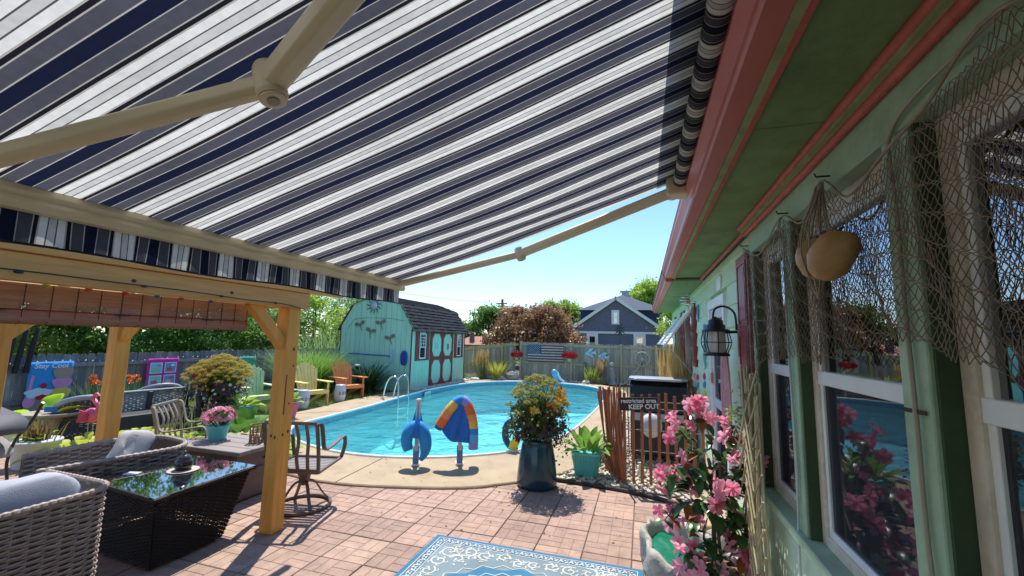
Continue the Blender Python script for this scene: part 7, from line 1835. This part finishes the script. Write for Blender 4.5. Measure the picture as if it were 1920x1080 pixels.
for qx in (-1, 1):
    for qy in (-1, 1):
        for (cx, cy, r, tn, a0, d_) in ((.66, .60, .095, 1.3, 0, 1), (.50, .64, .075, 1.2, 2, -1), (.68, .43, .075, 1.2, 4, -1), (.35, .62, .07, 1.3, 1, 1), (.70, .27, .065, 1.2, 5, 1), (.55, .50, .06, 1.1, 3, 1), (.20, .64, .06, 1.2, 0, -1), (.70, .12, .055, 1.2, 2, -1), (.06, .60, .05, 1.2, 1, 1), (.62, .68, .04, 1, 0, 1), (.44, .56, .04, 1, 2, 1)): scroll(qx * cx, qy * cy, r, tn, a0 * qx, d_ * qx * qy)
        for k in range(46):
            x, y = r9.uniform(.0, .76), r9.uniform(.0, .70)
            if (x / .64) ** 2 + (y / .54) ** 2 < 1.05: continue
            a = r9.uniform(0, 6.28); strip([(qx * x, qy * y), (qx * (x + .018 * math.cos(a)), qy * (y + .018 * math.sin(a))), (qx * (x + .03 * math.cos(a + .8)), qy * (y + .03 * math.sin(a + .8)))], .012, .0102)
for sc_ in (1.0, .80):
    P = [(sc_ * (.64 - .05 * (k % 2)) * math.cos(k * PI / 24), sc_ * (.54 - .045 * (k % 2)) * math.sin(k * PI / 24)) for k in range(49)]; strip(P, .009, .0106)
pt.build('woven_scrolls', m_rugw, rug, kind='stuff')

# ================================================================ BEYOND THE FENCE
bark = mat('bark', (.10, .07, .05), .95, bump=.4)
m_cop = leafmat('copper beech', (.50, .28, .13), (.18, .10, .065), .9, trans=.35)
m_t1 = leafmat('tree green deep', (.20, .38, .07), (.08, .19, .035), .8, trans=.55)
m_t2 = leafmat('tree green bright', (.46, .60, .10), (.20, .34, .06), .8, trans=.6)
m_t3 = leafmat('tree green blue', (.34, .50, .19), (.15, .28, .11), .7, trans=.55)
GT = 'trees beyond the fences'
make_tree('copper_tree', 'broad copper leaved tree between the shed and the blue house', (-6.8, 28, 0), 4.4, (0, 0, 2.1), (2.7, 2.2, 1.9), 210, 75, .55, .26, m_cop, bark, GT, -.9)
make_tree('copper_tree', 'smaller copper leaved shrub tree at the left of the broad one', (-9.4, 28.5, 0), 2.8, (0, 0, 1.6), (1.2, 1.2, 1.0), 50, 70, .4, .22, m_cop, bark, GT, -.9)
make_tree('green_tree', 'tall green tree behind the utility pole', (-17.0, 46, 0), 6, (0, 0, 3.6), (2.0, 2.0, 2.2), 90, 70, .7, .30, m_t1, bark, GT)
make_tree('green_tree', 'small green tree left of the utility pole behind the shed', (-20.0, 47, 0), 4, (0, 0, 2.3), (1.9, 1.6, 1.4), 60, 60, .6, .28, m_t1, bark, GT)
make_tree('green_tree', 'slim green tree right of the utility pole', (-14.8, 48, 0), 6, (0, 0, 3.4), (1.3, 1.3, 2.0), 60, 60, .6, .28, m_t1, bark, GT)
make_tree('green_tree', 'green treetop rising behind the copper tree', (-9.6, 52, 0), 7, (0, 0, 4.6), (3.0, 2.0, 2.1), 110, 60, .7, .30, m_t2, bark, GT)
make_tree('green_tree', 'tall airy tree rising behind the blue house', (.6, 47, 0), 9, (0, 0, 5.9), (2.2, 2.0, 2.6), 120, 60, .75, .30, m_t2, bark, GT)
make_tree('green_tree', 'bright green tree beside the far end of the house', (3.0, 32, 0), 5, (0, 0, 3.2), (1.9, 1.5, 2.0), 90, 70, .5, .2, m_t2, bark, GT)
lefts = [(-15.2, 3.6, 5.4, m_t2, 'leftmost bright green tree over the left fence'), (-15.6, 6.4, 5.6, m_t2, 'bright green tree behind the Stay Cool banner'), (-15.4, 9.0, 5.4, m_t1, 'dark green tree behind the rear pergola post'), (-16.0, 12.0, 5.0, m_t1, 'dark green tree above the magenta banner'), (-16.4, 15.2, 3.9, m_t3, 'grey green tree above the green banner'), (-17.2, 19.0, 4.3, m_t2, 'bright green tree right of the pergola post'), (-18.4, 23.5, 4.6, m_t3, 'grey green tree left of the shed'), (-15.0, 20.5, 3.6, m_t1, 'dark green tree touching the shed gable')]
lefts += [(-19.5, 5.0, 5.2, m_t1, 'dark tree in the second row behind the leftmost trees'), (-19.8, 9.0, 5.4, m_t1, 'dark tree in the second row behind the rear pergola post'), (-20.0, 13.5, 5.0, m_t1, 'dark tree in the second row above the flower barrel'), (-20.5, 18.0, 4.6, m_t1, 'dark tree in the second row behind the pergola brace')]
for x, y, h, m, lb in lefts: make_tree('green_tree', lb, (x, y, -.3), h, (0, 0, h * .56), (1.5, 1.9, h * .50), 125, 75, .42, .15, m, bark, GT, -.95)
tuft('vine_shoots', 'loose pale shoots over the fence beside the pergola post', (-14.3, 16.5, .4), 200, 2.0, .03, .7, .4, m_t3, .5, 4)
# blue brick house
hz = thing('blue_brick_house', 'dark blue brick house with white trimmed gable behind the far fence', 'house', (-2.2, 38, 0)); HO = (2.2, -38, 0)
def brick_mat():
    m = bpy.data.materials.new('blue brick'); m.use_nodes = True; nt = m.node_tree; N = nt.nodes; L = nt.links; p = N['Principled BSDF']; p.inputs['Roughness'].default_value = .85
    tc = N.new('ShaderNodeTexCoord'); sp = N.new('ShaderNodeSeparateXYZ'); cb = N.new('ShaderNodeCombineXYZ'); L.new(tc.outputs['Object'], sp.inputs[0]); L.new(sp.outputs['X'], cb.inputs['X']); L.new(sp.outputs['Z'], cb.inputs['Y'])
    br = N.new('ShaderNodeTexBrick'); br.inputs['Scale'].default_value = 2.2; br.inputs['Color1'].default_value = (.155, .165, .215, 1); br.inputs['Color2'].default_value = (.12, .128, .17, 1); br.inputs['Mortar'].default_value = (.22, .235, .30, 1); br.inputs['Mortar Size'].default_value = .012; br.inputs['Brick Width'].default_value = .55; br.inputs['Row Height'].default_value = .19
    L.new(cb.outputs[0], br.inputs['Vector']); L.new(br.outputs['Color'], p.inputs['Base Color']); return m
m_bb = brick_mat(); m_hw = plain('house white trim', (.86, .85, .80), .6); m_hr = mat('house roof blue grey', (.10, .125, .16), .9, col2=(.075, .095, .125), scale=1.5, stretch=(1, 1, 8)); m_hd = plain('house dormer blue', (.035, .05, .10), .8)
def hh(mb, name, m, parent=None): return mb.build(name, m, hz if parent is None else parent, HO if parent is None else None)
hh(MB().prism([(-6.05, 0), (1.65, 0), (1.65, 2.5), (-6.05, 2.5)], (0, 38.2, 0), (1, 0, 0), (0, 0, 1), .2), 'wall', m_bb)
hh(MB().prism([(-6.05, 2.68), (1.65, 2.68), (-2.2, 5.42)], (0, 38.2, 0), (1, 0, 0), (0, 0, 1), .2), 'gable_wall', m_bb)
hh(MB().box(-6.1, 1.7, 37.92, 38.2, 2.5, 2.68), 'belt_board', m_hw)
for s in (-1, 1):
    hh(MB().bar((-2.2, 37.85, 5.60), (-2.2 + s * 4.4, 37.85, 2.52), .3, .26, (0, 0, 1)), 'rake_board', m_hw)
    q = MB(); q.add([(-2.2, 37.7, 5.76), (-2.2 + s * 4.6, 37.7, 2.56), (-2.2 + s * 4.6, 44, 2.56), (-2.2, 44, 5.76)], [(0, 1, 2, 3)]); hh(q, 'roof_slope', m_hr)
hh(MB().box(-6.05, 1.65, 38.25, 44, 0, 2.5), 'body', m_bb)
q = MB(); q.add([(-6.0, 40.5, 4.75), (2.1, 40.5, 4.75), (2.1, 48, 4.75), (-6.0, 48, 4.75), (-1.9, 43.2, 6.45), (-1.3, 45, 6.45)], [(0, 1, 4), (1, 2, 5, 4), (2, 3, 5), (3, 0, 4, 5)]); hh(q, 'hip_roof', m_hr)
hh(MB().box(-5.7, 1.85, 40.9, 47.5, 2.5, 4.74), 'upper_storey', m_hd)
ch_ = hh(MB().box(-1.95, -1.25, 43.6, 44.2, 5.9, 6.85), 'chimney', plain('chimney stone', (.45, .47, .50), .8)); MB().box(-2.1, -1.1, 43.5, 44.3, 6.85, 6.93).build('chimney_cap', m_hw, ch_)
def hwin(x0, x1, z0, z1, fr):
    q = MB()
    for a in ((x0, x0 + fr, z0, z1), (x1 - fr, x1, z0, z1), (x0 + fr, x1 - fr, z0, z0 + fr * .6), (x0 + fr, x1 - fr, z1 - fr, z1)): q.box(a[0], a[1], 37.9, 38.02, a[2], a[3])
    w_ = hh(q, 'window', m_hw); MB().box(x0 + fr, x1 - fr, 37.985, 37.995, z0 + fr * .6, z1 - fr).build('pane', m_pane, w_); MB().box(x0 + fr, x1 - fr, 37.997, 37.999, z0 + fr * .6, z1 - fr).build('blind', plain('window dark', (.12, .14, .15), .8), w_)
    MB().box(x0 + fr, x1 - fr, 37.95, 37.98, (z0 + z1) / 2 - .03, (z0 + z1) / 2 + .03).build('sash_bar', m_hw, w_)
hwin(-2.58, -1.92, 3.3, 4.55, .17); hwin(-4.75, -3.75, .8, 2.49, .26); hwin(-.75, .25, .8, 2.49, .26)
q = MB(); q.tube([(-6.0, 37.9, 2.4), (-6.02, 37.95, 2.1), (-6.0, 37.95, 0)], .05, 8); hh(q, 'downpipe', m_hw)
# low house with a red roof, utility pole and wires
rh = thing('red_roof_house', 'low house with a terracotta roof far behind the shed', 'house', (-16, 41, 0)); m_tr = mat('terracotta roof', (.42, .20, .13), .9, scale=3)
MB().box(-2.2, 2.6, -1, 3, 0, 1.2).build('wall', plain('house tan wall', (.4, .33, .25), .8), rh); q = MB(); q.add([(-2.6, -1.4, 1.2), (3.0, -1.4, 1.2), (2.0, 1, 2.05), (-1.6, 1, 2.05), (3, 3.4, 1.2), (-2.6, 3.4, 1.2)], [(0, 1, 2, 3), (1, 4, 2), (4, 5, 3, 2), (5, 0, 3)]); q.build('roof', m_tr, rh)
for x in (-.8, .6): MB().box(x - .2, x + .2, -.6, -.2, 1.3, 2.35).build('chimney', plain('chimney brown', (.16, .12, .1), .8), rh)
up_ = thing('utility_pole', 'grey wooden utility pole in front of the green trees', 'pole', (-13.4, 40, 0)); q = MB(); q.tube([(0, 0, 0), (0, 0, 5.8)], [.16, .13], 8); q.build('pole', mat('pole grey', (.20, .19, .18), .9), up_); MB().box(-.5, .5, -.06, .06, 5.3, 5.42).build('crossarm', mat('pole grey', (0, 0, 0)), up_)
def wire(a, b, sag, lb):
    P = [Vector(a).lerp(Vector(b), t) + Vector((0, 0, -sag * 4 * t * (1 - t))) for t in np.linspace(0, 1, 24)]; q = MB(); q.tube(P, .018, 5, cap=False); tag(q.build('overhead_wire', plain('wire black', (.03, .03, .03), .6)), lb, 'wire', 'overhead wires')
wire((-13.4, 40, 5.35), (-24, 26, 6.2), .3, 'upper overhead wire from the pole over the shed'); wire((-13.4, 40, 4.6), (-24, 26, 5.0), .3, 'lower overhead wire from the pole over the shed'); wire((-13.4, 40, 3.0), (-6.0, 37.9, 2.9), .3, 'service wire from the pole to the blue house'); wire((-13.4, 40, 2.6), (-24, 30, 2.8), .2, 'lowest overhead wire left of the pole')
# fallen leaves and petals on the paving
ll = MB()
for k in range(70):
    x, y = (rnd.uniform(-3.0, .5), rnd.uniform(3.9, 5.5)) if k < 50 else (rnd.uniform(-3.6, -1.6), rnd.uniform(4.9, 5.6)); z = .003 if k < 50 else .034
    a = rnd.uniform(0, 6.28); s = rnd.uniform(.010, .022); c, d_ = math.cos(a) * s, math.sin(a) * s
    ll.add([(x - c, y - d_, z), (x + d_ * .5, y - c * .5, z + .004), (x + c, y + d_, z + .002), (x - d_ * .5, y + c * .5, z + .005)], [(0, 1, 2, 3)])
tag(ll.build('leaf_litter', leafmat('dry litter', (.30, .20, .08), (.20, .10, .04), 40)), 'scattered dry leaves and petals on the pavers and deck', 'leaves', kind='stuff')
